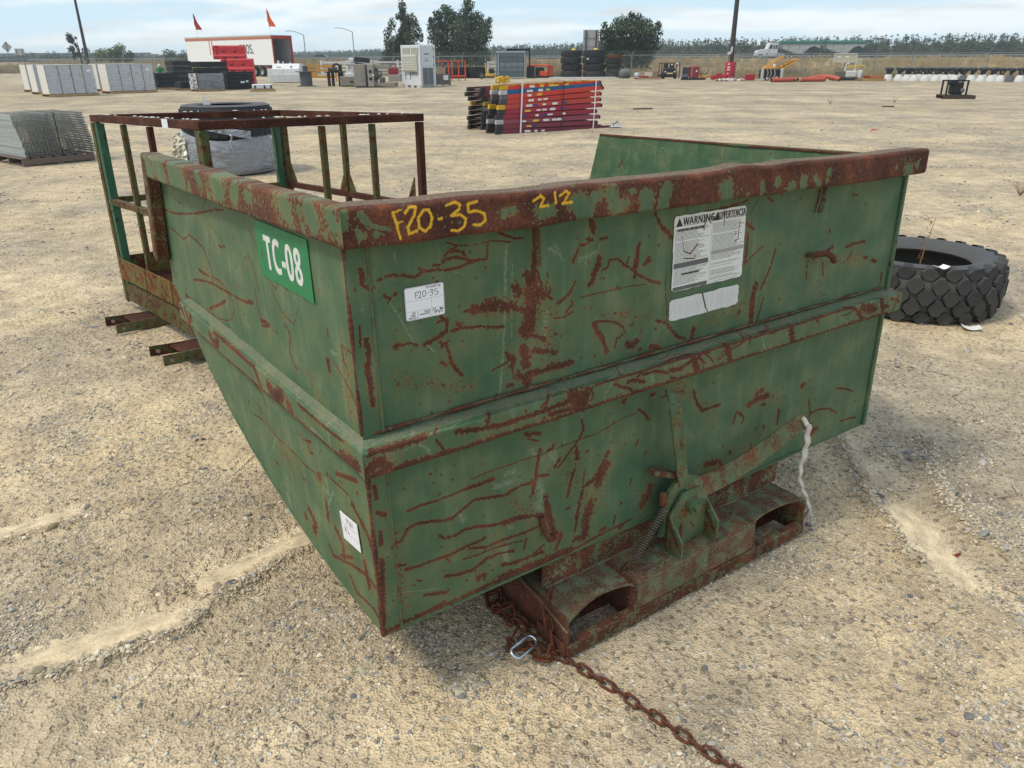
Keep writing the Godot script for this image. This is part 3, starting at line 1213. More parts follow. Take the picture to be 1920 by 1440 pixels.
# paints an old enamelled steel plate: green paint, rust where it is scraped off, rust stains, scuffs, crayon
func worn(wm: float, hm: float, ppm: float, x0: float, ytop: float, rust: Array, pale: Array, green: Array, crayon: Array, base_rust: float, sd: int, dust_from := 99.0, chips := []) -> StandardMaterial3D:
	var w := int(wm * ppm)
	var h := int(hm * ppm)
	var fr := PackedFloat32Array(); fr.resize(w * h)
	var fp := PackedFloat32Array(); fp.resize(w * h)
	var fg := PackedFloat32Array(); fg.resize(w * h)
	var fc := PackedFloat32Array(); fc.resize(w * h)
	strokes(fr, w, h, ppm, x0, ytop, rust, 1.10)
	strokes(fr, w, h, ppm, x0, ytop, chips, 0.37)
	strokes(fp, w, h, ppm, x0, ytop, pale, 1.0, 1.5)
	strokes(fg, w, h, ppm, x0, ytop, green, 1.3, 1.15)
	strokes(fc, w, h, ppm, x0, ytop, crayon, 1.2, 1.05)
	var k := 700.0 / ppm
	var rag := nbytes(w, h, noise(sd, 0.10 * k, FastNoiseLite.TYPE_SIMPLEX_SMOOTH, 4))
	var smear := PackedFloat32Array(); smear.resize(w)
	var fine := nbytes(w, h, noise(sd + 1, 0.31, FastNoiseLite.TYPE_SIMPLEX_SMOOTH, 2))
	var blot := nbytes(w, h, noise(sd + 2, 0.008 * k, FastNoiseLite.TYPE_SIMPLEX_SMOOTH, 5))
	var pat := nbytes(w, h, noise(sd + 7, 0.018 * k, FastNoiseLite.TYPE_SIMPLEX_SMOOTH, 4))
	var strk := noise(sd + 3, 0.03 * k, FastNoiseLite.TYPE_SIMPLEX_SMOOTH, 4)
	var sim := strk.get_image(w, maxi(8, h / 14))
	sim.resize(w, h, Image.INTERPOLATE_CUBIC)
	sim.convert(Image.FORMAT_L8)
	var streak := sim.get_data()
	var dots := noise(sd + 4, 0.028 * k, FastNoiseLite.TYPE_CELLULAR, 1)
	dots.cellular_return_type = FastNoiseLite.RETURN_DISTANCE
	var dt := nbytes(w, h, dots)
	var d := PackedByteArray(); d.resize(w * h * 3)
	var ro := PackedByteArray(); ro.resize(w * h)
	var he := PackedByteArray(); he.resize(w * h)
	var run := 0.985 - 0.012 * k
	for i in w * h:
		var n1 := rag[i] / 255.0 - 0.5
		var fi := fine[i] / 255.0 - 0.5
		var bl := blot[i] / 255.0
		var sk := streak[i] / 255.0
		var q := 0.93 + 0.07 * (sk - 0.5) + 0.20 * (bl - 0.5) + 0.06 * fi
		var r := (0.328 + 0.10 * (bl - 0.5)) * q
		var g := 0.434 * q
		var b := 0.318 * q
		# chalked, sun-bleached paint in runs
		var chalk := clampf((sk - 0.60) * 2.0 + (bl - 0.5) * 1.2, 0, 1) * 0.28
		r = lerpf(r, 0.48, chalk); g = lerpf(g, 0.56, chalk); b = lerpf(b, 0.45, chalk)
		# thin rust wash in runs
		var wash := clampf((0.36 - sk) * 2.4 + (bl - 0.55) * 1.4, 0, 1) * 0.36
		r = lerpf(r, 0.50, wash); g = lerpf(g, 0.46, wash); b = lerpf(b, 0.26, wash)
		var f := maxf(fr[i], base_rust - fg[i] * 0.95 if base_rust > 0 else 0.0)
		if fg[i] > 0.0 and base_rust > 0: f = minf(f, 1.05 - fg[i])
		if dt[i] < 20 and bl > 0.52 and n1 > 0.02: f = maxf(f, 0.62)
		var pt := pat[i] / 255.0
		if base_rust <= 0.0: f *= 0.58 + 0.84 * pt
		var e := f + n1 * 1.05 + fi * 0.16
		if base_rust > 0.7: e += (pt - 0.5) * 0.5
		elif base_rust > 0.12: e += (pt - 0.5) * 1.0 + (sk - 0.5) * 0.5
		var rough := 0.48 + 0.24 * bl
		var col := i % w
		var sm := smear[col] * run
		if e > 0.5: sm = maxf(sm, minf(1.0, sm + 0.09))
		smear[col] = sm
		var bleed := clampf(sm * (0.35 + 1.3 * (sk - 0.35)), 0, 1) * 0.38
		r = lerpf(r, 0.47, bleed); g = lerpf(g, 0.39, bleed); b = lerpf(b, 0.22, bleed)
		var hh := 0.62 + 0.05 * fi
		var st := clampf((e - 0.20) * 3.0, 0, 1) * 0.55
		r = lerpf(r, 0.50, st); g = lerpf(g, 0.40, st); b = lerpf(b, 0.22, st)
		var pp := fp[i] * 0.8 + n1 * 0.55 + fi * 0.35
		if pp > 0.40:
			var z := clampf((pp - 0.40) * 2.2, 0, 1) * 0.48
			r = lerpf(r, 0.63, z); g = lerpf(g, 0.645, z); b = lerpf(b, 0.56, z)
			rough = 0.85
		if e > 0.5:
			var z := clampf((e - 0.5) * 14.0, 0, 1)
			var tone := 0.96 + 0.55 * fi + 0.45 * (bl - 0.5) + 0.36 * n1
			var og := clampf((pt - 0.52) * 2.4 + n1 * 0.8, 0, 1) * 0.75
			r = lerpf(r, lerpf(0.350, 0.47, og) * tone, z); g = lerpf(g, lerpf(0.212, 0.275, og) * tone, z); b = lerpf(b, lerpf(0.168, 0.165, og) * tone, z)
			rough = 0.93
			hh = 0.42 + 0.20 * fi
		elif e > 0.455:
			r = minf(r * 1.12, 1); g = minf(g * 1.10, 1)
			hh = 0.70
		var cr := fc[i] + fi * 0.9 + n1 * 0.2
		if cr > 0.55:
			r = lerpf(r, 0.90, 0.92); g = lerpf(g, 0.70, 0.92); b = lerpf(b, 0.20, 0.92)
			rough = 0.9
		d[i * 3] = int(clampf(r, 0, 1) * 255); d[i * 3 + 1] = int(clampf(g, 0, 1) * 255); d[i * 3 + 2] = int(clampf(b, 0, 1) * 255)
		ro[i] = int(clampf(rough, 0, 1) * 255)
		he[i] = int(clampf(hh, 0, 1) * 255)
	# dust and bird lime lying on an upward face
	if dust_from < 90.0:
		var y1 := int((ytop - dust_from) * ppm)
		for y in range(0, clampi(y1, 0, h)):
			for x in w:
				var i := y * w + x
				var z := clampf((0.52 if dust_from > 0.0 else 0.30) + (rag[i] / 255.0 - 0.5) * 0.8 + (fine[i] / 255.0 - 0.5) * 0.8, 0, 1)
				d[i * 3] = int(lerpf(d[i * 3], 132, z)); d[i * 3 + 1] = int(lerpf(d[i * 3 + 1], 128, z)); d[i * 3 + 2] = int(lerpf(d[i * 3 + 2], 108, z))
	var s := StandardMaterial3D.new()
	s.albedo_texture = tex_rgb(w, h, d)
	s.roughness_texture = tex_l(w, h, ro)
	s.roughness = 1.0
	s.metallic_specular = 0.4
	s.normal_enabled = true
	s.normal_texture = tex_n(w, h, he, 2.2)
	s.normal_scale = 0.8
	return s

func random_marks(sd: int, count: int, wm: float, hm: float, wide: float) -> Array:
	var r := RandomNumberGenerator.new()
	r.seed = sd
	var out := []
	for i in count:
		var p := Vector2(r.randf() * wm, r.randf() * hm) * 1000.0
		var a := r.randf_range(-0.6, 0.6) + (PI / 2 if r.randf() < 0.3 else 0.0)
		var s := [int(r.randf_range(2, wide))]
		for k in r.randi_range(2, 6):
			s.append(int(p.x)); s.append(int(p.y))
			a += r.randf_range(-0.5, 0.5)
			p += Vector2(cos(a), sin(a)) * r.randf_range(15, 55)
		out.append(s)
	return out

var worn_base: StandardMaterial3D
var worn_inside: StandardMaterial3D
var worn_basket: StandardMaterial3D
var bare_rust: StandardMaterial3D
var worn_dusty: StandardMaterial3D
var worn_latch: StandardMaterial3D
var worn_handle: StandardMaterial3D

func make_worn_tiles() -> void:
	worn_base = worn(1.0, 1.0, 620, 0, 1.0, random_marks(3, 70, 1.0, 1.0, 14), random_marks(4, 40, 1, 1, 16), [], [], 0.66, 300)
	worn_inside = worn(1.0, 1.0, 460, 0, 1.0, random_marks(5, 16, 1.0, 1.0, 9), random_marks(6, 75, 1, 1, 4), [], [], 0.0, 330)
	worn_basket = worn(1.0, 1.0, 420, 0, 1.0, random_marks(7, 80, 1.0, 1.0, 20), random_marks(8, 40, 1, 1, 5), [], [], 0.42, 360)
	bare_rust = worn(1.0, 1.0, 420, 0, 1.0, [], random_marks(9, 12, 1, 1, 6), random_marks(10, 6, 1, 1, 8), [], 0.86, 390)
	worn_dusty = worn(1.0, 1.0, 460, 0, 1.0, random_marks(13, 60, 1.0, 1.0, 14), random_marks(14, 120, 1, 1, 30), [], [], 0.60, 430, -1.0)
	worn_handle = worn(1.0, 1.0, 400, 0, 1.0, random_marks(17, 80, 1.0, 1.0, 12), random_marks(18, 30, 1, 1, 8), [], [], 0.42, 470)
	worn_latch = worn(1.0, 1.0, 460, 0, 1.0, random_marks(15, 80, 1.0, 1.0, 9), random_marks(16, 40, 1, 1, 8), [], [], 0.22, 450)
	for s in [worn_base, worn_inside, worn_basket, bare_rust, worn_dusty, worn_latch, worn_handle]:
		s.uv1_triplanar = true
		s.uv1_scale = Vector3.ONE

const PROFILE = [[0.0, 0.0], [0.28, 0.0], [0.48, 0.02], [0.65, 0.045], [0.83, 0.08], [1.03, 0.135], [1.24, 0.205], [1.45, 0.31], [1.60, 0.41], [1.85, 0.60]]
const WIDE = 2.165

func profile_y(d: float) -> float:
	for i in PROFILE.size() - 1:
		if d <= PROFILE[i + 1][0]:
			return lerpf(PROFILE[i][1], PROFILE[i + 1][1], (d - PROFILE[i][0]) / (PROFILE[i + 1][0] - PROFILE[i][0]))
	return 0.6

# a folded edge rail: the section runs inside-bottom, front, top; UV is unrolled so that front and top are one strip
func rail(length: float, out: float, y0: float, y1: float, path: Callable, x0: float, ytop: float, wm: float, hm: float, seg: int, rnd := 0.012, slope := 0.0) -> G:
	var g := G.new()
	var sec := [] # [out, y, unrolled y]
	sec.append([0.0, y0, y0 - out * 0.5])
	sec.append([out - rnd, y0, y0 - rnd * 0.5])
	for k in 4:
		var a := PI / 2 * (k + 1) / 4.0
		sec.append([out - rnd + sin(a) * rnd, y0 + rnd - cos(a) * rnd, y0 + rnd * (k + 1) / 4.0])
	for k in 5:
		var a := PI / 2 * k / 4.0
		sec.append([out - rnd + cos(a) * rnd, y1 - rnd + sin(a) * rnd, y1 - rnd + rnd * 1.57 * k / 4.0])
	sec.append([-0.012, y1 + slope, y1 + out])
	var rows := []
	for i in seg + 1:
		var s := float(i) / seg
		var row := []
		for q in sec:
			var p: Vector3 = path.call(s, q[0], q[1])
			row.append([p, Vector2((s * length - x0) / wm, (ytop - q[2]) / hm)])
		rows.append(row)
	var m_ := sec.size()
	var nrm := []
	for i in seg + 1:
		var rn := []
		for j in m_:
			var ds: Vector3 = rows[mini(i + 1, seg)][j][0] - rows[maxi(i - 1, 0)][j][0]
			var dj: Vector3 = rows[i][mini(j + 1, m_ - 1)][0] - rows[i][maxi(j - 1, 0)][0]
			rn.append(ds.cross(dj).normalized())
		nrm.append(rn)
	for i in seg:
		for j in m_ - 1:
			var a: Array = rows[i][j]; var b: Array = rows[i + 1][j]; var c: Array = rows[i + 1][j + 1]; var d: Array = rows[i][j + 1]
			g.stri(a[0], b[0], c[0], nrm[i][j], nrm[i + 1][j], nrm[i + 1][j + 1], a[1], b[1], c[1])
			g.stri(a[0], c[0], d[0], nrm[i][j], nrm[i + 1][j + 1], nrm[i][j + 1], a[1], c[1], d[1])
	for e in [0, seg]:
		var mid := Vector3.ZERO
		for q in rows[e]: mid += q[0]
		mid /= m_
		var inner: Vector3 = rows[1][0][0] if e == 0 else rows[seg - 1][0][0]
		for j in m_:
			var a: Array = rows[e][j]
			var b: Array = rows[e][(j + 1) % m_]
			var pts := [mid, a[0], b[0]]
			var nn: Vector3 = (pts[1] - pts[0]).cross(pts[2] - pts[0])
			if nn.dot(mid - inner) < 0: pts = [mid, b[0], a[0]]
			g.tri(pts[0], pts[1], pts[2], a[1], a[1], a[1])
	return g

func build_hopper() -> void:
	var hop := thing("dump_hopper", "big rusty green steel self-dumping hopper marked TC-08 in the foreground", "hopper", Vector3(-0.340, 0, -1.555), deg_to_rad(34.5))
	var BT := Transform3D(Basis(Vector3.RIGHT, deg_to_rad(-1.5)), Vector3(0, 0.25, 0))
	var dent := noise(61, 1.6, FastNoiseLite.TYPE_SIMPLEX_SMOOTH, 2)
	var hits := [Vector4(0.52, 0.72, 0.10, 0.016), Vector4(0.62, 0.30, 0.09, 0.014), Vector4(0.85, 0.20, 0.08, 0.012), Vector4(0.35, 0.30, 0.12, 0.012), Vector4(1.55, 0.30, 0.10, 0.012), Vector4(0.75, 0.85, 0.08, 0.010), Vector4(1.75, 0.85, 0.14, 0.014), Vector4(1.20, 0.42, 0.07, 0.010), Vector4(0.25, 0.70, 0.08, 0.008)]
	# walls
	var rear_mat := worn(2.17, 1.06, 680, 0, 1.06, RUST_REAR, PALE_REAR, [], [], 0.0, 200, 99.0, [[110, 545, 800, 560, 640], [90, 700, 760, 900, 700], [120, 620, 330, 700, 150], [100, 420, 250, 560, 120], [70, 250, 180, 400, 90], [80, 1180, 640, 1350, 680], [70, 1450, 330, 1600, 260], [60, 100, 700, 300, 640], [60, 1650, 760, 2000, 720], [60, 60, 300, 60, 60], [60, 1000, 500, 1250, 300]])
	var g := G.new()
	g.sheet(90, 44, func(s: float, t: float) -> Vector3:
		var u := s * WIDE
		var y := t * 1.06
		var hit := 0.0
		for q in hits: hit += q.w * exp(-(pow(u - q.x, 2.0) + pow(y - q.y, 2.0)) / (q.z * q.z))
		return Vector3(u, y, -hit + (dent.get_noise_2d(u, y) * 0.012 + dent.get_noise_2d(u * 3.0 + 5.0, y * 3.0) * 0.004 - 0.006) * pow(sin(PI * s), 0.6) * clampf(minf(maxf(absf(u - 1.148) / 0.06 - 2.7, absf(y - 0.83) / 0.06 - 2.8), maxf(absf(u - 0.182) / 0.04 - 1.4, absf(y - 0.883) / 0.04 - 1.1)), 0, 1)), 0.005,
		func(p: Vector3) -> Vector2: return Vector2(p.x / 2.17, (1.06 - p.y) / 1.06))
	var rear := part(hop, "rear_wall", g, rear_mat, BT)
	var left_mat := worn(1.94, 1.12, 640, -0.05, 1.06, RUST_LEFT, PALE_LEFT, [], [], 0.0, 220, 99.0, [[70, 60, 800, 60, 620], [90, 250, 560, 300, 640], [90, 120, 300, 200, 120], [80, 500, 300, 700, 250], [70, 900, 700, 1300, 760]])
	var wall := func(s: float, t: float) -> Vector3:
		var db := s * 1.85
		var b := Vector2(db, profile_y(db))
		var tp := Vector2(s * 1.69, 1.06)
		var q := b.lerp(tp, t)
		return Vector3(-0.02 * q.x, q.y, -q.x)
	g = G.new()
	g.sheet(48, 26, func(s: float, t: float) -> Vector3:
		var p: Vector3 = wall.call(1.0 - s, t)
		p.x += 0.010 * absf(dent.get_noise_2d(p.z * 1.3 + 7, p.y * 1.3)) * sin(PI * s) * clampf(maxf((-p.z - 0.62) / 0.3, (0.80 - p.y) / 0.25), 0, 1)
		return p, 0.005,
		func(p: Vector3) -> Vector2: return Vector2((-p.z + 0.05) / 1.94, (1.06 - p.y) / 1.12))
	part(hop, "left_wall", g, left_mat, BT)
	g = G.new()
	g.sheet(30, 12, func(s: float, t: float) -> Vector3:
		var p: Vector3 = wall.call(s, t)
		p.y = lerpf(p.y, p.y * 1.012, t)
		p.x = WIDE + 0.012 + dent.get_noise_2d(p.z, p.y + 30) * 0.006
		return p, 0.005)
	part(hop, "right_wall", g, worn_inside, BT)
	g = G.new()
	g.sheet(6, 36, func(s: float, t: float) -> Vector3:
		var d := 1.85 * t
		return Vector3(s * (WIDE + 0.012) - 0.02 * d * (1 - s), profile_y(d) + 0.003, -d), 0.006)
	part(hop, "curved_floor", g, worn_inside, BT)
	# corner strips where the rear plate laps the side walls
	g = G.new()
	g.sheet(1, 20, func(s: float, t: float) -> Vector3: return Vector3(-0.004 + s * 0.050, t * 1.045, 0.0045), 0.004,
		func(p: Vector3) -> Vector2: return Vector2(maxf(p.x, 0.002) / 2.17, (1.06 - p.y) / 1.06))
	part(hop, "corner_strip", g, rear_mat, BT)
	g = G.new()
	g.box(Vector3(WIDE + 0.010, 0.52, -0.012), Vector3(0.018, 1.04, 0.05), 0.004)
	part(hop, "corner_strip", g, worn_inside, BT)
	# top rail
	var rim_mat := worn(2.30, 0.20, 860, -0.05, 1.21, [], [], GREEN_REAR_RIM, CRAYON, 0.92, 240, 1.135)
	g = rail(2.19, 0.072, 1.036, 1.122, func(s: float, o: float, y: float) -> Vector3:
		var u := lerpf(-0.030 * o / 0.072, 2.170 + 0.012 * o / 0.072, s)
		var bump := 0.006 * exp(-pow((u - 1.22) / 0.05, 2.0)) if y > 1.1 else 0.0
		return Vector3(u, y + dent.get_noise_2d(u * 1.5, 3) * 0.006 + bump - 0.022 * s, o + dent.get_noise_2d(u * 1.2, 9) * 0.007), -0.05, 1.21, 2.30, 0.20, 56)
	part(hop, "top_rail", g, rim_mat, BT)
	var lrim_mat := worn(2.00, 0.56, 560, -0.10, 1.21, random_marks(12, 16, 1.8, 0.1, 8).map(func(q: Array) -> Array: return shift_mark(q, 0, 1030)), [], GREEN_LEFT_RIM + [[30, 1740, 1080, 1775, 960, 1800, 880], [26, 1700, 1085, 1600, 1075]], [], 0.72, 250, 1.135)
	g = rail(1.80, 0.050, 1.036, 1.122, func(s: float, o: float, y: float) -> Vector3:
		var d := lerpf(1.735, -0.072 * o / 0.050, s)
		var fd := smoothstep(0.0, 0.5, d)
		return Vector3(-o * lerpf(0.60, 1.0, clampf(d / 1.2, 0, 1)) - 0.02 * maxf(d, 0.0) + dent.get_noise_2d(d * 1.5, 17) * 0.006 * fd, y + dent.get_noise_2d(0, 3) * 0.006 * (1 - fd) + dent.get_noise_2d(d * 1.4, 13) * 0.005 * fd, -d), 0, 1, 1, 1, 44)
	reverse_uv(g, func(p: Vector3) -> Vector2: return Vector2((-p.z + 0.10) / 2.0, (1.21 - p.y) / 0.56))
	part(hop, "top_rail", g, lrim_mat, BT)
	g = G.new()
	for q in [[1.738, 1.121, 1.868, 0.700]]:
		var a := Vector3(-0.058, q[1], -q[0] + 0.034)
		var b := Vector3(-0.064, q[3], -q[2] + 0.038)
		var dirv := (b - a).normalized()
		g.bar(a - dirv * -0.004, b, 0.052, 0.070, 0.006, Vector3(0, 0.25, 1).normalized())
	part(hop, "front_rail", g, worn_base, BT)
	g = G.new()
	g.bar(Vector3(WIDE + 0.010, 1.064, 0.0), Vector3(WIDE + 0.010, 1.070, -1.69), 0.014, 0.010, 0.002)
	part(hop, "top_edge", g, bare_rust, BT)
	# belt
	var edge := random_marks(21, 42, 2.2, 0.085, 9).map(func(q: Array) -> Array: return shift_mark(q, 0, 500))
	edge.append_array([[11, -20, 512, 120, 512, 230, 509, 420, 508, 700, 506, 1000, 509, 1300, 506, 1700, 505, 2150, 506], [17, -30, 545, -10, 520, 40, 545, 60, 520], [12, 20, 575, 100, 570, 160, 574], [8, 250, 560, 380, 540, 520, 545, 640, 552], [30, 620, 560, 650, 530, 660, 550], [16, 1090, 560, 1110, 520], [14, 1240, 575, 1260, 520], [15, 1560, 570, 1580, 515], [20, 1980, 560, 2060, 540], [15, 2100, 570, 2120, 530], [5, 700, 572, 1000, 574, 1400, 572, 1900, 573]])
	var belt_mat := worn(2.32, 0.18, 800, -0.08, 0.66, edge, random_marks(22, 26, 2.2, 0.08, 8).map(func(q: Array) -> Array: return shift_mark(q, 0, 500)), [], [], 0.12, 260, 0.590)
	g = rail(2.24, 0.060, 0.505, 0.575, func(s: float, o: float, y: float) -> Vector3:
		var u := lerpf(-0.032 * o / 0.060, 2.168 + 0.022 * o / 0.06, s)
		return Vector3(u, y + dent.get_noise_2d(u * 1.5, 23) * 0.003, o + 0.0005 + dent.get_noise_2d(u * 1.2, 29) * 0.003), -0.08, 0.66, 2.32, 0.18, 48, 0.005, 0.006)
	part(hop, "side_belt", g, belt_mat, BT)
	var lbelt_mat := worn(1.80, 0.18, 640, -0.10, 0.66, [[15, 1480, 570, 1440, 520, 1400, 560], [13, 1560, 560, 1500, 530], [20, 1150, 545, 1100, 520, 1060, 550], [9, 1100, 575, 900, 575, 700, 572], [14, 680, 570, 640, 520], [26, 560, 545, 520, 520, 470, 555], [20, 420, 540, 400, 520], [24, 60, 520, -20, 530], [8, 1500, 508, 900, 507, 300, 508, 0, 509], [7, 330, 573, 200, 570, 50, 574]], random_marks(24, 24, 1.6, 0.08, 6).map(func(q: Array) -> Array: return shift_mark(q, 0, 500)), [], [], 0.12, 270, 0.592)
	g = rail(1.62, 0.046, 0.505, 0.575, func(s: float, o: float, y: float) -> Vector3:
		var d := lerpf(1.585 + (0.575 - y) * 0.3 - o * 0.35, -0.060 * o / 0.046, s)
		var fd := smoothstep(0.0, 0.5, d)
		return Vector3(-o * lerpf(0.70, 1.0, clampf(d / 1.2, 0, 1)) - 0.02 * maxf(d, 0.0) + dent.get_noise_2d(d * 1.5, 37) * 0.003 * fd, y + dent.get_noise_2d(0, 23) * 0.003 * (1 - fd) + dent.get_noise_2d(d * 1.4, 31) * 0.003 * fd, -d), 0, 1, 1, 1, 40, 0.005, 0.006)
	reverse_uv(g, func(p: Vector3) -> Vector2: return Vector2((-p.z + 0.10) / 1.8, (0.66 - p.y - maxf(0.0, 0.046 + p.x - 0.02 * p.z) * (1.0 if p.y > 0.56 else 0.0)) / 0.18))
	part(hop, "side_belt", g, lbelt_mat, BT)
	g = G.new()
	g.bar(Vector3(WIDE + 0.035, 0.54, 0.02), Vector3(WIDE + 0.035, 0.54, -1.55), 0.04, 0.07, 0.006)
	part(hop, "side_belt", g, worn_base, BT)
	# bent hook and rod stubs on the rear wall
	g = G.new()
	g.tube(PackedVector3Array([Vector3(1.655, 0.782, -0.004), Vector3(1.658, 0.790, 0.030), Vector3(1.685, 0.792, 0.046), Vector3(1.715, 0.778, 0.05), Vector3(1.728, 0.758, 0.05)]), 0.0105, 8)
	part(hop, "hook", g, bare_rust, BT)
	g = G.new()
	g.tube(PackedVector3Array([Vector3(1.690, 1.03, 0.006), Vector3(1.683, 0.97, 0.009), Vector3(1.668, 0.925, 0.010)]), 0.008, 8)
	part(hop, "rod", g, worn_base, BT)
	g = G.new()
	g.tube(PackedVector3Array([Vector3(0.503, 1.03, 0.006), Vector3(0.506, 0.97, 0.008), Vector3(0.507, 0.92, 0.009)]), 0.007, 8)
	part(hop, "rod", g, worn_base, BT)
	g = G.new()
	g.tube(PackedVector3Array([Vector3(0.515, 0.175, 0.004), Vector3(0.520, 0.130, 0.012), Vector3(0.535, 0.100, 0.016), Vector3(0.556, 0.098, 0.012)]), 0.009, 8)
	part(hop, "hook", g, bare_rust, BT)
	weld(hop, [Vector3(0.02, 0.5895, 0.002), Vector3(2.14, 0.5895, 0.002)], BT, worn_base)
	weld(hop, [Vector3(0.048, 0.0, 0.004), Vector3(0.048, 0.5, 0.004)], BT, worn_latch, 0.0035)
	weld(hop, [Vector3(0.048, 0.59, 0.004), Vector3(0.048, 1.03, 0.004)], BT, worn_latch, 0.0035)
	weld(hop, [Vector3(-0.004, 0.0, 0.0), Vector3(-0.002, 0.5, 0.0)], BT, bare_rust, 0.006)
	weld(hop, [Vector3(-0.004, 0.59, 0.0), Vector3(-0.002, 1.03, 0.0)], BT, bare_rust, 0.005)
	weld(hop, [Vector3(0.78, 0.152, 0.140), Vector3(0.78, 0.152, 0.0)], Transform3D.IDENTITY, bare_rust)
	weld(hop, [Vector3(0.54, 0.153, -0.008), Vector3(1.62, 0.153, -0.008)], Transform3D.IDENTITY, worn_dusty)
	build_hopper_labels(hop, BT)
	build_hopper_base(hop)

func shift_mark(q: Array, dx: int, dy: int) -> Array:
	var o := [q[0]]
	for i in range(1, q.size() - 1, 2):
		o.append(q[i] + dx); o.append(q[i + 1] + dy)
	return o

func reverse_uv(g: G, f: Callable) -> void:
	for i in g.v.size(): g.t[i] = f.call(g.v[i])

func text_part(parent: Node, called: String, s: String, size: float, mat: Material, at: Transform3D, squeeze := 1.0, depth := 0.0012, bold := true, face := "Droid Sans") -> MeshInstance3D:
	var tm := TextMesh.new()
	tm.text = s
	var f := SystemFont.new()
	f.font_names = PackedStringArray([face])
	if bold: f.font_weight = 700
	tm.font = f
	tm.font_size = 64
	tm.pixel_size = size / 64.0
	tm.depth = depth
	return part(parent, called, tm, mat, at * Transform3D(Basis.from_scale(Vector3(squeeze, 1, 1)), Vector3.ZERO))

func plate(w: float, h: float, cut := 0.004, depth := 0.0012, ragged := 0.0, sd := 1) -> G:
	var p := PackedVector2Array()
	var r := RandomNumberGenerator.new()
	r.seed = sd
	var corners := [Vector2(-w / 2, -h / 2), Vector2(w / 2, -h / 2), Vector2(w / 2, h / 2), Vector2(-w / 2, h / 2)]
	for i in 4:
		var a: Vector2 = corners[i]
		var b: Vector2 = corners[(i + 1) % 4]
		var dirv := (b - a).normalized()
		var steps := 14 if ragged > 0 else 1
		for k in steps + 1:
			var q := a + dirv * cut + (b - a - dirv * cut * 2) * (float(k) / steps)
			if ragged > 0: q += Vector2(-dirv.y, dirv.x) * r.randf() * ragged
			p.append(q)
	var g := G.new()
	g.prism(p, 0, depth)
	reverse_uv(g, func(q: Vector3) -> Vector2: return Vector2(q.x / w + 0.5, 0.5 - q.y / h))
	return g

func print_tex(w: int, h: int, paint: Callable) -> StandardMaterial3D:
	var im := Image.create(w, h, false, Image.FORMAT_RGB8)
	paint.call(im)
	var s := StandardMaterial3D.new()
	s.albedo_texture = ImageTexture.create_from_image(im)
	s.roughness = 0.55
	return s

func draw_line_on(im: Image, a: Vector2, b: Vector2, wd: float, c: Color) -> void:
	var n := int(a.distance_to(b)) + 1
	for i in n + 1:
		var p := a.lerp(b, float(i) / n)
		im.fill_rect(Rect2i(int(p.x - wd / 2), int(p.y - wd / 2), maxi(1, int(wd)), maxi(1, int(wd))), c)

func sticker_green() -> StandardMaterial3D:
	return print_tex(385, 155, func(im: Image) -> void:
		im.fill(Color(0.09, 0.47, 0.28))
		var r := RandomNumberGenerator.new()
		r.seed = 44
		for k in 60:
			var p := Vector2(r.randf() * 385, r.randf() * 155)
			draw_line_on(im, p, p + Vector2(r.randf_range(-24, 24), r.randf_range(-10, 10)), 1, Color(0.13, 0.52, 0.33) if k % 3 else Color(0.45, 0.66, 0.55))
		for q in [[14, 0, 30, 60], [30, 60, 46, 155], [268, 30, 276, 150], [60, 92, 20, 84], [50, 96, 24, 90]]:
			draw_line_on(im, Vector2(q[0], q[1]), Vector2(q[2], q[3]), 2, Color(0.20, 0.20, 0.14)))

func weld(hop: Node3D, pts: Array, BT: Transform3D, mat: Material, r0 := 0.0045) -> void:
	var cv := Curve3D.new()
	for p in pts: cv.add_point(p)
	var path := PackedVector3Array()
	var rad := []
	var L := cv.get_baked_length()
	var n := int(L / 0.007)
	for i in n + 1:
		path.append(cv.sample_baked(L * i / n))
		rad.append(r0 * (0.85 + 0.3 * absf(sin(i * 1.3)) + 0.25 * sin(i * 0.21)))
	var g := G.new()
	g.tube(path, rad, 6)
	part(hop, "weld_bead", g, mat, BT)

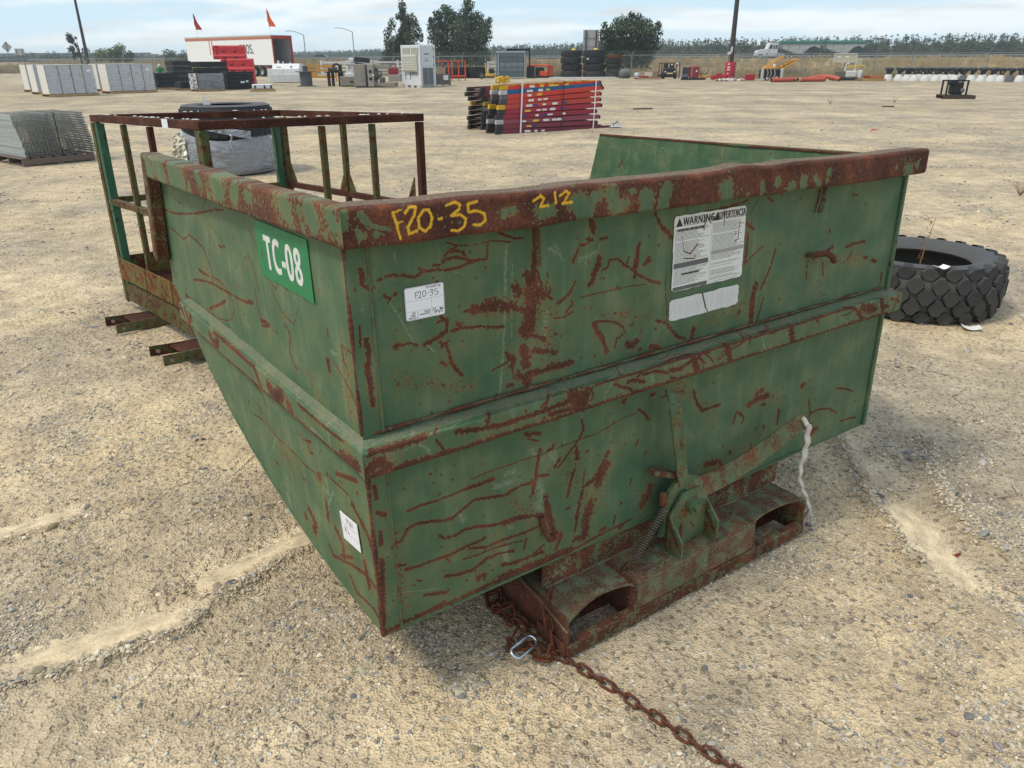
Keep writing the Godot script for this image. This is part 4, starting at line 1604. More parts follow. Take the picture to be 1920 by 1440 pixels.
func build_hopper_labels(hop: Node3D, BT: Transform3D) -> void:
	var white := Color(0.86, 0.86, 0.84)
	var ink := Color(0.13, 0.13, 0.14)
	# warning label in two languages, lines of small print
	var wm := print_tex(620, 440, func(im: Image) -> void:
		im.fill(white)
		var r := RandomNumberGenerator.new()
		r.seed = 5
		im.fill_rect(Rect2i(0, 60, 620, 2), ink)
		im.fill_rect(Rect2i(318, 62, 2, 378), Color(0.4, 0.4, 0.4))
		for side in 2:
			var x0 := 14 + side * 314
			var y := 76
			while y < 432:
				if (side == 0 and (y > 268 and y < 296 or y > 410)) or (side == 1 and (y > 232 and y < 256)):
					im.fill_rect(Rect2i(x0 - 4, y, 292, 9), Color(0.36, 0.36, 0.37) if side == 0 else Color(0.6, 0.6, 0.6))
				elif r.randf() > 0.09:
					var x := x0
					var stop := x0 + int(r.randf_range(180, 288))
					while x < stop:
						var l := r.randi_range(4, 18)
						im.fill_rect(Rect2i(x, y, mini(l, stop - x), 3), Color(0.30, 0.30, 0.31) * r.randf_range(0.9, 1.6))
						x += l + 3
				y += 7
		# scuffs where rust and the steel below show through
		for k in 9:
			var p := Vector2(r.randf_range(230, 320), r.randf_range(30, 110))
			draw_line_on(im, p, p + Vector2(r.randf_range(-10, 14), r.randf_range(6, 24)), r.randf_range(5, 11), Color(0.24, 0.27, 0.23) if k % 2 else Color(0.55, 0.52, 0.42))
		for q in [[150, 226, 205, 180, 7], [90, 208, 150, 232, 6], [92, 250, 175, 262, 6], [175, 262, 190, 246, 5], [566, 80, 560, 196, 6], [560, 196, 528, 212, 6], [538, 150, 530, 170, 5], [90, 210, 70, 120, 3], [420, 10, 424, 96, 6]]:
			draw_line_on(im, Vector2(q[0], q[1]), Vector2(q[2], q[3]), q[4], Color(0.34, 0.19, 0.12))
		for q in [[130, 205, 90, 150], [200, 265, 120, 268], [470, 250, 500, 330]]:
			draw_line_on(im, Vector2(q[0], q[1]), Vector2(q[2], q[3]), 3, Color(0.70, 0.60, 0.42)))
	var sh := Transform3D(Basis(Vector3(1, 0.0, 0), Vector3(-0.03, 1, 0), Vector3(0, 0, 1)), Vector3(1.148, 0.876, 0.0022))
	var lab := part(hop, "warning_label", plate(0.312, 0.224, 0.008, 0.0012, 0.0025, 3), wm, BT * sh)
	var dark := m(0.12, 0.12, 0.13, 0.6, 0.0, 0.0)
	text_part(lab, "lettering", "WARNING", 0.029, dark, Transform3D(Basis(), Vector3(-0.052, 0.093, 0.0018)), 0.95, 0.0008)
	text_part(lab, "lettering", "ADVERTENCIA", 0.029, dark, Transform3D(Basis(), Vector3(0.088, 0.093, 0.0018)), 0.66, 0.0008)
	for q in [-0.134, 0.024]:
		var tri := G.new()
		tri.prism(PackedVector2Array([Vector2(-0.013, -0.011), Vector2(0.013, -0.011), Vector2(0, 0.013)]), 0.0012, 0.002)
		part(lab, "warning_symbol", tri, dark, Transform3D(Basis(), Vector3(q, 0.092, 0)))
	text_part(lab, "lettering", "OPERATING INSTRUCTIONS", 0.0095, dark, Transform3D(Basis(), Vector3(-0.085, 0.069, 0.0018)), 0.9, 0.0008)
	text_part(lab, "lettering", "HOPPER MAINTENANCE", 0.0075, dark, Transform3D(Basis(), Vector3(-0.078, -0.062, 0.0018)), 0.9, 0.0008)
	var blank := print_tex(310, 80, func(im: Image) -> void:
		im.fill(Color(0.80, 0.81, 0.80))
		var r := RandomNumberGenerator.new()
		r.seed = 9
		for k in 60:
			var x := r.randf_range(0, 310)
			draw_line_on(im, Vector2(x, r.randf_range(0, 40)), Vector2(x - r.randf_range(2, 10), r.randf_range(40, 80)), 1, Color(0.68, 0.70, 0.69))
		draw_line_on(im, Vector2(140, 0), Vector2(160, 60), 5, Color(0.34, 0.20, 0.13))
		draw_line_on(im, Vector2(160, 60), Vector2(172, 80), 3, Color(0.34, 0.20, 0.13)))
	part(hop, "blank_label", plate(0.312, 0.070, 0.010, 0.0012, 0.004, 4), blank, BT * Transform3D(Basis(Vector3(1, 0.0, 0), Vector3(-0.03, 1, 0), Vector3(0, 0, 1)), Vector3(1.146, 0.708, 0.0022)))
	# inventory tag with handwriting
	var tag := print_tex(412, 312, func(im: Image) -> void:
		im.fill(Color(0.80, 0.79, 0.82))
		im.fill_rect(Rect2i(10, 10, 392, 292), Color(0.93, 0.94, 0.95))
		var ln := Color(0.45, 0.45, 0.47)
		im.fill_rect(Rect2i(10, 128, 392, 2), ln)
		im.fill_rect(Rect2i(10, 228, 392, 2), ln)
		im.fill_rect(Rect2i(274, 128, 2, 174), ln)
		for q in [[[110, 58], [116, 114]], [[108, 60], [136, 50]], [[112, 84], [132, 80]], [[142, 66], [150, 52], [168, 54], [166, 72], [146, 112], [172, 108]], [[196, 52], [184, 76], [190, 104], [210, 104], [222, 78], [214, 52], [196, 52]], [[244, 78], [254, 77]], [[262, 58], [288, 50], [296, 60], [276, 76], [298, 84], [292, 104], [262, 106]], [[340, 50], [312, 56], [312, 76], [338, 74], [352, 88], [340, 106], [316, 108]], [[284, 236], [296, 236], [288, 262]], [[312, 232], [296, 292]], [[318, 256], [330, 270], [318, 282], [312, 266], [330, 256]], [[340, 256], [350, 282]], [[366, 236], [352, 292]], [[370, 258], [384, 254], [384, 264], [370, 280], [392, 278]]]:
			for k in q.size() - 1: draw_line_on(im, Vector2(q[k][0], q[k][1]), Vector2(q[k + 1][0], q[k + 1][1]), 5, Color(0.12, 0.13, 0.16))
		for y in [238, 260, 282]:
			for x in [118, 250]:
				im.fill_rect(Rect2i(x, y, 12, 12), ln)
				im.fill_rect(Rect2i(x + 3, y + 3, 6, 6), Color(0.93, 0.94, 0.95)))
	var tg := part(hop, "inventory_tag", plate(0.103, 0.078, 0.004, 0.0012), tag, BT * Transform3D(Basis(), Vector3(0.182, 0.883, 0.0022)))
	var grey := m(0.30, 0.30, 0.32, 0.6, 0.0, 0.0)
	var small := [["Fluids", 0.004, -0.0225], ["Inspection", -0.003, -0.0280], ["360", -0.031, -0.0225], ["Video", -0.033, -0.0280], ["Reprints", -0.035, -0.0335], ["Date", 0.043, -0.0225]]
	for q in small: text_part(tg, "lettering", q[0], 0.0058, grey, Transform3D(Basis(), Vector3(q[1], q[2], 0.0015)), 0.85, 0.0004, false)
	text_part(tg, "lettering", "DC SmartIP Tag", 0.0062, grey, Transform3D(Basis(), Vector3(0.024, 0.0335, 0.0015)), 0.85, 0.0004, false)
	# green unit number
	var LB := BT * Transform3D(Basis(Vector3(0.02, 0, 1).normalized(), Vector3.UP, Vector3(-1, 0, 0.02).normalized()), Vector3.ZERO)
	var at := LB * Transform3D(Basis(), Vector3(-0.402, 0.941, 0.0022))
	var sign_ := part(hop, "unit_number_sticker", plate(0.385, 0.155, 0.002, 0.0012), sticker_green(), at)
	text_part(sign_, "lettering", "TC-08", 0.128, m(0.88, 0.89, 0.88, 0.5, 0.0, 0.3), Transform3D(Basis(), Vector3(0.006, -0.004, 0.0016)), 0.82, 0.0008)
	# paper tag low on the left wall
	var low := print_tex(220, 160, func(im: Image) -> void:
		im.fill(Color(0.88, 0.88, 0.90))
		im.fill_rect(Rect2i(8, 60, 204, 2), Color(0.5, 0.5, 0.5))
		im.fill_rect(Rect2i(8, 110, 204, 2), Color(0.5, 0.5, 0.5))
		for q in [[80, 20, 84, 48], [84, 20, 100, 24], [100, 24, 88, 36], [110, 22, 112, 48], [124, 20, 124, 48], [124, 22, 140, 48], [140, 48, 142, 22], [156, 20, 158, 46], [40, 76, 60, 100], [60, 76, 40, 100], [80, 74, 82, 100], [82, 100, 100, 98]]:
			draw_line_on(im, Vector2(q[0], q[1]), Vector2(q[2], q[3]), 4, Color(0.15, 0.15, 0.17)))
	part(hop, "paper_tag", plate(0.112, 0.084, 0.002, 0.0012), low, LB * Transform3D(Basis(Vector3(0, 0, 1), 0.1), Vector3(-0.150, 0.248, 0.0030)))

func build_hopper_base(hop: Node3D) -> void:
	# the skid under the hopper, with fork pockets; x along the rear wall, z towards the camera
	var g := G.new()
	g.box(Vector3(1.073, 0.026, 0.128), Vector3(1.134, 0.050, 0.032), 0.004)
	part(hop, "front_sill", g, worn_base)
	# each fork pocket is a tube open to the front, with a scooped top edge
	for k in 2:
		var u0 := 0.510 if k == 0 else 1.345
		var u1 := 0.786 if k == 0 else 1.632
		g = G.new()
		for q in [[u0, u0 + 0.009], [u1 - 0.009, u1]]:
			var keep := g.x
			g.x = Transform3D(Basis(Vector3(0, 0, 1), Vector3.UP, Vector3(-1, 0, 0)), Vector3(q[1], 0, 0))
			g.prism(PackedVector2Array([Vector2(-1.15, 0.004), Vector2(0.112, 0.004), Vector2(0.112, 0.052), Vector2(0.142, 0.052), Vector2(0.142, 0.100 if q[0] == u0 else 0.134), Vector2(0.118, 0.142), Vector2(-1.15, 0.142)]), 0, 0.009)
			g.x = keep
		part(hop, "pocket_side", g, worn_base if k else bare_rust)
		g = G.new()
		g.sheet(16, 8, func(s: float, t: float) -> Vector3:
			var front := 0.142 - 0.038 * pow(sin(PI * clampf(s, 0, 1)), 0.35)
			var z := lerpf(front, -1.15, t)
			var dip := -0.046 * pow(maxf(0.0, 1.0 - s * (1.7 if k == 0 else 9.0)), 1.4) * maxf(0.0, 1.0 - t * 6.0)
			return Vector3(lerpf(u0 + 0.002, u1 - 0.002, s), 0.150 + dip, z), 0.008)
		part(hop, "pocket_top", g, worn_dusty)
		g = G.new()
		g.box(Vector3((u0 + u1) / 2, 0.0075, -0.55), Vector3(u1 - u0 - 0.02, 0.007, 1.15))
		part(hop, "pocket_floor", g, bare_rust)
	g = G.new()
	g.box(Vector3(1.066, 0.146, 0.066), Vector3(0.556, 0.009, 0.146), 0.002)
	g.box(Vector3(1.066, 0.098, 0.136), Vector3(0.556, 0.088, 0.009), 0.002)
	part(hop, "deck_plate", g, worn_dusty)
	g = G.new()
	g.box(Vector3(1.088, 0.195, -0.014), Vector3(1.116, 0.082, 0.009), 0.003)
	g.box(Vector3(1.088, 0.239, -0.052), Vector3(1.116, 0.008, 0.084), 0.003)
	part(hop, "cross_angle", g, worn_base)
	g = G.new()
	g.box(Vector3(1.088, 0.195, -0.60), Vector3(1.1, 0.09, 0.06), 0.004)
	g.box(Vector3(1.088, 0.16, -1.10), Vector3(1.1, 0.02, 0.07), 0.004)
	part(hop, "cross_bar", g, worn_base)
	# latch bracket: plate with folded wings, bolt, catch plate behind
	g = G.new()
	g.x = Transform3D(Basis(), Vector3(0, 0, 0.062))
	g.prism(PackedVector2Array([Vector2(0.985, 0.150), Vector2(1.155, 0.150), Vector2(1.155, 0.300), Vector2(1.115, 0.356), Vector2(1.035, 0.356), Vector2(0.985, 0.285)]), 0, 0.009)
	g.x = Transform3D(Basis(Vector3(0, 0, 1), Vector3.UP, Vector3(-1, 0, 0)), Vector3(1.160, 0, 0.066))
	g.prism(PackedVector2Array([Vector2(0, 0.150), Vector2(0.062, 0.150), Vector2(0.062, 0.235), Vector2(0, 0.300)]), 0, 0.008)
	g.x = Transform3D(Basis(Vector3(0, 0, 1), Vector3.UP, Vector3(-1, 0, 0)), Vector3(0.990, 0, 0.066))
	g.prism(PackedVector2Array([Vector2(0, 0.150), Vector2(0.066, 0.150), Vector2(0.066, 0.215), Vector2(0, 0.285)]), 0, 0.008)
	part(hop, "latch_bracket", g, worn_latch)
	g = G.new()
	g.x = Transform3D(Basis(Vector3.RIGHT, PI / 2), Vector3(1.078, 0.300, 0.071))
	g.lathe([Vector2(0.026, 0.0), Vector2(0.026, 0.018), Vector2(0.015, 0.018), Vector2(0.015, 0.034), Vector2(0.013, 0.036), Vector2(0.0, 0.036)], 6, false)
	part(hop, "bolt", g, worn_latch)
	g = G.new()
	var arc := PackedVector2Array()
	for k in 13:
		var a := lerpf(0.15, PI * 1.15, k / 12.0)
		arc.append(Vector2(1.062 + 0.092 * cos(a), 0.300 + 0.105 * sin(a)))
	arc.append(Vector2(0.965, 0.20)); arc.append(Vector2(1.10, 0.20))
	g.x = Transform3D(Basis(), Vector3(0, 0, 0.040))
	g.prism(arc, 0, 0.012)
	part(hop, "catch_plate", g, worn_latch)
	# upright lever and long handle
	g = G.new()
	g.bar(Vector3(1.050, 0.385, 0.052), Vector3(0.966, 0.690, 0.062), 0.046, 0.012, 0.003, Vector3(0, 0, 1))
	g.bar(Vector3(0.966, 0.690, 0.062), Vector3(0.985, 0.715, 0.020), 0.040, 0.010, 0.003, Vector3(0.2, 0.7, 0.7))
	part(hop, "latch_lever", g, worn_latch)
	g = G.new()
	g.bar(Vector3(1.050, 0.400, 0.030), Vector3(0.935, 0.445, 0.016), 0.035, 0.02, 0.004)
	part(hop, "catch_arm", g, worn_base)
	g = G.new()
	g.sheet(28, 1, func(s: float, t: float) -> Vector3:
		var u := lerpf(1.060, 1.590, s)
		var y := 0.345 + 0.115 * smoothstep(0.0, 1.0, s) * s + 0.02 * s
		return Vector3(u, y + (t - 0.5) * lerpf(0.066, 0.044, s), 0.060 + 0.050 * s - (t - 0.5) * 0.030), 0.010)
	part(hop, "latch_handle", g, worn_handle)
	# spring
	g = G.new()
	var sp := PackedVector3Array()
	var A := Vector3(0.838, 0.188, 0.070)
	var Bq := Vector3(0.958, 0.322, 0.066)
	var ax := (Bq - A).normalized()
	var e1 := ax.cross(Vector3(0, 0, 1)).normalized()
	var e2 := ax.cross(e1)
	var turns := 21
	for k in turns * 9 + 1:
		var s := float(k) / (turns * 9)
		var an := TAU * turns * s
		sp.append(A.lerp(Bq, s) + (e1 * cos(an) + e2 * sin(an)) * 0.0125)
	g.tube(sp, 0.0024, 5)
	part(hop, "spring", g, m(0.45, 0.42, 0.36, 0.55, 0.3, 0.2))
	g = G.new()
	g.tube(PackedVector3Array([A, A - ax * 0.03, Vector3(0.808, 0.152, 0.066)]), 0.004, 6)
	g.bar(Vector3(0.80, 0.150, 0.052), Vector3(0.812, 0.178, 0.070), 0.030, 0.006)
	part(hop, "spring_hook", g, worn_base)
	g = G.new()
	g.tube(PackedVector3Array([Bq, Bq + ax * 0.022, Vector3(0.975, 0.350, 0.050)]), 0.004, 6)
	g.bar(Vector3(0.963, 0.325, 0.05), Vector3(0.965, 0.375, 0.05), 0.020, 0.018, 0.004)
	part(hop, "spring_hook", g, worn_base)
	# end plate at the left with a hole for the chain
	g = G.new()
	g.box(Vector3(0.503, 0.030, 0.070), Vector3(0.008, 0.05, 0.14), 0.002)
	part(hop, "end_plate", g, bare_rust)
	# white cord tied to the handle: it can be lifted away, so it is a thing of its own
	var cord := thing("cord", "frayed white braided cord tied to the end of the hopper's latch handle", "cord", hop.transform * Vector3(1.60, 0.0, 0.118), hop.rotation.y)
	var cm := m(0.83, 0.81, 0.76, 0.9, 0.0, 0.15)
	g = G.new()
	g.sheet(3, 26, func(s: float, t: float) -> Vector3:
		var y := lerpf(0.470, 0.095, t)
		var sway := 0.012 * sin(t * 7.0) + 0.085 * smoothstep(0.42, 1.0, t)
		var wide := 0.026 if t < 0.4 else 0.017
		return Vector3(-0.018 + sway + (0.5 - s) * wide, y, 0.012 + 0.004 * sin(t * 40.0)), 0.005)
	part(cord, "braid", g, cm)
	g = G.new()
	g.tube(PackedVector3Array([Vector3(-0.03, 0.472, 0.014), Vector3(-0.026, 0.486, -0.004), Vector3(-0.014, 0.484, -0.018), Vector3(-0.004, 0.460, -0.022), Vector3(-0.010, 0.430, -0.012)]), 0.009, 6)
	part(cord, "loop", g, cm)
	g = G.new()
	for k in 16:
		var a := TAU * k / 16.0
		var rr := 0.010 + 0.018 * (k % 3) / 2.0
		g.tube(PackedVector3Array([Vector3(0.080, 0.105, 0.012), Vector3(0.084 + cos(a) * 0.007, 0.075, 0.012 + sin(a) * 0.007), Vector3(0.088 + cos(a) * rr, 0.028 + 0.012 * (k % 2), 0.012 + sin(a) * rr)]), 0.0020, 4)
	part(cord, "frayed_end", g, cm)


# ------------------------------------------------------------------ chain
func link_mesh(len_: float, wide: float, r: float) -> ArrayMesh:
	var g := G.new()
	var p := PackedVector3Array()
	var rr := wide / 2 - r
	var straight := len_ / 2 - wide / 2
	for k in 7:
		var a := -PI / 2 + PI * k / 6.0
		p.append(Vector3(0, sin(a) * rr, straight + cos(a) * rr))
	for k in 7:
		var a := PI / 2 + PI * k / 6.0
		p.append(Vector3(0, sin(a) * rr, -straight + cos(a) * rr))
	g.tube(p, r, 7, false, true)
	return g.mesh()

func lay_links(chain: Node3D, path: PackedVector3Array, pitch: float, mesh: Mesh, mat: Material, sd: int, roll0 := 0.7) -> void:
	var cv := Curve3D.new()
	for p in path: cv.add_point(p)
	var L := cv.get_baked_length()
	var n := int(L / pitch)
	var r := RandomNumberGenerator.new()
	r.seed = sd
	for i in n:
		var s := pitch * (i + 0.5)
		var a := cv.sample_baked(maxf(0, s - 0.012))
		var b := cv.sample_baked(minf(L, s + 0.012))
		var z := (b - a).normalized()
		var up := Vector3.UP if absf(z.y) < 0.85 else Vector3.RIGHT
		var x := up.cross(z).normalized()
		var y := z.cross(x)
		var roll := roll0 + (PI / 2 if i % 2 else 0.0) + r.randf_range(-0.18, 0.18)
		var bs := Basis(x, y, z) * Basis(Vector3(0, 0, 1), roll) * Basis(Vector3.UP, r.randf_range(-0.06, 0.06))
		part(chain, "link", mesh, mat, Transform3D(bs, cv.sample_baked(s)))

func build_chain() -> void:
	var rust := worn(0.5, 0.5, 420, 0, 0.5, [], [], random_marks(31, 4, 0.5, 0.5, 5), [], 0.9, 410)
	rust.uv1_triplanar = true
	rust.uv1_scale = Vector3.ONE * 2.0
	rust.albedo_color = Color(0.92, 0.90, 0.90)
	var bright := rust.duplicate() as StandardMaterial3D
	bright.albedo_color = Color(1.0, 0.92, 0.84)
	var lk := link_mesh(0.060, 0.031, 0.0044)
	var c := thing("chain", "long rusty chain trailing over the dirt towards the camera from the hopper's skid", "chain", Vector3(0.33, 0, -1.55))
	var gy := func(x: float, z: float, h: float) -> Vector3: return Vector3(x - 0.33, ground_y(x, z) + h, z + 1.55)
	var p := PackedVector3Array()
	for q in [[0.02, -1.80], [0.105, -1.752], [0.17, -1.71], [0.214, -1.664], [0.256, -1.627], [0.300, -1.590], [0.335, -1.549], [0.380, -1.512], [0.423, -1.468], [0.480, -1.408], [0.542, -1.352], [0.60, -1.29], [0.68, -1.21]]:
		p.append(gy.call(q[0], q[1], 0.015))
	lay_links(c, p, 0.0415, lk, rust, 5)
	# the heap and the strand that hangs from the skid
	var hb := Transform3D(Basis(Vector3.UP, deg_to_rad(34.5)), Vector3(-0.340, 0, -1.555))
	var h := thing("chain", "rusty chain hanging from the skid's corner and heaped under the hopper's edge", "chain", hb * Vector3(0.47, 0, 0.0), deg_to_rad(34.5))
	p = PackedVector3Array()
	for q in [[0.548, 0.150, 0.008], [0.520, 0.128, 0.030], [0.498, 0.110, 0.056], [0.494, 0.075, 0.076], [0.488, 0.045, 0.092], [0.470, 0.022, 0.112], [0.452, 0.014, 0.120], [0.435, 0.014, 0.100], [0.440, 0.016, 0.068], [0.425, 0.016, 0.040], [0.402, 0.015, 0.030], [0.395, 0.015, 0.005], [0.430, 0.022, -0.005], [0.462, 0.030, -0.030], [0.440, 0.034, -0.060], [0.470, 0.036, -0.080], [0.482, 0.050, -0.110], [0.450, 0.045, -0.120], [0.440, 0.020, -0.150], [0.480, 0.022, -0.170], [0.500, 0.030, -0.205], [0.470, 0.020, -0.225], [0.445, 0.015, -0.200], [0.455, 0.015, -0.10], [0.485, 0.018, -0.050], [0.492, 0.016, 0.01], [0.470, 0.018, 0.045]]:
		p.append(Vector3(q[0] - 0.47, q[1], q[2]))
	lay_links(h, p, 0.0415, lk, bright, 8, 0.3)
	var ql := thing("quick_link", "shiny steel quick link joining the heaped rusty chain beside the skid", "quick link", hb * Vector3(0.415, 0, 0.052), deg_to_rad(34.5 + 12))
	var g := G.new()
	var s := PackedVector3Array()
	for k in 9:
		var a := -PI / 2 + PI * k / 8.0
		s.append(Vector3(0.032 + cos(a) * 0.016, 0, sin(a) * 0.018))
	for k in 9:
		var a := PI / 2 + PI * k / 8.0
		s.append(Vector3(-0.032 + cos(a) * 0.016, 0, sin(a) * 0.018))
	g.tube(s, 0.0048, 8, false, true)
	var tilt := Transform3D(Basis(Vector3(1, 0, 0), 0.45), Vector3(0, 0.032, 0))
	var chrome := m(0.80, 0.81, 0.82, 0.22, 0.9, 0.0)
	part(ql, "body", g, chrome, tilt)
	g = G.new()
	g.cyl(Vector3(-0.014, 0, -0.018), Vector3(0.020, 0, -0.018), 0.0082, 0.0082, 6)
	part(ql, "sleeve", g, chrome, tilt)

# ------------------------------------------------------------------ man basket
func build_basket() -> void:
	var at := Vector3(-1.54, 0.028, -3.897)
	var o := thing("man_basket", "rusty green man basket with open rails and a grated floor behind the hopper", "basket", at)
	var yaw := Basis(Vector3.UP, deg_to_rad(42.57))
	var dirv := (yaw * Vector3(1.337, 0, -1.804)).normalized()
	o.transform = Transform3D(Basis(Vector3.UP.cross(dirv).normalized(), deg_to_rad(2.04)) * yaw, at)
	var wb := worn_basket
	var lime := m(0.80, 0.79, 0.75, 0.9, 0.0, 0.3)
	var X := 1.337
	var Z := -1.804
	var T := 1.325
	var olive := worn_basket.duplicate() as StandardMaterial3D
	olive.albedo_color = Color(0.86, 0.80, 0.66)
	var jade := worn_inside.duplicate() as StandardMaterial3D
	jade.albedo_color = Color(0.66, 0.88, 0.86)
	var dark := bare_rust.duplicate() as StandardMaterial3D
	dark.albedo_color = Color(0.80, 0.74, 0.72)
	var g: G
	# top rails
	for q in [[Vector3(0, T, 0), Vector3(X, T, 0)], [Vector3(0, T, Z), Vector3(X, T, Z)], [Vector3(0, T, 0.025), Vector3(0, T, Z - 0.025)], [Vector3(X, T, 0.025), Vector3(X, T, Z - 0.025)]]:
		g = G.new()
		g.bar(q[0], q[1], 0.044, 0.044, 0.004)
		part(o, "top_rail", g, dark)
	# droppings along the rails
	var r := RandomNumberGenerator.new()
	r.seed = 12
	g = G.new()
	for k in 70:
		var t := r.randf()
		var side := r.randi() % 4
		var p: Vector3 = [Vector3(t * X, T, 0), Vector3(t * X, T, Z), Vector3(0, T, t * Z), Vector3(X, T, t * Z)][side]
		g.x = Transform3D(Basis(Vector3.UP, r.randf() * 6.0), p + Vector3(r.randf_range(-0.016, 0.016), 0.0255, r.randf_range(-0.016, 0.016)))
		g.lathe([Vector2(r.randf_range(0.006, 0.02), 0.0), Vector2(0.004, 0.004), Vector2(0, 0.005)], 6)
	var lm := part(o, "bird_droppings", g, lime)
	lm.set_meta("kind", "stuff")
	# posts
	for q in [[0.0, 0.0, 0.05], [X * 0.50, 0.0, 0.036], [X * 0.745, 0.0, 0.036], [X, 0.0, 0.045], [0.0, Z * 0.42, 0.036], [0.0, Z * 0.68, 0.036], [0.0, Z, 0.055], [X, Z, 0.055], [X, Z * 0.5, 0.04], [X * 0.5, Z, 0.04]]:
		g = G.new()
		var e := 0.004
		g.bar(Vector3(q[0], 0.08, q[1]), Vector3(q[0], T - 0.026, q[1]), q[2], q[2] * 0.9, e)
		part(o, "post", g, olive if r.randf() < 0.75 else dark)
	# gate leaf beside the far post
	g = G.new()
	g.bar(Vector3(0.0, 0.22, Z + 0.085), Vector3(0.0, T - 0.03, Z + 0.085), 0.05, 0.05, 0.004)
	g.bar(Vector3(0.004, 0.70, Z + 0.03), Vector3(0.004, 0.70, Z + 0.085), 0.04, 0.04)
	part(o, "gate_post", g, jade)
	g = G.new()
	g.bar(Vector3(X - 0.065, 0.10, Z), Vector3(X - 0.065, T - 0.03, Z), 0.05, 0.05, 0.004)
	g.bar(Vector3(X - 0.065, 0.72, Z), Vector3(X - 0.03, 0.72, Z), 0.04, 0.04)
	part(o, "gate_post", g, jade)
	# mid rails with gussets
	for q in [[Vector3(0, 0.79, -0.02), Vector3(0, 0.79, Z)], [Vector3(X, 0.79, -0.02), Vector3(X, 0.79, Z)], [Vector3(0.02, 0.79, Z), Vector3(X, 0.79, Z)], [Vector3(0.02, 0.79, 0), Vector3(X, 0.79, 0)]]:
		g = G.new()
		g.bar(q[0], q[1], 0.040, 0.040, 0.003)
		part(o, "mid_rail", g, dark if q[0].x > 0.5 else olive)
	for q in [[X, Z * 0.5], [X, -0.06], [X, Z + 0.04]]:
		for sgn in [-1.0, 1.0]:
			g = G.new()
			g.x = Transform3D(Basis(Vector3(0, 0, sgn), Vector3.UP, Vector3(-sgn, 0, 0)), Vector3(q[0], 0.795, q[1] + sgn * 0.02))
			g.prism(PackedVector2Array([Vector2(0, 0.016), Vector2(0.085, 0.016), Vector2(0, 0.17)]), -0.004, 0.004)
			part(o, "gusset", g, olive)
	# toe boards, lower frame, floor
	var yel := worn_basket.duplicate() as StandardMaterial3D
	yel.albedo_color = Color(1.0, 0.86, 0.62)
	for q in [[Vector3(-0.031, 0.33, -0.02), Vector3(-0.031, 0.33, Z * 0.42)], [Vector3(-0.031, 0.33, Z * 0.43), Vector3(-0.031, 0.33, Z * 0.68)], [Vector3(-0.031, 0.33, Z * 0.69), Vector3(-0.031, 0.33, Z + 0.03)], [Vector3(0.03, 0.33, Z), Vector3(X, 0.33, Z)], [Vector3(X, 0.33, 0), Vector3(X, 0.33, Z)]]:
		g = G.new()
		g.bar(q[0], q[1], 0.008, 0.15, 0.002)
		part(o, "toe_board", g, yel)
	for q in [[Vector3(0, 0.16, 0), Vector3(0, 0.16, Z)], [Vector3(X, 0.16, 0), Vector3(X, 0.16, Z)], [Vector3(0, 0.16, 0), Vector3(X, 0.16, 0)], [Vector3(0, 0.16, Z), Vector3(X, 0.16, Z)]]:
		g = G.new()
		g.bar(q[0], q[1], 0.035, 0.14, 0.004)
		part(o, "floor_beam", g, olive)
	g = G.new()
	var st := 0.062
	var k2 := 0
	while k2 * st < X - Z:
		for sg in [0, 1]:
			var c := k2 * st
			# diagonals across the floor, clipped to it
			var a: Vector2
			var b: Vector2
			a = Vector2(c, 0) if c <= X else Vector2(X, c - X)
			b = Vector2(0, c) if c <= -Z else Vector2(c + Z, -Z)
			if sg: a.x = X - a.x; b.x = X - b.x
			if a.distance_to(b) > 0.03: g.bar(Vector3(a.x, 0.262, -a.y), Vector3(b.x, 0.262, -b.y), 0.006, 0.010)
		k2 += 1
	var gr := part(o, "floor_grating", g, dark)
	gr.set_meta("kind", "stuff")
	# fork pockets with drilled lugs sticking out on the left
	for z0 in [-0.42, -1.28]:
		g = G.new()
		g.box(Vector3(0.52, 0.065, z0 - 0.07), Vector3(1.36, 0.008, 0.19), 0.002)
		part(o, "pocket_top", g, dark)
		for sgn in [-1, 1]:
			g = G.new()
			g.sheet(10, 1, func(s: float, t: float) -> Vector3:
				return Vector3(lerpf(-0.27, 1.2, s), 0.004 + t * 0.062 + 0.012 * pow(1 - s, 6.0), z0 - 0.07 - sgn * -0.088 + 0.03 * pow(1 - s, 5.0) * sgn), 0.009)
			part(o, "pocket_side", g, dark if sgn < 0 else worn_basket)
			g = G.new()
			g.x = Transform3D(Basis(Vector3.RIGHT, PI / 2), Vector3(-0.225, 0.042, z0 - 0.07 + sgn * 0.088 + 0.024 * sgn))
			g.lathe([Vector2(0.012, -0.006), Vector2(0.012, 0.006), Vector2(0, 0.006)], 10)
			part(o, "lug_hole", g, m(0.62, 0.56, 0.45, 0.9, 0.0, 0.2))
	# small chain on the gate and a paper tag
	var lk := link_mesh(0.030, 0.018, 0.0025)
	var ch := PackedVector3Array([Vector3(X - 0.10, 1.28, Z + 0.03), Vector3(X - 0.085, 1.1, Z + 0.035), Vector3(X - 0.09, 0.95, Z + 0.035), Vector3(X - 0.10, 0.86, Z + 0.03)])
	lay_links(o, ch, 0.022, lk, dark, 3)
	g = G.new()
	g.box(Vector3(0, 0, 0), Vector3(0.002, 0.046, 0.085))
	part(o, "paper_tag", g, m(0.85, 0.86, 0.88, 0.6, 0.0, 0.0), Transform3D(Basis(), Vector3(-0.027, T, Z * 0.235)))

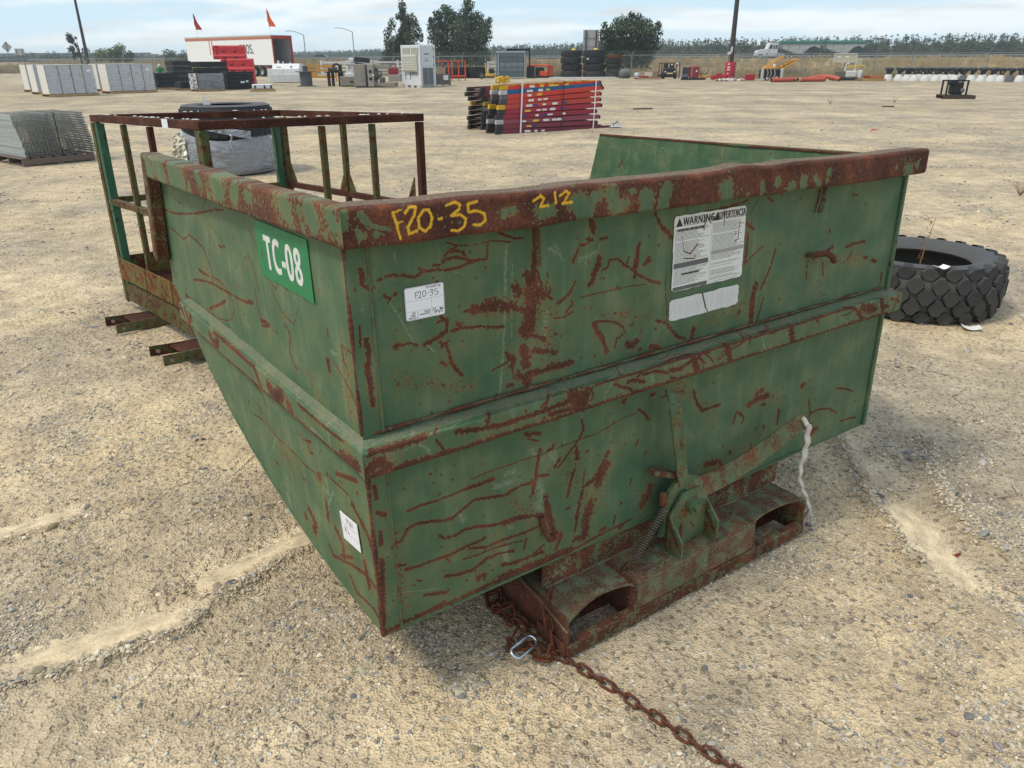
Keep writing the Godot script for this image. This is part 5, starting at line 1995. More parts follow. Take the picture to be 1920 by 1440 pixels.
# ------------------------------------------------------------------ tyres
func tyre_body(R: float, wd: float, ri: float, crown := 0.02) -> G:
	# lying on its side, base at y = 0
	var g := G.new()
	var p := []
	var h := wd / 2
	# from the lower bead, out over the lower sidewall, up the tread, over the top and in to the bead, then inside
	p.append(Vector2(ri + 0.015, h * 0.42))
	p.append(Vector2(ri, h * 0.34))
	p.append(Vector2(ri + 0.01, h * 0.26))
	p.append(Vector2(lerpf(ri, R, 0.30), h * 0.07))
	p.append(Vector2(lerpf(ri, R, 0.55), 0.0))
	p.append(Vector2(lerpf(ri, R, 0.82), h * 0.06))
	p.append(Vector2(R - crown, h * 0.20))
	p.append(Vector2(R - crown * 0.25, h * 0.5))
	p.append(Vector2(R, h))
	var q := p.duplicate()
	for i in range(p.size() - 2, -1, -1): q.append(Vector2(p[i].x, wd - p[i].y))
	# inside
	q.append(Vector2(lerpf(ri, R, 0.45), wd - h * 0.16)); q.append(Vector2(R - 0.06, wd - h * 0.34)); q.append(Vector2(R - 0.045, h)); q.append(Vector2(R - 0.06, h * 0.34)); q.append(Vector2(lerpf(ri, R, 0.45), h * 0.16)); q.append(Vector2(ri + 0.015, h * 0.42))
	g.lathe(q, 56)
	return g

func cyl_prism(g: G, poly: PackedVector2Array, r0: float, r1: float, shrink: float, lean := 0.0) -> void:
	# a block on a cylinder: poly in (arc metres, height); r0 foot radius, r1 face radius
	var n := poly.size()
	var c := Vector2.ZERO
	for p in poly: c += p
	c /= n
	var foot := []
	var face := []
	for p in poly:
		var a := p.x / r1
		foot.append(Vector3(r0 * cos(a), p.y, -r0 * sin(a)))
		var q := c + (p - c) * shrink
		var a2 := q.x / r1
		var rr := r1 - lean * absf(q.y - c.y)
		face.append(Vector3(rr * cos(a2), q.y, -rr * sin(a2)))
	var mid := Vector3.ZERO
	for p in foot: mid += p
	mid /= n
	for i in range(1, n - 1): g.away([face[0], face[i], face[i + 1]], mid)
	for i in n: g.away([foot[i], foot[(i + 1) % n], face[(i + 1) % n], face[i]], mid)

func build_right_tyre() -> void:
	var rub := m(0.235, 0.235, 0.24, 0.82, 0.0, 0.35)
	var rub2 := m(0.27, 0.265, 0.255, 0.88, 0.0, 0.22)
	var rub3 := m(0.20, 0.20, 0.205, 0.75, 0.0, 0.28)
	var R := 0.545
	var W := 0.385
	var o := thing("tyre", "large tyre with diamond tread blocks lying flat beside the hopper", "tyre", Vector3(2.918, 0, -5.275))
	part(o, "carcass", tyre_body(R, W, 0.335, 0.045), m(0.32, 0.32, 0.32, 0.85, 0.0, 0.5))
	var g := G.new()
	g.lathe([Vector2(0.352, W - 0.060), Vector2(0.368, W - 0.040), Vector2(0.385, W - 0.042)], 48)
	part(o, "bead_ring", g, m(0.33, 0.33, 0.335, 0.8, 0.0, 0.4))
	var n := 23
	var rows := [[0.045, 0.030], [0.118, 0.010], [0.192, 0.0], [0.266, 0.010], [0.340, 0.032]]
	for k in rows.size():
		var y: float = rows[k][0]
		var drop: float = rows[k][1]
		var hw := TAU * (R + 0.026) / n * 0.5 * 0.80
		var hh := 0.066 if k > 0 and k < 4 else 0.05
		g = G.new()
		cyl_prism(g, PackedVector2Array([Vector2(-hw, -0.012), Vector2(-hw * 0.35, -hh), Vector2(hw * 0.35, -hh), Vector2(hw, -0.012), Vector2(hw, 0.014), Vector2(hw * 0.35, hh), Vector2(-hw * 0.35, hh), Vector2(-hw, 0.014)]), R - drop - 0.035, R + 0.026 - drop, 0.80)
		var ms := g.mesh()
		for i in n:
			var a := TAU * (i + 0.5 * (k % 2)) / n
			part(o, "tread_block", ms, [rub, rub2, rub3][(i * 7 + k * 3) % 5 % 3], Transform3D(Basis(Vector3.UP, a), Vector3(0, y, 0)))
	# a dry weed standing inside, and papers
	var wd := thing("dry_weed", "dry brown weed stalk growing up through the diamond-tread tyre", "weed", Vector3(2.79, 0, -5.04))
	var br := m(0.62, 0.50, 0.36, 0.9, 0.0, 0.1)
	g = G.new()
	g.tube(PackedVector3Array([Vector3(0, 0, 0), Vector3(0.01, 0.30, 0.0), Vector3(0.03, 0.50, 0.0), Vector3(0.055, 0.66, 0.0)]), [0.005, 0.004, 0.003, 0.0015], 5)
	part(wd, "stalk", g, br)
	g = G.new()
	var r := RandomNumberGenerator.new()
	r.seed = 4
	for k in 70:
		var y := r.randf_range(0.30, 0.66) if k % 3 else r.randf_range(0.28, 0.40)
		var c := Vector3(0.03 * y, y, 0)
		var d := Vector3(r.randf_range(-1, 1), r.randf_range(-0.3, 0.8), r.randf_range(-1, 1)).normalized() * r.randf_range(0.01, 0.035)
		g.tri(c, c + d, c + d * 0.6 + Vector3(0, 0.008, 0.004)); 
	part(wd, "seed_heads", g, m(0.60, 0.42, 0.29, 0.95, 0.0, 0.1)).set_meta("kind", "stuff")
	for q in [["paper_tag", "white paper tag lying on the diamond-tread tyre's top edge", Vector3(2.80, W - 0.004, -4.775), 0.3, Vector2(0.085, 0.06)], ["paper_scrap", "curled white paper scrap on the dirt at the diamond-tread tyre's foot", Vector3(3.02, 0.006, -4.66), -0.25, Vector2(0.11, 0.075)]]:
		var t := thing(q[0], q[1], "paper", q[2], q[3])
		g = G.new()
		var sz: Vector2 = q[4]
		g.sheet(8, 2, func(s: float, tt: float) -> Vector3: return Vector3((s - 0.5) * sz.x, 0.004 + 0.016 * pow(2 * s - 1, 2.0), (0.5 - tt) * sz.y), 0.0012)
		part(t, "sheet", g, m(0.86, 0.86, 0.85, 0.7, 0.0, 0.0))

func build_wrapped_tyres() -> void:
	var c := Vector3(-4.5, 0, -12.5)
	var rub := m(0.17, 0.175, 0.19, 0.8, 0.0, 0.5)
	for k in 2:
		var o := thing("tyre", ["wide black tyre wrapped in clear film at the bottom of the pile", "bare black tyre with zigzag tread on top of a wrapped one behind the basket"][k], "tyre", c + Vector3(0.03 * k, 0.02 + 0.505 * k, -0.02 * k), 0.4 * k, "tyres piled behind the man basket")
		part(o, "carcass", tyre_body(0.70, 0.50, 0.42, 0.03), rub)
		var n := 36
		for row in 4:
			var g := G.new()
			var hw := TAU * 0.70 / n * 0.5
			cyl_prism(g, PackedVector2Array([Vector2(-hw * 0.92, -0.036), Vector2(0, -0.052), Vector2(hw * 0.92, -0.036), Vector2(hw * 0.92, 0.036), Vector2(0, 0.020), Vector2(-hw * 0.92, 0.036)]), 0.66, 0.712 - 0.012 * absf(row - 1.5), 0.94)
			var tr := G.new()
			for i in n:
				tr.x = Transform3D(Basis(Vector3.UP, TAU * i / n), Vector3.ZERO)
				for q in range(0, g.v.size(), 3): tr.tri(g.v[q], g.v[q + 2], g.v[q + 1])
			part(o, "tread_rib", tr, rub, Transform3D(Basis(), Vector3(0, 0.095 + row * 0.103, 0))).set_meta("kind", "stuff")
		if k == 1:
			var g := G.new()
			g.lathe([Vector2(0.43, 0.485), Vector2(0.52, 0.503), Vector2(0.62, 0.498), Vector2(0.665, 0.480)], 48)
			part(o, "dusty_sidewall", g, m(0.36, 0.36, 0.36, 0.9, 0.0, 0.4))
	# stretch film
	var fm := StandardMaterial3D.new()
	fm.albedo_color = Color(0.80, 0.82, 0.85, 0.34)
	fm.transparency = BaseMaterial3D.TRANSPARENCY_ALPHA
	fm.roughness = 0.16
	fm.metallic_specular = 0.6
	var wr := noise(91, 2.2, FastNoiseLite.TYPE_SIMPLEX_SMOOTH, 4)
	var film := thing("stretch_film", "crumpled clear stretch film wound around the lower tyre behind the basket", "plastic film", c)
	var g := G.new()
	g.sheet(110, 26, func(s: float, t: float) -> Vector3:
		var a := TAU * s
		var y := lerpf(0.03, 0.60 + 0.07 * sin(a * 2.0 + 1.0), t)
		var rr := 0.735 + wr.get_noise_3d(cos(a) * 0.7, y * 10.0 + sin(a) * 1.5, sin(a) * 0.7) * 0.011 + 0.02 * sin(a * 3.0) - 0.05 * pow(absf(2 * t - 1), 4.0)
		return Vector3(rr * cos(a), y, rr * -sin(a)))
	part(film, "wrap", g, fm)
	g = G.new()
	g.sheet(26, 5, func(s: float, t: float) -> Vector3:
		var a := lerpf(-2.5, -0.75, s)
		var y := lerpf(0.86, 0.60, s) + (t - 0.5) * lerpf(0.05, 0.11, s)
		var rr := 0.745 + wr.get_noise_2d(s * 9.0, t * 5.0) * 0.03
		return Vector3(rr * cos(a), y, rr * -sin(a)), 0.002)
	part(film, "loose_strip", g, fm)
	g = G.new()
	g.sheet(4, 14, func(s: float, t: float) -> Vector3:
		return Vector3(0.30 + 0.03 * (s - 0.5) + 0.02 * sin(t * 9.0), lerpf(0.64, 0.36, t), 0.735 - 0.02 * t + wr.get_noise_2d(s * 4, t * 8 + 4) * 0.02), 0.002)
	part(film, "loose_end", g, fm)
	g = G.new()
	g.sheet(16, 16, func(s: float, t: float) -> Vector3:
		var a := lerpf(-3.2, -2.2, s)
		var rr := 0.755 + 0.07 * sin(PI * s) * sin(PI * t) + wr.get_noise_2d(s * 6.0 + 30, t * 6.0) * 0.06
		return Vector3(rr * cos(a), lerpf(0.10, 0.60, t), rr * -sin(a)), 0.002)
	var cream := fm.duplicate() as StandardMaterial3D
	cream.albedo_color = Color(0.90, 0.88, 0.80, 0.6)
	part(film, "bunched_film", g, cream)
	var t := thing("paper_tag", "torn white tag standing on the top tyre behind the basket", "paper", c + Vector3(-0.18, 1.02, 0.2), 0.3)
	g = G.new()
	g.prism(PackedVector2Array([Vector2(-0.05, 0), Vector2(0.06, 0), Vector2(0.045, 0.07), Vector2(0.02, 0.04), Vector2(-0.015, 0.14), Vector2(-0.04, 0.10)]), 0, 0.003)
	part(t, "sheet", g, m(0.88, 0.88, 0.87, 0.7, 0.0, 0.0))

# ------------------------------------------------------------------ pallets
func pallet_parts(o: Node3D, L: float, D: float, H: float, mat: Material, slats := 7) -> void:
	# L along x, D along z, centred, base at y 0
	var bt := 0.018
	for sgn in [-1.0, 0.0, 1.0]:
		var g := G.new()
		g.box(Vector3(0, H / 2, sgn * (D / 2 - 0.02)), Vector3(L, H - 2 * bt - 0.004, 0.038))
		part(o, "stringer", g, mat)
	for k in slats:
		var g := G.new()
		var x := lerpf(-L / 2 + 0.05, L / 2 - 0.05, float(k) / (slats - 1))
		g.box(Vector3(x, H - bt / 2, 0), Vector3(L / slats * 0.68, bt, D))
		part(o, "board", g, mat)
	for k in 3:
		var g := G.new()
		g.box(Vector3(lerpf(-L / 2 + 0.05, L / 2 - 0.05, k / 2.0), bt / 2, 0), Vector3(0.09, bt, D))
		part(o, "bottom_board", g, mat)

var pallet_n := 0
func pallet(label: String, at: Vector3, turn: float, L := 1.2, D := 1.0, H := 0.14, mat: Material = null) -> Node3D:
	var o := thing("wooden_pallet", label, "pallet", at, turn, "wooden pallets in the yard")
	pallet_parts(o, L, D, H, mat if mat else m(0.74, 0.61, 0.45, 0.9, 0.0, 0.6))
	return o

func build_deck_pallet() -> void:
	var old := m(0.46, 0.40, 0.36, 0.92, 0.0, 0.5)
	var ang := deg_to_rad(51.6)
	var corner := Vector3(-8.27, 0, -13.18)
	# x runs along the right face (away to the right), z towards the camera's left is -(left face)
	var bs := Basis(Vector3.UP, ang)
	var ctr := corner + bs * Vector3(0.585, 0, -0.62)
	var pl := pallet("weathered grey pallet under the stacked wire decks at the left edge", ctr, ang, 1.19, 1.24, 0.135, old)
	pl.set_meta("group", "wooden pallets in the yard")
	var gal := m(0.74, 0.78, 0.78, 0.45, 0.5, 0.5)
	var wire := m(0.60, 0.61, 0.59, 0.5, 0.45, 0.4)
	var g := G.new()
	g.sheet(2, 1, func(s: float, t: float) -> Vector3: return Vector3(0.0, t * 0.040, lerpf(-1.18, 0.0, s)), 0.003)
	var gf := G.new()
	gf.box(Vector3(0.002, 0.019, -0.60), Vector3(0.003, 0.036, 1.18))
	gf.box(Vector3(0.022, 0.0365, -0.60), Vector3(0.040, 0.002, 1.18))
	var gw := G.new()
	for k in 19:
		var x := 0.03 + k * 0.0605
		if k == 9: x += 0.012
		gw.bar(Vector3(x, 0.034, -1.18), Vector3(x, 0.034, 0.0), 0.005, 0.005)
		gw.bar(Vector3(x, 0.036, 0.0), Vector3(x, -0.004, 0.004), 0.005, 0.005)
	for q in [[0.033, -0.004], [0.010, 0.004], [0.031, -0.25], [0.031, -0.55], [0.031, -0.85], [0.031, -1.15]]:
		gw.bar(Vector3(0.02, q[0], q[1]), Vector3(1.16, q[0], q[1]), 0.005, 0.005)
	for x in [0.57, 1.15]:
		gw.box(Vector3(x, 0.018, -0.60), Vector3(0.03, 0.028, 1.17))
	var fm := gf.mesh()
	var wm := gw.mesh()
	var r := RandomNumberGenerator.new()
	r.seed = 8
	var first: Node3D = null
	for k in 17:
		var lab: String = "galvanised wire deck, %s from the bottom of the stack at the left edge" % ["first", "second", "third", "fourth", "fifth", "sixth", "seventh", "eighth", "ninth", "tenth", "eleventh", "twelfth", "thirteenth", "fourteenth", "fifteenth", "sixteenth", "last"][k]
		if k == 0: lab = "lowest wire deck, lying on the weathered pallet at the left edge"
		if k == 16: lab = "topmost wire deck of the stack at the left edge"
		var lean := 0.045 * (1.0 - k / 16.0) - 0.05 * smoothstep(6.0, 16.0, float(k))
		var p := corner + bs * Vector3(0.03 + lean + r.randf_range(-0.008, 0.008), 0.141 + k * 0.0405, -0.03 + r.randf_range(-0.01, 0.01))
		if first == null:
			first = thing("wire_deck", lab, "wire deck", p, ang, "wire decks stacked on the pallet")
			part(first, "flange", fm, gal)
			part(first, "wire_mesh", wm, wire).set_meta("kind", "stuff")
		else:
			copy(first, lab, p, ang + r.randf_range(-0.006, 0.006))
	var s := thing("strap", "dark steel strap around the stack of wire decks at the left edge", "strap", corner + bs * Vector3(0.64, 0, 0), ang)
	g = G.new()
	g.box(Vector3(0, 0.49, 0.022), Vector3(0.016, 0.70, 0.003))
	g.box(Vector3(0, 0.842, -0.60), Vector3(0.016, 0.003, 1.24))
	part(s, "band", g, m(0.16, 0.16, 0.17, 0.5, 0.6, 0.0))

# ------------------------------------------------------------------ ladders
func make_ladder(called: String, label: String, L: float, rail_mat: Material, foot_mat: Material, grp: String) -> Node3D:
	# lying flat: rails along x, height 0.085, 0.42 m across z
	var o := thing(called, label, "ladder", Vector3.ZERO, 0.0, grp)
	for z in [0.0, -0.42]:
		var g := G.new()
		var sg := 1.0 if z == 0.0 else -1.0
		g.box(Vector3(L / 2, 0.0515, z), Vector3(L, 0.103, 0.006))
		for y in [0.004, 0.099]:
			g.box(Vector3(L / 2, y, z - sg * 0.016), Vector3(L, 0.007, 0.030))
		part(o, "rail", g, rail_mat)
		g = G.new()
		g.box(Vector3(-0.02, 0.0515, z - sg * 0.012), Vector3(0.20, 0.102, 0.07), 0.008)
		g.box(Vector3(-0.115, 0.032, z - sg * 0.012), Vector3(0.02, 0.06, 0.075), 0.004)
		part(o, "foot", g, foot_mat)
		g = G.new()
		g.box(Vector3(L + 0.02, 0.0425, z - sg * 0.010), Vector3(0.05, 0.080, 0.045), 0.004)
		part(o, "end_cap", g, m(0.12, 0.12, 0.13, 0.7, 0.0, 0.3))
	for k in int(L / 0.305):
		var g := G.new()
		g.box(Vector3(0.16 + k * 0.305, 0.045, -0.21), Vector3(0.032, 0.03, 0.40), 0.006)
		part(o, "rung", g, m(0.66, 0.66, 0.66, 0.4, 0.6, 0.4))
	return o

func build_ladders() -> void:
	var A := Vector3(-0.20, 0, -18.72)
	var ang := deg_to_rad(32.9)
	var bs := Basis(Vector3.UP, ang)
	var kinds := [["maroon", 0.48, 0.17, 0.24], ["maroon", 0.52, 0.20, 0.26], ["dusty maroon", 0.58, 0.27, 0.33], ["crimson", 0.62, 0.15, 0.24], ["crimson", 0.66, 0.16, 0.25], ["faded red", 0.76, 0.28, 0.23], ["faded red", 0.78, 0.25, 0.20], ["light red", 0.84, 0.26, 0.19], ["blue", 0.10, 0.37, 0.56], ["bright red", 0.88, 0.24, 0.18]]
	var feet := [["black", 0.20], ["black", 0.22], ["white", 0.72], ["black", 0.24], ["black", 0.22], ["yellow", -1.0], ["grey", 0.30], ["grey", 0.40], ["white", 0.78], ["yellow", -1.0]]
	var where := ["lowest", "second from the ground", "third from the ground", "fourth from the ground", "fifth from the ground", "sixth from the ground", "seventh from the ground", "third from the top", "second from the top", "topmost"]
	var r := RandomNumberGenerator.new()
	r.seed = 6
	for k in 10:
		var q: Array = kinds[k]
		var f: Array = feet[k]
		var fm := m(0.85, 0.68, 0.10, 0.6, 0.0, 0.4) if f[1] < 0 else m(f[1], f[1], f[1] * 1.02, 0.75, 0.0, 0.4)
		var L: float = 2.98 + r.randf_range(-0.06, 0.10) - 0.035 * absf(k - 4.5)
		if k == 0: L = 3.42
		var o := make_ladder("ladder", "%s fibreglass ladder with %s feet, %s in the front bundle" % [q[0], f[0], where[k]], L, m(q[1], q[2], q[3], 0.6, 0.0, 0.8), fm, "ladders of the front bundle")
		o.position = A + bs * Vector3(0.03 * k + r.randf_range(-0.03, 0.03) - 0.1, 0.006 + k * 0.108, -0.012 * k)
		o.rotation.y = ang + r.randf_range(-0.01, 0.01)
		o.rotation.z = -0.018 + (0.010 * k) - 0.05 * maxf(0, k - 7) * 0.5
		# stickers on the near rail
		for j in r.randi_range(2, 5):
			var g := G.new()
			g.box(Vector3(0.75 + j * 0.26 + r.randf_range(-0.08, 0.08), 0.043, 0.0045), Vector3(r.randf_range(0.09, 0.2), r.randf_range(0.035, 0.055), 0.002))
			part(o, "sticker", g, [m(0.86, 0.86, 0.85, 0.5, 0.0, 0.0), m(0.09, 0.22, 0.44, 0.5, 0.0, 0.0), m(0.88, 0.87, 0.84, 0.5, 0.0, 0.0), m(0.86, 0.74, 0.2, 0.5, 0.0, 0.0)][r.randi() % 4])
		if k == 9:
			var g := G.new()
			g.box(Vector3(L / 2, 0.096, -0.03), Vector3(L, 0.02, 0.08), 0.003)
			part(o, "warning_tape", g, m(0.84, 0.66, 0.13, 0.6, 0.0, 0.4))
			for j in 8:
				g = G.new()
				g.box(Vector3(0.35 + j * 0.28, 0.096, 0.012), Vector3(0.11, 0.012, 0.003))
				part(o, "tape_print", g, m(0.15, 0.13, 0.1, 0.7, 0.0, 0.0))
	var wh := m(0.86, 0.86, 0.85, 0.5, 0.0, 0.0)
	for q in [["white strap around the left end of the front ladder bundle", 0.52, 0.0, wh, 0.04], ["white strap around the right end of the front ladder bundle", 2.75, 0.0, wh, 0.035], ["thin dark strap around the middle of the front ladder bundle", 1.75, 0.0, m(0.20, 0.13, 0.13, 0.6, 0.0, 0.0), 0.02]]:
		var s := thing("strap", q[0], "strap", A + bs * Vector3(q[1], 0, 0), ang)
		var g := G.new()
		g.bar(Vector3(-0.02, 0.01, 0.030), Vector3(0.10, 1.15, -0.06), q[4], 0.004, 0.0, Vector3(0, 0, 1))
		g.bar(Vector3(0.10, 1.152, -0.06), Vector3(0.10, 1.152, -0.58), q[4], 0.004)
		part(s, "band", g, q[3])
	# yellow folded tape bunched on the front bundle's corner
	var yt := thing("tape_bunch", "bunched yellow tape tied on the top left corner of the front ladder bundle", "tape", A + bs * Vector3(0.10, 1.13, -0.12), ang)
	var g0 := G.new()
	for k in 7:
		var p := PackedVector3Array()
		for j in 9:
			var a := TAU * j / 8.0
			p.append(Vector3(cos(a) * 0.07 + (k % 4 - 1.5) * 0.09, 0.06 + sin(a) * 0.06 + 0.02 * (k % 2), (k / 4) * 0.06 + 0.02 * sin(a * 2.0 + k)))
		g0.tube(p, 0.016, 5)
	part(yt, "loops", g0, m(0.88, 0.72, 0.12, 0.6, 0.0, 0.3))
	# the rear bundle, end-on
	var Bp := Vector3(-0.62, 0, -20.1)
	var ang2 := deg_to_rad(58)
	var b2 := Basis(Vector3.UP, ang2)
	var cols := [[0.40, 0.13, 0.14], [0.44, 0.14, 0.15], [0.36, 0.12, 0.13], [0.50, 0.15, 0.15], [0.46, 0.13, 0.14], [0.42, 0.12, 0.13], [0.55, 0.16, 0.16], [0.50, 0.14, 0.14], [0.60, 0.17, 0.17]]
	for k in 9:
		var c: Array = cols[k]
		var o := make_ladder("ladder", "dark red ladder %s in the rear bundle, its feet towards the camera" % (["lowest", "second from the ground", "third from the ground", "fourth from the ground", "in the middle", "fourth from the top", "third from the top", "second from the top", "topmost"][k]), 3.3, m(c[0], c[1], c[2], 0.6, 0.0, 0.8), m(0.72, 0.58, 0.12, 0.6, 0.0, 0.4) if k in [5] else m(0.20, 0.20, 0.205, 0.75, 0.0, 0.4), "ladders of the rear bundle")
		o.position = Bp + b2 * Vector3(-0.10 * absf(k - 4.0) * 0.5 + r.randf_range(-0.1, 0.1), 0.006 + k * 0.112, 0.02 * (k % 3))
		o.rotation.y = ang2 + r.randf_range(-0.03, 0.03)
	var s2 := thing("strap", "white strap over the rear ladder bundle", "strap", Bp + b2 * Vector3(0.35, 0, 0), ang2)
	var g2 := G.new()
	g2.bar(Vector3(0, 0.02, 0.035), Vector3(0, 1.03, 0.035), 0.035, 0.004, 0.0, Vector3(0, 0, 1))
	g2.bar(Vector3(0, 1.035, 0.035), Vector3(0, 1.035, -0.47), 0.035, 0.004)
	part(s2, "band", g2, wh)
	var loose := thing("ladder_section", "loose ladder foot section with black pads propped against the rear bundle", "ladder", Bp + b2 * Vector3(-0.45, 0.0, 0.42), ang2 + 0.5)
	var g3 := G.new()
	g3.box(Vector3(0, 0, 0), Vector3(0.16, 0.30, 0.34), 0.02)
	part(loose, "foot_pad", g3, m(0.21, 0.21, 0.215, 0.75, 0.0, 0.3), Transform3D(Basis(Vector3(0, 0, 1), 0.7), Vector3(0, 0.42, 0)))
	g3 = G.new()
	g3.bar(Vector3(0.05, 0.0, 0.0), Vector3(0.0, 0.36, 0.0), 0.03, 0.08, 0.004)
	part(loose, "rail", g3, m(0.55, 0.16, 0.16, 0.6, 0.0, 0.5))
	var rag := thing("rag", "crumpled white rag at the right end of the front ladder bundle", "rag", A + bs * Vector3(3.45, 0, 0.05), 0.4)
	var gr := G.new()
	var nr := noise(71, 9.0, FastNoiseLite.TYPE_SIMPLEX_SMOOTH, 2)
	gr.sheet(14, 12, func(s: float, t: float) -> Vector3:
		var p := Vector3((s - 0.5) * 0.34, 0, (0.5 - t) * 0.26)
		return p + Vector3(0, 0.02 + 0.11 * sin(PI * s) * sin(PI * t) * (0.8 + nr.get_noise_2d(s, t) * 1.4), 0), 0.004)
	part(rag, "cloth", gr, m(0.86, 0.86, 0.85, 0.9, 0.0, 0.3))

# ------------------------------------------------------------------ far setting
func bx(o: Node, called: String, c: Vector3, s: Vector3, mat: Material, bev := 0.0, rot := Basis.IDENTITY) -> MeshInstance3D:
	var g := G.new()
	g.box(Vector3.ZERO, s, bev)
	return part(o, called, g, mat, Transform3D(rot, c))

func rod(o: Node, called: String, pts: Array, r: float, mat: Material, seg := 6) -> MeshInstance3D:
	var g := G.new()
	g.tube(PackedVector3Array(pts), r, seg)
	return part(o, called, g, mat)

func wheel(o: Node, c: Vector3, R: float, w: float, rim: Material, axis_turn := 0.0) -> void:
	# axle along x, turned about y
	var bs := Basis(Vector3.UP, axis_turn) * Basis(Vector3(0, 0, 1), -PI / 2)
	var g := G.new()
	g.lathe([Vector2(R * 0.58, -w / 2), Vector2(R * 0.9, -w / 2), Vector2(R, -w * 0.36), Vector2(R, w * 0.36), Vector2(R * 0.9, w / 2), Vector2(R * 0.58, w / 2)], 20)
	var t := part(o, "wheel", g, m(0.13, 0.13, 0.135, 0.85, 0.0, 0.5), Transform3D(bs, c))
	g = G.new()
	g.lathe([Vector2(0, -w * 0.30), Vector2(R * 0.58, -w * 0.44), Vector2(R * 0.58, w * 0.44), Vector2(R * 0.5, w * 0.30), Vector2(0.0, w * 0.30)], 20)
	part(t, "rim", g, rim)

func stuff_mm(called: String, label: String, cat: String, mesh: Mesh, mat: Material, xf: Array, co: Array) -> void:
	var mm := MultiMesh.new()
	mm.transform_format = MultiMesh.TRANSFORM_3D
	mm.use_colors = true
	mm.mesh = mesh
	mm.instance_count = xf.size()
	for i in xf.size():
		mm.set_instance_transform(i, xf[i])
		mm.set_instance_color(i, co[i])
	var o := MultiMeshInstance3D.new()
	o.multimesh = mm
	o.material_override = mat
	o.name = numbered(self, called)
	add_child(o)
	o.set_meta("kind", "stuff")
	o.set_meta("label", label)
	o.set_meta("category", cat)

func leaf_mat(back := 0.25) -> StandardMaterial3D:
	var s := StandardMaterial3D.new()
	s.vertex_color_use_as_albedo = true
	s.roughness = 0.75
	s.backlight_enabled = true
	s.backlight = Color(back, back, back * 0.6)
	return s

# leaves spread through blobs; each leaf is a small bent quad
func crown(g: G, blobs: Array, count: int, size: float, base: Color, r: RandomNumberGenerator) -> void:
	var tot := 0.0
	for b in blobs: tot += pow(b[1], 2.0)
	for b in blobs:
		var n := int(count * pow(b[1], 2.0) / tot)
		var tone := r.randf_range(0.72, 1.35)
		for i in n:
			var d := Vector3(r.randfn(), r.randfn(), r.randfn()).normalized()
			var rad: float = b[1] * pow(r.randf(), 0.38) * r.randf_range(0.85, 1.12)
			var c: Vector3 = b[0] + d * Vector3(1, b[2], 1) * rad
			var u := Vector3(r.randfn(), r.randfn() * 0.5, r.randfn()).normalized()
			var v := u.cross(d + Vector3(0, 0.4, 0)).normalized()
			u = v.cross(d).normalized() * 0.6 + u * 0.4
			var s := size * r.randf_range(0.5, 1.25)
			g.col = base * r.randf_range(0.65, 1.3) * tone
			g.col.g *= r.randf_range(0.94, 1.06)
			g.col.a = 1.0
			g.tri(c - u * s, c + v * s * 0.55, c + u * s)
			g.tri(c - u * s, c + u * s, c - v * s * 0.5 + d * s * 0.3)

func tree(called: String, label: String, at: Vector3, trunk_h: float, blobs: Array, count: int, size: float, col: Color, sd: int, grp := "") -> void:
	var r := RandomNumberGenerator.new()
	r.seed = sd
	var o := thing(called, label, "tree", at, 0.0, grp)
	var g := G.new()
	g.tube(PackedVector3Array([Vector3(0, -0.2, 0), Vector3(0.05, trunk_h * 0.5, 0.04), Vector3(0, trunk_h, 0)]), [0.20, 0.15, 0.09], 8)
	for b in blobs:
		var p: Vector3 = b[0]
		g.tube(PackedVector3Array([Vector3(0, trunk_h * 0.55, 0), Vector3(p.x * 0.4, lerpf(trunk_h * 0.6, p.y, 0.5), p.z * 0.4), p]), [0.08, 0.05, 0.02], 5, false)
	part(o, "trunk", g, m(0.30, 0.26, 0.22, 0.95, 0.0, 0.5))
	g = G.new()
	crown(g, blobs, count, size, col, r)
	part(o, "crown", g, leaf_mat())

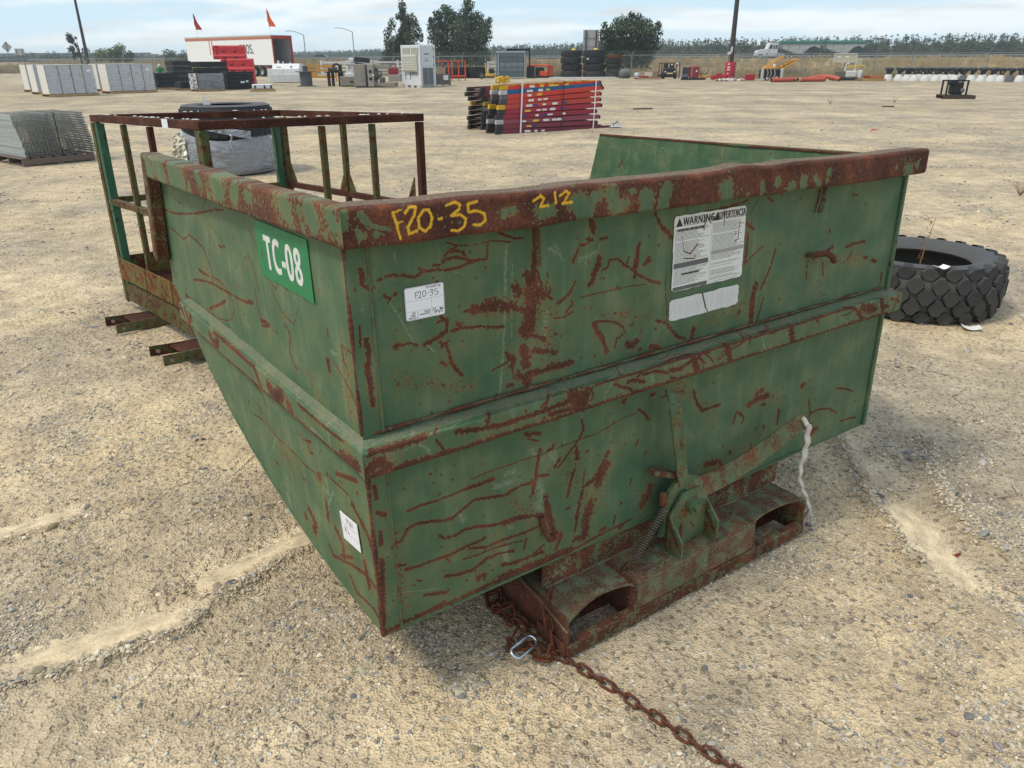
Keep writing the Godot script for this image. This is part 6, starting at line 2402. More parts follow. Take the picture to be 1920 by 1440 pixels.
func build_trees() -> void:
	var dk := Color(0.050, 0.078, 0.034)
	var r := RandomNumberGenerator.new()
	r.seed = 33
	# spiry conifer-like tree left of the pair
	var b := []
	for k in 15:
		var t := k / 14.0
		b.append([Vector3(r.randf_range(-1, 1) * 1.5 * (1 - t * 0.8), 1.5 + t * 4.4, r.randf_range(-1, 1) * 1.2 * (1 - t)), lerpf(1.15, 0.42, t), 1.0])
	for q in [[-1.7, 0.6], [0.0, 0.5], [1.7, 0.6], [-1.2, 1.4], [1.3, 1.4]]: b.append([Vector3(q[0], q[1], 0), 1.25, 1.0])
	for q in [[-1.9, 2.6], [-1.8, 3.6], [1.6, 3.9], [1.9, 3.2], [1.5, 4.6], [-1.2, 4.5], [0.1, 6.4], [1.1, 5.1]]: b.append([Vector3(q[0], q[1], r.randf_range(-0.6, 0.6)), 0.55, 1.3])
	tree("broad_tree", "dark spiry tree rising behind the white cooling unit", Vector3(-12.6, 0.9, -97), 2.2, b, 13000, 0.22, dk * 0.9, 1, "trees along the fence")
	b = []
	for q in [[-2.2, 0.8, 1.5], [0.2, 0.7, 1.7], [2.4, 0.8, 1.5], [-2.4, 3.0, 1.3], [-1.4, 2.3, 1.5], [0.4, 2.2, 1.6], [2.2, 2.5, 1.4], [3.0, 3.3, 1.1], [-2.6, 4.2, 1.1], [-1.4, 4.3, 1.3], [-1.2, 5.6, 0.95], [-2.2, 5.4, 0.7], [0.4, 3.9, 1.5], [1.7, 4.2, 1.4], [3.1, 4.2, 0.9], [0.9, 5.4, 1.05], [1.3, 6.4, 0.75], [1.2, 7.1, 0.45], [2.3, 5.2, 0.8], [-0.3, 5.0, 0.8], [3.6, 4.9, 0.45], [-3.1, 4.9, 0.4], [-1.6, 6.3, 0.4]]:
		b.append([Vector3(q[0], q[1], r.randf_range(-1.0, 1.0)), q[2], 0.95])
	tree("broad_tree", "tall dark broad tree with two tops, right of the white cooling unit", Vector3(-6.1, 0.9, -97), 2.4, b, 17000, 0.23, dk, 2, "trees along the fence")
	b = []
	for q in [[-2.0, 2.6, 1.1], [-0.9, 2.2, 1.4], [0.8, 2.1, 1.5], [2.0, 2.5, 1.2], [-2.4, 3.5, 0.8], [-1.3, 3.6, 1.2], [0.1, 3.6, 1.4], [1.4, 3.6, 1.2], [2.4, 3.6, 0.8], [-0.8, 4.5, 0.9], [0.6, 4.7, 0.9], [1.7, 4.4, 0.7], [-2.6, 4.3, 0.35], [0.0, 5.2, 0.4], [2.7, 4.3, 0.4], [-1.6, 1.4, 1.1], [1.5, 1.3, 1.3], [0, 1.2, 1.3]]:
		b.append([Vector3(q[0], q[1], r.randf_range(-0.9, 0.9)), q[2], 0.95])
	tree("broad_tree", "dense low dark tree behind the tyre stacks and the fence", Vector3(12.0, 0.35, -83), 1.9, b, 14000, 0.20, dk * 0.9, 3, "trees along the fence")
	# far left
	b = []
	for k in 16: b.append([Vector3(r.randf_range(-1.5, 1.3), r.randf_range(1.0, 4.6), r.randf_range(-0.5, 0.5)), r.randf_range(0.25, 0.6), 1.0])
	tree("ragged_tree", "ragged half-bare dark tree beside the diamond sign at the far left", Vector3(-73.5, 1.0, -140), 2.8, b, 1100, 0.30, Color(0.045, 0.05, 0.035), 4)
	b = []
	for k in 10: b.append([Vector3(r.randf_range(-2.4, 2.4), r.randf_range(0.8, 2.7), r.randf_range(-1, 1)), r.randf_range(0.8, 1.3), 0.85])
	tree("green_bush", "bright green bushy tree at the foot of the left light pole", Vector3(-71.5, 1.0, -146), 1.2, b, 1500, 0.30, Color(0.13, 0.19, 0.06), 5)
	b = []
	for k in 9: b.append([Vector3(r.randf_range(-2.2, 2.2), r.randf_range(0.3, 2.0), r.randf_range(-1, 1)), r.randf_range(0.5, 0.9), 0.9])
	tree("dark_bush", "dark low bush right of the left light pole", Vector3(-67.0, 1.0, -142), 1.0, b, 1000, 0.28, Color(0.06, 0.075, 0.045), 6)
	tree("dark_bush", "small dark bush showing just left of the white trailer", Vector3(-57.5, 1.0, -142), 1.0, b, 900, 0.26, Color(0.06, 0.08, 0.045), 7)
	# orchard: a far-off wood that reads as one mass
	var g := G.new()
	var rr := RandomNumberGenerator.new()
	rr.seed = 50
	var bl := []
	for k in 9: bl.append([Vector3(rr.randf_range(-1.4, 1.4), rr.randf_range(0.8, 3.4), rr.randf_range(-1.2, 1.2)), rr.randf_range(0.8, 1.2), 1.05])
	for k in 7: bl.append([Vector3(rr.randf_range(-1.6, 1.6), rr.randf_range(3.4, 4.7), rr.randf_range(-1, 1)), rr.randf_range(0.22, 0.4), 2.0])
	crown(g, bl, 1700, 0.30, Color(1, 1, 1), rr)
	g.col = Color(0.9, 0.7, 0.5)
	g.cyl(Vector3(0, -0.3, 0), Vector3(0, 2.5, 0), 0.14, 0.08, 6)
	var xf := []
	var co := []
	var line := [Vector2(190, -172), Vector2(150, -185), Vector2(110, -205), Vector2(46, -252), Vector2(-40, -390), Vector2(-150, -570), Vector2(-330, -760)]
	for row in 3:
		for i in line.size() - 1:
			var a: Vector2 = line[i]
			var e: Vector2 = line[i + 1]
			var n := int(a.distance_to(e) / (2.1 + 0.004 * absf(a.y)))
			for k in n:
				var p := a.lerp(e, (k + rr.randf_range(-0.3, 0.3)) / n) + Vector2(2.0, -4.6) * row
				xf.append(Transform3D(Basis(Vector3.UP, rr.randf() * TAU).scaled(Vector3.ONE * rr.randf_range(0.92, 1.2)), Vector3(p.x, 1.25, p.y)))
				var c := Color(0.075, 0.100, 0.048) * rr.randf_range(0.8, 1.3)
				c.a = 1
				co.append(c)
	stuff_mm("orchard", "long row of dark green orchard trees along the horizon beyond the road", "orchard", g.mesh(), leaf_mat(0.2), xf, co)

func build_far_setting() -> void:
	# the road beyond the fence, on its low bank
	var asp := m(0.30, 0.30, 0.31, 0.95, 0.0, 4.0)
	var g := G.new()
	g.box(Vector3(60, 1.305, -186), Vector3(360, 0.03, 13))
	structure("road", g, asp)
	var gr := thing("guard_rail", "long grey steel guard rail along the road behind the right fence", "guard rail", Vector3(60, 1.3, -178))
	g = G.new()
	g.box(Vector3(0, 0.62, 0), Vector3(330, 0.22, 0.06))
	part(gr, "beam", g, m(0.62, 0.65, 0.66, 0.5, 0.5, 3.0))
	for k in 83:
		bx(gr, "post", Vector3(-164 + k * 4, 0.36, -0.1), Vector3(0.14, 0.8, 0.14), m(0.40, 0.36, 0.32, 0.9, 0.0, 1.0))
	# overpass far left
	var ov := thing("overpass", "long grey concrete road overpass on the horizon at the far left", "overpass", Vector3(-318, 0, -560))
	var conc := m(0.50, 0.51, 0.52, 0.9, 0.0, 8.0)
	bx(ov, "deck", Vector3(0, 5.0, 0), Vector3(150, 1.5, 12), conc)
	bx(ov, "parapet", Vector3(0, 6.2, 6.0), Vector3(150, 0.9, 0.4), m(0.36, 0.37, 0.38, 0.9, 0.0, 8.0))
	for k in 7: bx(ov, "pier", Vector3(-66 + k * 22, 2.1, 0), Vector3(3.0, 4.3, 9), conc)
	var pn := thing("sign_board", "pale panel sign standing in front of the overpass at the far left", "sign", Vector3(-82.5, 1.0, -138))
	bx(pn, "panel", Vector3(0, 2.1, 0), Vector3(1.5, 1.0, 0.08), m(0.70, 0.72, 0.73, 0.7, 0.0, 1.0))
	for x in [-0.5, 0.5]: rod(pn, "post", [Vector3(x, -0.1, 0.05), Vector3(x, 2.6, 0.05)], 0.05, m(0.40, 0.41, 0.42, 0.7, 0.2, 1.0))
	# far tree line and fields
	var xf := []
	var co := []
	var r := RandomNumberGenerator.new()
	r.seed = 19
	var gg := G.new()
	var bl := []
	for k in 8: bl.append([Vector3(r.randf_range(-3, 3), r.randf_range(0.8, 3.0), r.randf_range(-1.5, 1.5)), r.randf_range(1.0, 1.7), 0.8])
	crown(gg, bl, 420, 0.6, Color.WHITE, r)
	for k in 240:
		var x := r.randf_range(-330, -95)
		xf.append(Transform3D(Basis(Vector3.UP, r.randf() * TAU).scaled(Vector3.ONE * r.randf_range(0.5, 1.25)), Vector3(x, 0.9, r.randf_range(-420, -300))))
		var c := Color(0.085, 0.10, 0.075) * r.randf_range(0.8, 1.4)
		c.a = 1
		co.append(c)
	stuff_mm("far_shrubs", "hazy line of dark shrubs on the horizon at the far left", "shrubs", gg.mesh(), leaf_mat(0.2), xf, co)
	# dry grass between the fence and the road
	var tg := G.new()
	for k in 16:
		var a := r.randf() * TAU
		var o2 := Vector3(cos(a), 0, sin(a)) * r.randf_range(0.0, 0.25)
		var tip := o2 * 1.6 + Vector3(r.randf_range(-0.12, 0.12), r.randf_range(0.35, 1.0), r.randf_range(-0.12, 0.12))
		var sd := Vector3(-sin(a), 0, cos(a)) * 0.018
		tg.tri(o2 - sd, o2 + sd, tip)
		tg.tri(tip + Vector3(0.03, -0.1, 0), tip + Vector3(-0.03, -0.1, 0.02), tip + Vector3(0, 0.06, 0))
	xf = []
	co = []
	var nz := noise(21, 0.09, FastNoiseLite.TYPE_SIMPLEX_SMOOTH, 3)
	for k in 30000:
		var x := r.randf_range(-92, 62)
		var db := 0.6 + 34.0 * pow(r.randf(), 1.6)
		var z := fence_z(x) - db
		var q := nz.get_noise_2d(x, z)
		if r.randf() > 0.55 + q * 1.3: continue
		xf.append(Transform3D(Basis(Vector3.UP, r.randf() * TAU).scaled(Vector3.ONE * r.randf_range(0.5, 1.0) * (0.8 + q * 0.5)), Vector3(x, ground_y(x, z) - 0.02, z)))
		var c := Color(0.46, 0.36, 0.20).lerp(Color(0.30, 0.22, 0.13), r.randf()) * (1.0 + 0.3 * q)
		if nz.get_noise_2d(x * 3 + 50, z * 3) > 0.28: c = Color(0.26, 0.24, 0.10)
		c.a = 1
		co.append(c)
	stuff_mm("dry_grass", "tall dry straw-coloured grass beyond the chain-link fence", "grass", tg.mesh(), leaf_mat(0.3), xf, co)
	# single bushes behind the right fence
	for q in [["tumbleweed", "round grey-brown tumbleweed bush behind the fence between the lift and the light tower", 24.3, -69.5, 1.5, 0.85, Color(0.15, 0.13, 0.10), 900], ["yellow_bush", "yellow-green dry bush behind the fence above the concrete cones", 36.2, -72.0, 1.7, 1.0, Color(0.34, 0.30, 0.12), 1000], ["yellow_bush", "yellowish dry bush behind the fence right of the light tower", 28.6, -70.0, 1.1, 0.7, Color(0.36, 0.30, 0.15), 600]]:
		var o := thing(q[0], q[1], "bush", Vector3(q[2], ground_y(q[2], q[3]) - 0.05, q[3]))
		var g2 := G.new()
		crown(g2, [[Vector3(0, q[5] * 0.5, 0), q[4] * 0.75, 0.6], [Vector3(-q[4] * 0.4, q[5] * 0.35, 0), q[4] * 0.5, 0.6], [Vector3(q[4] * 0.45, q[5] * 0.35, 0.1), q[4] * 0.5, 0.6]], q[7], 0.10, q[6], r)
		part(o, "foliage", g2, leaf_mat(0.2))
		g2 = G.new()
		for k in 12:
			var a := TAU * k / 12.0
			g2.tube(PackedVector3Array([Vector3.ZERO, Vector3(cos(a) * q[4] * 0.3, q[5] * 0.5, sin(a) * 0.3), Vector3(cos(a) * q[4] * 0.6, q[5] * 0.85, sin(a) * 0.5)]), [0.02, 0.012, 0.005], 4, false)
		part(o, "stems", g2, m(0.34, 0.28, 0.21, 0.95, 0.0, 0.3))
	# road signs, lamp posts, billboard
	for q in [["diamond_sign", "diamond road sign seen from behind at the far left edge", -101.0, -165, 4.3, 1.05], ["diamond_sign", "second diamond road sign from behind, beside the ragged tree", -71.5, -138.5, 3.2, 0.75]]:
		var o := thing(q[0], q[1], "road sign", Vector3(q[2], 0.9, q[3]))
		var g2 := G.new()
		var s: float = q[5]
		g2.prism(PackedVector2Array([Vector2(-s, q[4] - 0.9), Vector2(0, q[4] - 0.9 - s), Vector2(s, q[4] - 0.9), Vector2(0, q[4] - 0.9 + s)]), 0, 0.02)
		part(o, "plate", g2, m(0.66, 0.68, 0.68, 0.6, 0.3, 1.0))
		rod(o, "post", [Vector3(0, -0.3, 0.06), Vector3(0, q[4] - 0.9 + s * 0.9, 0.06)], 0.05, m(0.42, 0.43, 0.43, 0.6, 0.4, 1.0))
	for q in [["street_light", "grey street light with curved arm, nearer the white trailer", -52.5, -210, 8.4], ["street_light", "grey street light with curved arm above the white rail fence", -41.0, -215, 9.2]]:
		var o := thing(q[0], q[1], "street light", Vector3(q[2], 1.2, q[3]), 0.0, "street lights beyond the fence")
		var h: float = q[4] - 1.2
		var mt := m(0.60, 0.63, 0.65, 0.5, 0.4, 2.0)
		rod(o, "pole", [Vector3(0, -0.3, 0), Vector3(0, h - 1.0, 0), Vector3(-0.4, h - 0.8, 0)], 0.13, mt)
		rod(o, "arm", [Vector3(-0.3, h - 0.85, 0), Vector3(-2.2, h - 0.15, 0), Vector3(-3.6, h, 0)], 0.09, mt)
		bx(o, "lamp_head", Vector3(-4.0, h - 0.02, 0), Vector3(1.0, 0.16, 0.4), mt, 0.05)
	var bb := thing("billboard", "back of a pale sign board on two brown posts behind the tyre stacks", "sign board", Vector3(10.3, 1.0, -105))
	bx(bb, "board", Vector3(0, 2.75, 0), Vector3(2.0, 2.4, 0.06), m(0.68, 0.69, 0.69, 0.7, 0.1, 1.0))
	for x in [-0.64, 0.64]: bx(bb, "post", Vector3(x, 1.8, 0.11), Vector3(0.15, 4.2, 0.15), m(0.30, 0.20, 0.19, 0.9, 0.0, 1.0))
	for y in [2.0, 3.0]: bx(bb, "brace", Vector3(0, y, 0.06), Vector3(1.9, 0.06, 0.05), m(0.55, 0.55, 0.56, 0.6, 0.3, 1.0))
	# yard light poles
	var steel := m(0.27, 0.25, 0.24, 0.7, 0.3, 2.0)
	var lp := thing("light_pole", "tall dark steel light pole at the left, its top out of view", "light pole", Vector3(-66.2, 0, -128))
	var g3 := G.new()
	g3.tube(PackedVector3Array([Vector3(0, 0.6, 0), Vector3(0, 13, 0)]), [0.26, 0.15], 12)
	part(lp, "shaft", g3, steel)
	g3 = G.new()
	g3.lathe([Vector2(0.45, 0), Vector2(0.45, 0.9), Vector2(0, 0.9)], 16)
	part(lp, "footing", g3, m(0.62, 0.12, 0.16, 0.7, 0.0, 1.0))
	lp = thing("light_pole", "tall dark light pole on a red concrete footing at the right", "light pole", Vector3(17.2, 0, -63.6))
	g3 = G.new()
	g3.tube(PackedVector3Array([Vector3(0, 1.3, 0), Vector3(0.02, 11, 0)]), [0.20, 0.125], 14)
	part(lp, "shaft", g3, steel)
	g3 = G.new()
	g3.lathe([Vector2(0.40, 0), Vector2(0.40, 1.30), Vector2(0.37, 1.34), Vector2(0, 1.34)], 24)
	part(lp, "footing", g3, m(0.66, 0.10, 0.15, 0.65, 0.0, 0.8))
	g3 = G.new()
	g3.tube(PackedVector3Array([Vector3(-0.16, 1.34, 0.15), Vector3(-0.16, 2.3, 0.13)]), 0.03, 6)
	part(lp, "conduit", g3, m(0.6, 0.6, 0.6, 0.5, 0.3, 0.0))
	bx(lp, "junction_box", Vector3(-0.22, 1.95, 0.20), Vector3(0.26, 0.20, 0.12), m(0.82, 0.83, 0.83, 0.5, 0.0, 0.5), 0.02)
	bx(lp, "junction_box", Vector3(-0.06, 2.22, 0.20), Vector3(0.12, 0.40, 0.10), m(0.82, 0.83, 0.83, 0.5, 0.0, 0.5), 0.02)
	for q in [[-0.22, 1.18, 0.14], [-0.20, 0.95, 0.22], [-0.22, 0.78, 0.24], [-0.24, 0.5, 0.12]]: bx(lp, "sticker", Vector3(q[0], q[1], 0.348), Vector3(q[2], 0.09, 0.004), m(0.84, 0.82, 0.80, 0.6, 0.0, 0.0), 0.0, Basis(Vector3.UP, -0.5))

func build_fence() -> void:
	var gal := m(0.56, 0.60, 0.60, 0.5, 0.35, 1.5)
	var f := thing("chain_link_fence", "long galvanised chain-link fence with angled barbed-wire arms behind the yard", "fence", Vector3(0, 0, -75))
	var off := Vector3(0, 0, 75)
	var pg := G.new()
	pg.tube(PackedVector3Array([Vector3(0, -0.1, 0), Vector3(0, 1.93, 0)]), 0.042, 7)
	pg.tube(PackedVector3Array([Vector3(0, 1.92, 0), Vector3(0.16, 2.26, 0.08)]), 0.022, 6)
	var pm := pg.mesh()
	var wires := G.new()
	var prev := Vector3.ZERO
	var have := false
	for i in fence_pts.size() - 1:
		var a := Vector3(fence_pts[i].x, 0, fence_pts[i].y)
		var b := Vector3(fence_pts[i + 1].x, 0, fence_pts[i + 1].y)
		var n := int(ceil(a.distance_to(b) / 3.05))
		for k in n:
			var p := a.lerp(b, float(k) / n)
			var q := a.lerp(b, float(k + 1) / n)
			part(f, "post", pm, gal, Transform3D(Basis(), p + off))
		var g := G.new()
		g.tube(PackedVector3Array([a + off + Vector3(0, 1.90, 0), b + off + Vector3(0, 1.90, 0)]), 0.027, 6)
		part(f, "top_rail", g, gal)
		for wy in [[2.04, 0.06, 0.03], [2.14, 0.11, 0.055], [2.25, 0.155, 0.078], [0.06, 0.03, 0.03]]:
			wires.tube(PackedVector3Array([a + off + Vector3(wy[1], wy[0], wy[2]), b + off + Vector3(wy[1], wy[0], wy[2])]), 0.004, 4, false)
		# the woven wires, as real diagonals
		var L := a.distance_to(b)
		var d := (b - a) / L
		var h := 1.86
		var s := 0.0
		var st := 0.085
		var o := Vector3(0, 0.03, 0.045) + off
		var e := Vector3(0, 0, 0.0022)
		var wv := Vector3(0, 0.0022, 0)
		while s < L:
			for sg in [0, 1]:
				var p0 := a + d * s + o
				var p1 := a + d * minf(s + h, L) + o + Vector3(0, minf(h, L - s), 0)
				if sg:
					p0 = a + d * s + o + Vector3(0, h, 0)
					p1 = a + d * minf(s + h, L) + o + Vector3(0, maxf(0, h - (L - s)), 0)
				var w2 := Vector3(0, 0.0030, 0)
				wires.tri(p0 - w2, p0 + w2, p1)
				wires.tri(p0 + w2, p1 + w2 * 2, p1)
			s += st
	part(f, "woven_wire", wires, gal).set_meta("kind", "stuff")

# ------------------------------------------------------------------ stacks at the left
func layered(w: float, h: float, d: float, n: int, jit: float, sd: int, inset := 0.0) -> G:
	# thin slabs one on the other; x from 0 to w, z from 0 to -d
	var r := RandomNumberGenerator.new()
	r.seed = sd
	var g := G.new()
	for k in n:
		var t := h / n
		var jx := r.randf_range(-jit, jit)
		var jz := r.randf_range(-jit, jit)
		g.box(Vector3(w / 2 + jx, t * (k + 0.5), -d / 2 + jz), Vector3(w - inset * (k % 2), t * 0.80, d - inset * (k % 2)))
		g.box(Vector3(w / 2, t * (k + 1.0) - t * 0.1, -d / 2), Vector3(w - 0.07, t * 0.24, d - 0.07))
	return g

func panel_stack(label: String, plabel: String, at: Vector3, ang: float, w: float, h: float, d: float, sd: int, tag := true) -> void:
	var bs := Basis(Vector3.UP, ang)
	pallet(plabel, at + bs * Vector3(w / 2, 0, -d / 2), ang, w + 0.12, d + 0.02, 0.13)
	var o := thing("panel_stack", label, "panel stack", at + Vector3(0, 0.135, 0), ang, "stacks of grey panels")
	var gm := m(0.82, 0.83, 0.845, 0.75, 0.0, 2.3)
	part(o, "panels", layered(w, h, d, 18, 0.010, sd, 0.03), gm).set_meta("kind", "stuff")
	var g := G.new()
	g.box(Vector3(-0.012, h / 2, -d / 2), Vector3(0.016, h, d - 0.02))
	part(o, "end_board", g, m(0.90, 0.89, 0.86, 0.85, 0.0, 1.2))
	for q in [[0.26, 0.030, 0.52], [0.52, 0.022, 0.17], [0.76, 0.030, 0.52]]:
		g = G.new()
		g.box(Vector3(w * q[0], h / 2, 0.012), Vector3(q[1], h, 0.006))
		g.box(Vector3(w * q[0], h + 0.004, -d / 2), Vector3(q[1], 0.006, d))
		part(o, "strap", g, m(q[2], q[2] * 0.99, q[2] * 0.97, 0.7, 0.0, 0.3))
	g = G.new()
	g.box(Vector3(w / 2, h + 0.012, -d / 2), Vector3(w + 0.02, 0.014, d + 0.02))
	part(o, "cover_sheet", g, m(0.88, 0.88, 0.87, 0.6, 0.0, 1.0))
	if tag:
		bx(o, "label_sheet", Vector3(w * 0.88, h * 0.80, 0.014), Vector3(0.15, 0.13, 0.004), m(0.90, 0.90, 0.90, 0.6, 0.0, 0.0))

func plastic_stack(label: String, plabel: String, at: Vector3, ang: float, w: float, h: float, d: float, n: int, sd: int, grey := 0.13) -> Node3D:
	var bs := Basis(Vector3.UP, ang)
	if plabel: pallet(plabel, at + bs * Vector3(w / 2, 0, -d / 2), ang, w + 0.06, d + 0.02, 0.12)
	var o := thing("plastic_stack", label, "plastic stack", at + Vector3(0, 0.125 if plabel else 0.005, 0), ang, "stacks of black plastic sections")
	part(o, "sections", layered(w, h, d, n, 0.02, sd, 0.05), m(grey, grey * 1.03, grey * 1.10, 0.7, 0.0, 0.8)).set_meta("kind", "stuff")
	return o

func build_left_stock() -> void:
	var a45 := deg_to_rad(45)
	panel_stack("front stack of light grey panels with a white label, nearest the camera at the left", "pallet under the front stack of grey panels", Vector3(-22.97, 0, -40.1), a45, 2.26, 1.32, 1.15, 1)
	panel_stack("grey panel stack standing second in the left row", "pallet under the second grey stack of the left row", Vector3(-25.25, 0, -43.1), a45, 2.26, 1.32, 1.15, 2, false)
	panel_stack("grey panel stack standing farthest left and back in the left row", "pallet under the farthest grey stack of the left row", Vector3(-27.75, 0, -46.6), a45, 2.26, 1.32, 1.15, 3, false)
	panel_stack("grey panel stack with a dark strap and white label, right of the front stack", "pallet under the grey stack right of the front one", Vector3(-21.7, 0, -43.7), deg_to_rad(46), 2.45, 1.34, 1.15, 4)
	panel_stack("grey panel stack half hidden behind the right-hand grey stack", "pallet under the half-hidden grey stack", Vector3(-24.0, 0, -47.2), deg_to_rad(46), 2.3, 1.34, 1.15, 5, false)
	# black plastic sections
	plastic_stack("tall grey-black plastic stack left of the red barriers", "pallet under the tall plastic stack", Vector3(-21.0, 0, -50.6), a45, 1.25, 1.48, 1.1, 5, 11, 0.17)
	plastic_stack("tall black plastic stack right behind the red barriers' foot", "pallet under the second tall plastic stack", Vector3(-19.7, 0, -51.6), a45, 1.9, 1.44, 1.1, 4, 12, 0.10)
	plastic_stack("waist-high black plastic stack in front of the person", "pallet under the waist-high plastic stack", Vector3(-21.55, 0, -49.3), a45, 1.35, 0.80, 1.0, 3, 13, 0.14)
	plastic_stack("black plastic stack just right of the grey panels, behind the person", "pallet under the plastic stack by the grey panels", Vector3(-23.5, 0, -52.6), a45, 1.2, 0.78, 1.0, 3, 14, 0.10)
	plastic_stack("low dark plastic stack with a flat lid before the tall ones", "pallet under the low plastic stack", Vector3(-19.5, 0, -47.7), a45, 1.3, 0.36, 0.9, 2, 15, 0.14)
	var ww := plastic_stack("dark plastic stack wrapped in glossy film with a crumpled white end", "pallet under the film-wrapped stack", Vector3(-17.75, 0, -45.9), a45, 1.5, 0.80, 1.0, 6, 16, 0.20)
	var fm := StandardMaterial3D.new()
	fm.albedo_color = Color(0.75, 0.77, 0.80, 0.30)
	fm.transparency = BaseMaterial3D.TRANSPARENCY_ALPHA
	fm.roughness = 0.25
	var g := G.new()
	var nz := noise(66, 3.0, FastNoiseLite.TYPE_SIMPLEX_SMOOTH, 3)
	g.sheet(24, 12, func(s: float, t: float) -> Vector3: return Vector3(lerpf(-0.02, 1.53, s), lerpf(0, 0.83, t), 0.05 + nz.get_noise_2d(s * 3, t * 3) * 0.05))
	part(ww, "film", g, fm)
	g = G.new()
	g.sheet(12, 12, func(s: float, t: float) -> Vector3: return Vector3(-0.05 + nz.get_noise_2d(s * 4 + 9, t * 4) * 0.07, lerpf(0, 0.84, t), lerpf(-1.0, 0.03, s)), 0.004)
	part(ww, "crumpled_end", g, m(0.78, 0.79, 0.80, 0.5, 0.0, 0.5))
	var bm := plastic_stack("black plastic boxes piled in front of the red barriers", "", Vector3(-16.95, 0, -48.4), a45, 1.75, 1.0, 1.1, 5, 17, 0.085)
	bx(bm, "label_sheet", Vector3(0.95, 0.42, 0.03), Vector3(0.26, 0.10, 0.01), m(0.86, 0.86, 0.86, 0.6, 0.0, 0.0))
	bx(bm, "label_sheet", Vector3(1.25, 0.46, 0.03), Vector3(0.16, 0.10, 0.01), m(0.86, 0.86, 0.86, 0.6, 0.0, 0.0))
	# white crates on a pallet
	pallet("low pallet carrying the white bundle right of the plastic boxes", Vector3(-14.25, 0, -46.3), deg_to_rad(20), 1.35, 1.0, 0.12)
	var wb := thing("white_bundle", "white-wrapped flat bundle with dark corners on the low pallet", "bundle", Vector3(-14.25, 0.125, -46.3), deg_to_rad(20))
	bx(wb, "block", Vector3(0, 0.13, 0), Vector3(1.1, 0.25, 0.8), m(0.84, 0.85, 0.87, 0.5, 0.0, 0.5), 0.04)
	for x in [-0.42, 0.10, 0.46]: bx(wb, "dark_panel", Vector3(x, 0.12, 0.402), Vector3(0.10, 0.17, 0.01), m(0.20, 0.21, 0.22, 0.6, 0.0, 0.0))
	# red water barriers
	var red := m(0.76, 0.10, 0.15, 0.45, 0.0, 1.4)
	var slot := m(0.16, 0.02, 0.03, 0.8, 0.0, 0.0)
	var bar := thing("water_barrier", "red plastic water barrier on top of the pile before the trailer", "barrier", Vector3(-20.85, 1.70, -57.6), deg_to_rad(8), "red water barriers")
	g = G.new()
	g.x = Transform3D(Basis(Vector3(0, 0, 1), Vector3.UP, Vector3(-1, 0, 0)), Vector3(2.3, 0, 0))
	g.prism(PackedVector2Array([Vector2(0.32, 0.06), Vector2(0.32, 0.22), Vector2(0.25, 0.34), Vector2(0.20, 0.80), Vector2(0.14, 0.90), Vector2(-0.14, 0.90), Vector2(-0.20, 0.80), Vector2(-0.25, 0.34), Vector2(-0.32, 0.22), Vector2(-0.32, 0.06), Vector2(-0.26, 0.0), Vector2(0.26, 0.0)]), 0.12, 2.3)
	part(bar, "body", g, red)
	for k in 5:
		g = G.new()
		g.x = Transform3D(Basis(), Vector3(0.08 - 0.02 * (k % 2), 0.10 + k * 0.17, 0.02))
		g.lathe([Vector2(0, 0), Vector2(0.12, 0.02), Vector2(0.14, 0.06), Vector2(0.12, 0.11), Vector2(0, 0.13)], 10)
		part(bar, "hinge_lug", g, red)
		part(bar, "hinge_lug", g, red, Transform3D(Basis(), Vector3(0.16, 0.0, 0.14)))
	for x in [0.78, 1.55]:
		bx(bar, "fork_slot", Vector3(x, 0.08, 0.300), Vector3(0.30, 0.13, 0.05), slot)
		bx(bar, "recess", Vector3(x - 0.05, 0.50, 0.222), Vector3(0.20, 0.10, 0.03), slot)
		bx(bar, "rib", Vector3(x + 0.07, 0.70, 0.214), Vector3(0.03, 0.30, 0.03), m(0.50, 0.06, 0.09, 0.6, 0.0, 0.0), 0.0, Basis(Vector3.RIGHT, -0.11))
	copy(bar, "red plastic water barrier in the middle of the pile before the trailer", Vector3(-20.35, 0.85, -57.5), deg_to_rad(6))
	copy(bar, "red plastic water barrier at the bottom, mostly hidden by black plastic boxes", Vector3(-20.30, 0.0, -57.4), deg_to_rad(6))
	# person
	build_person(Vector3(-23.95, 0, -55.6))

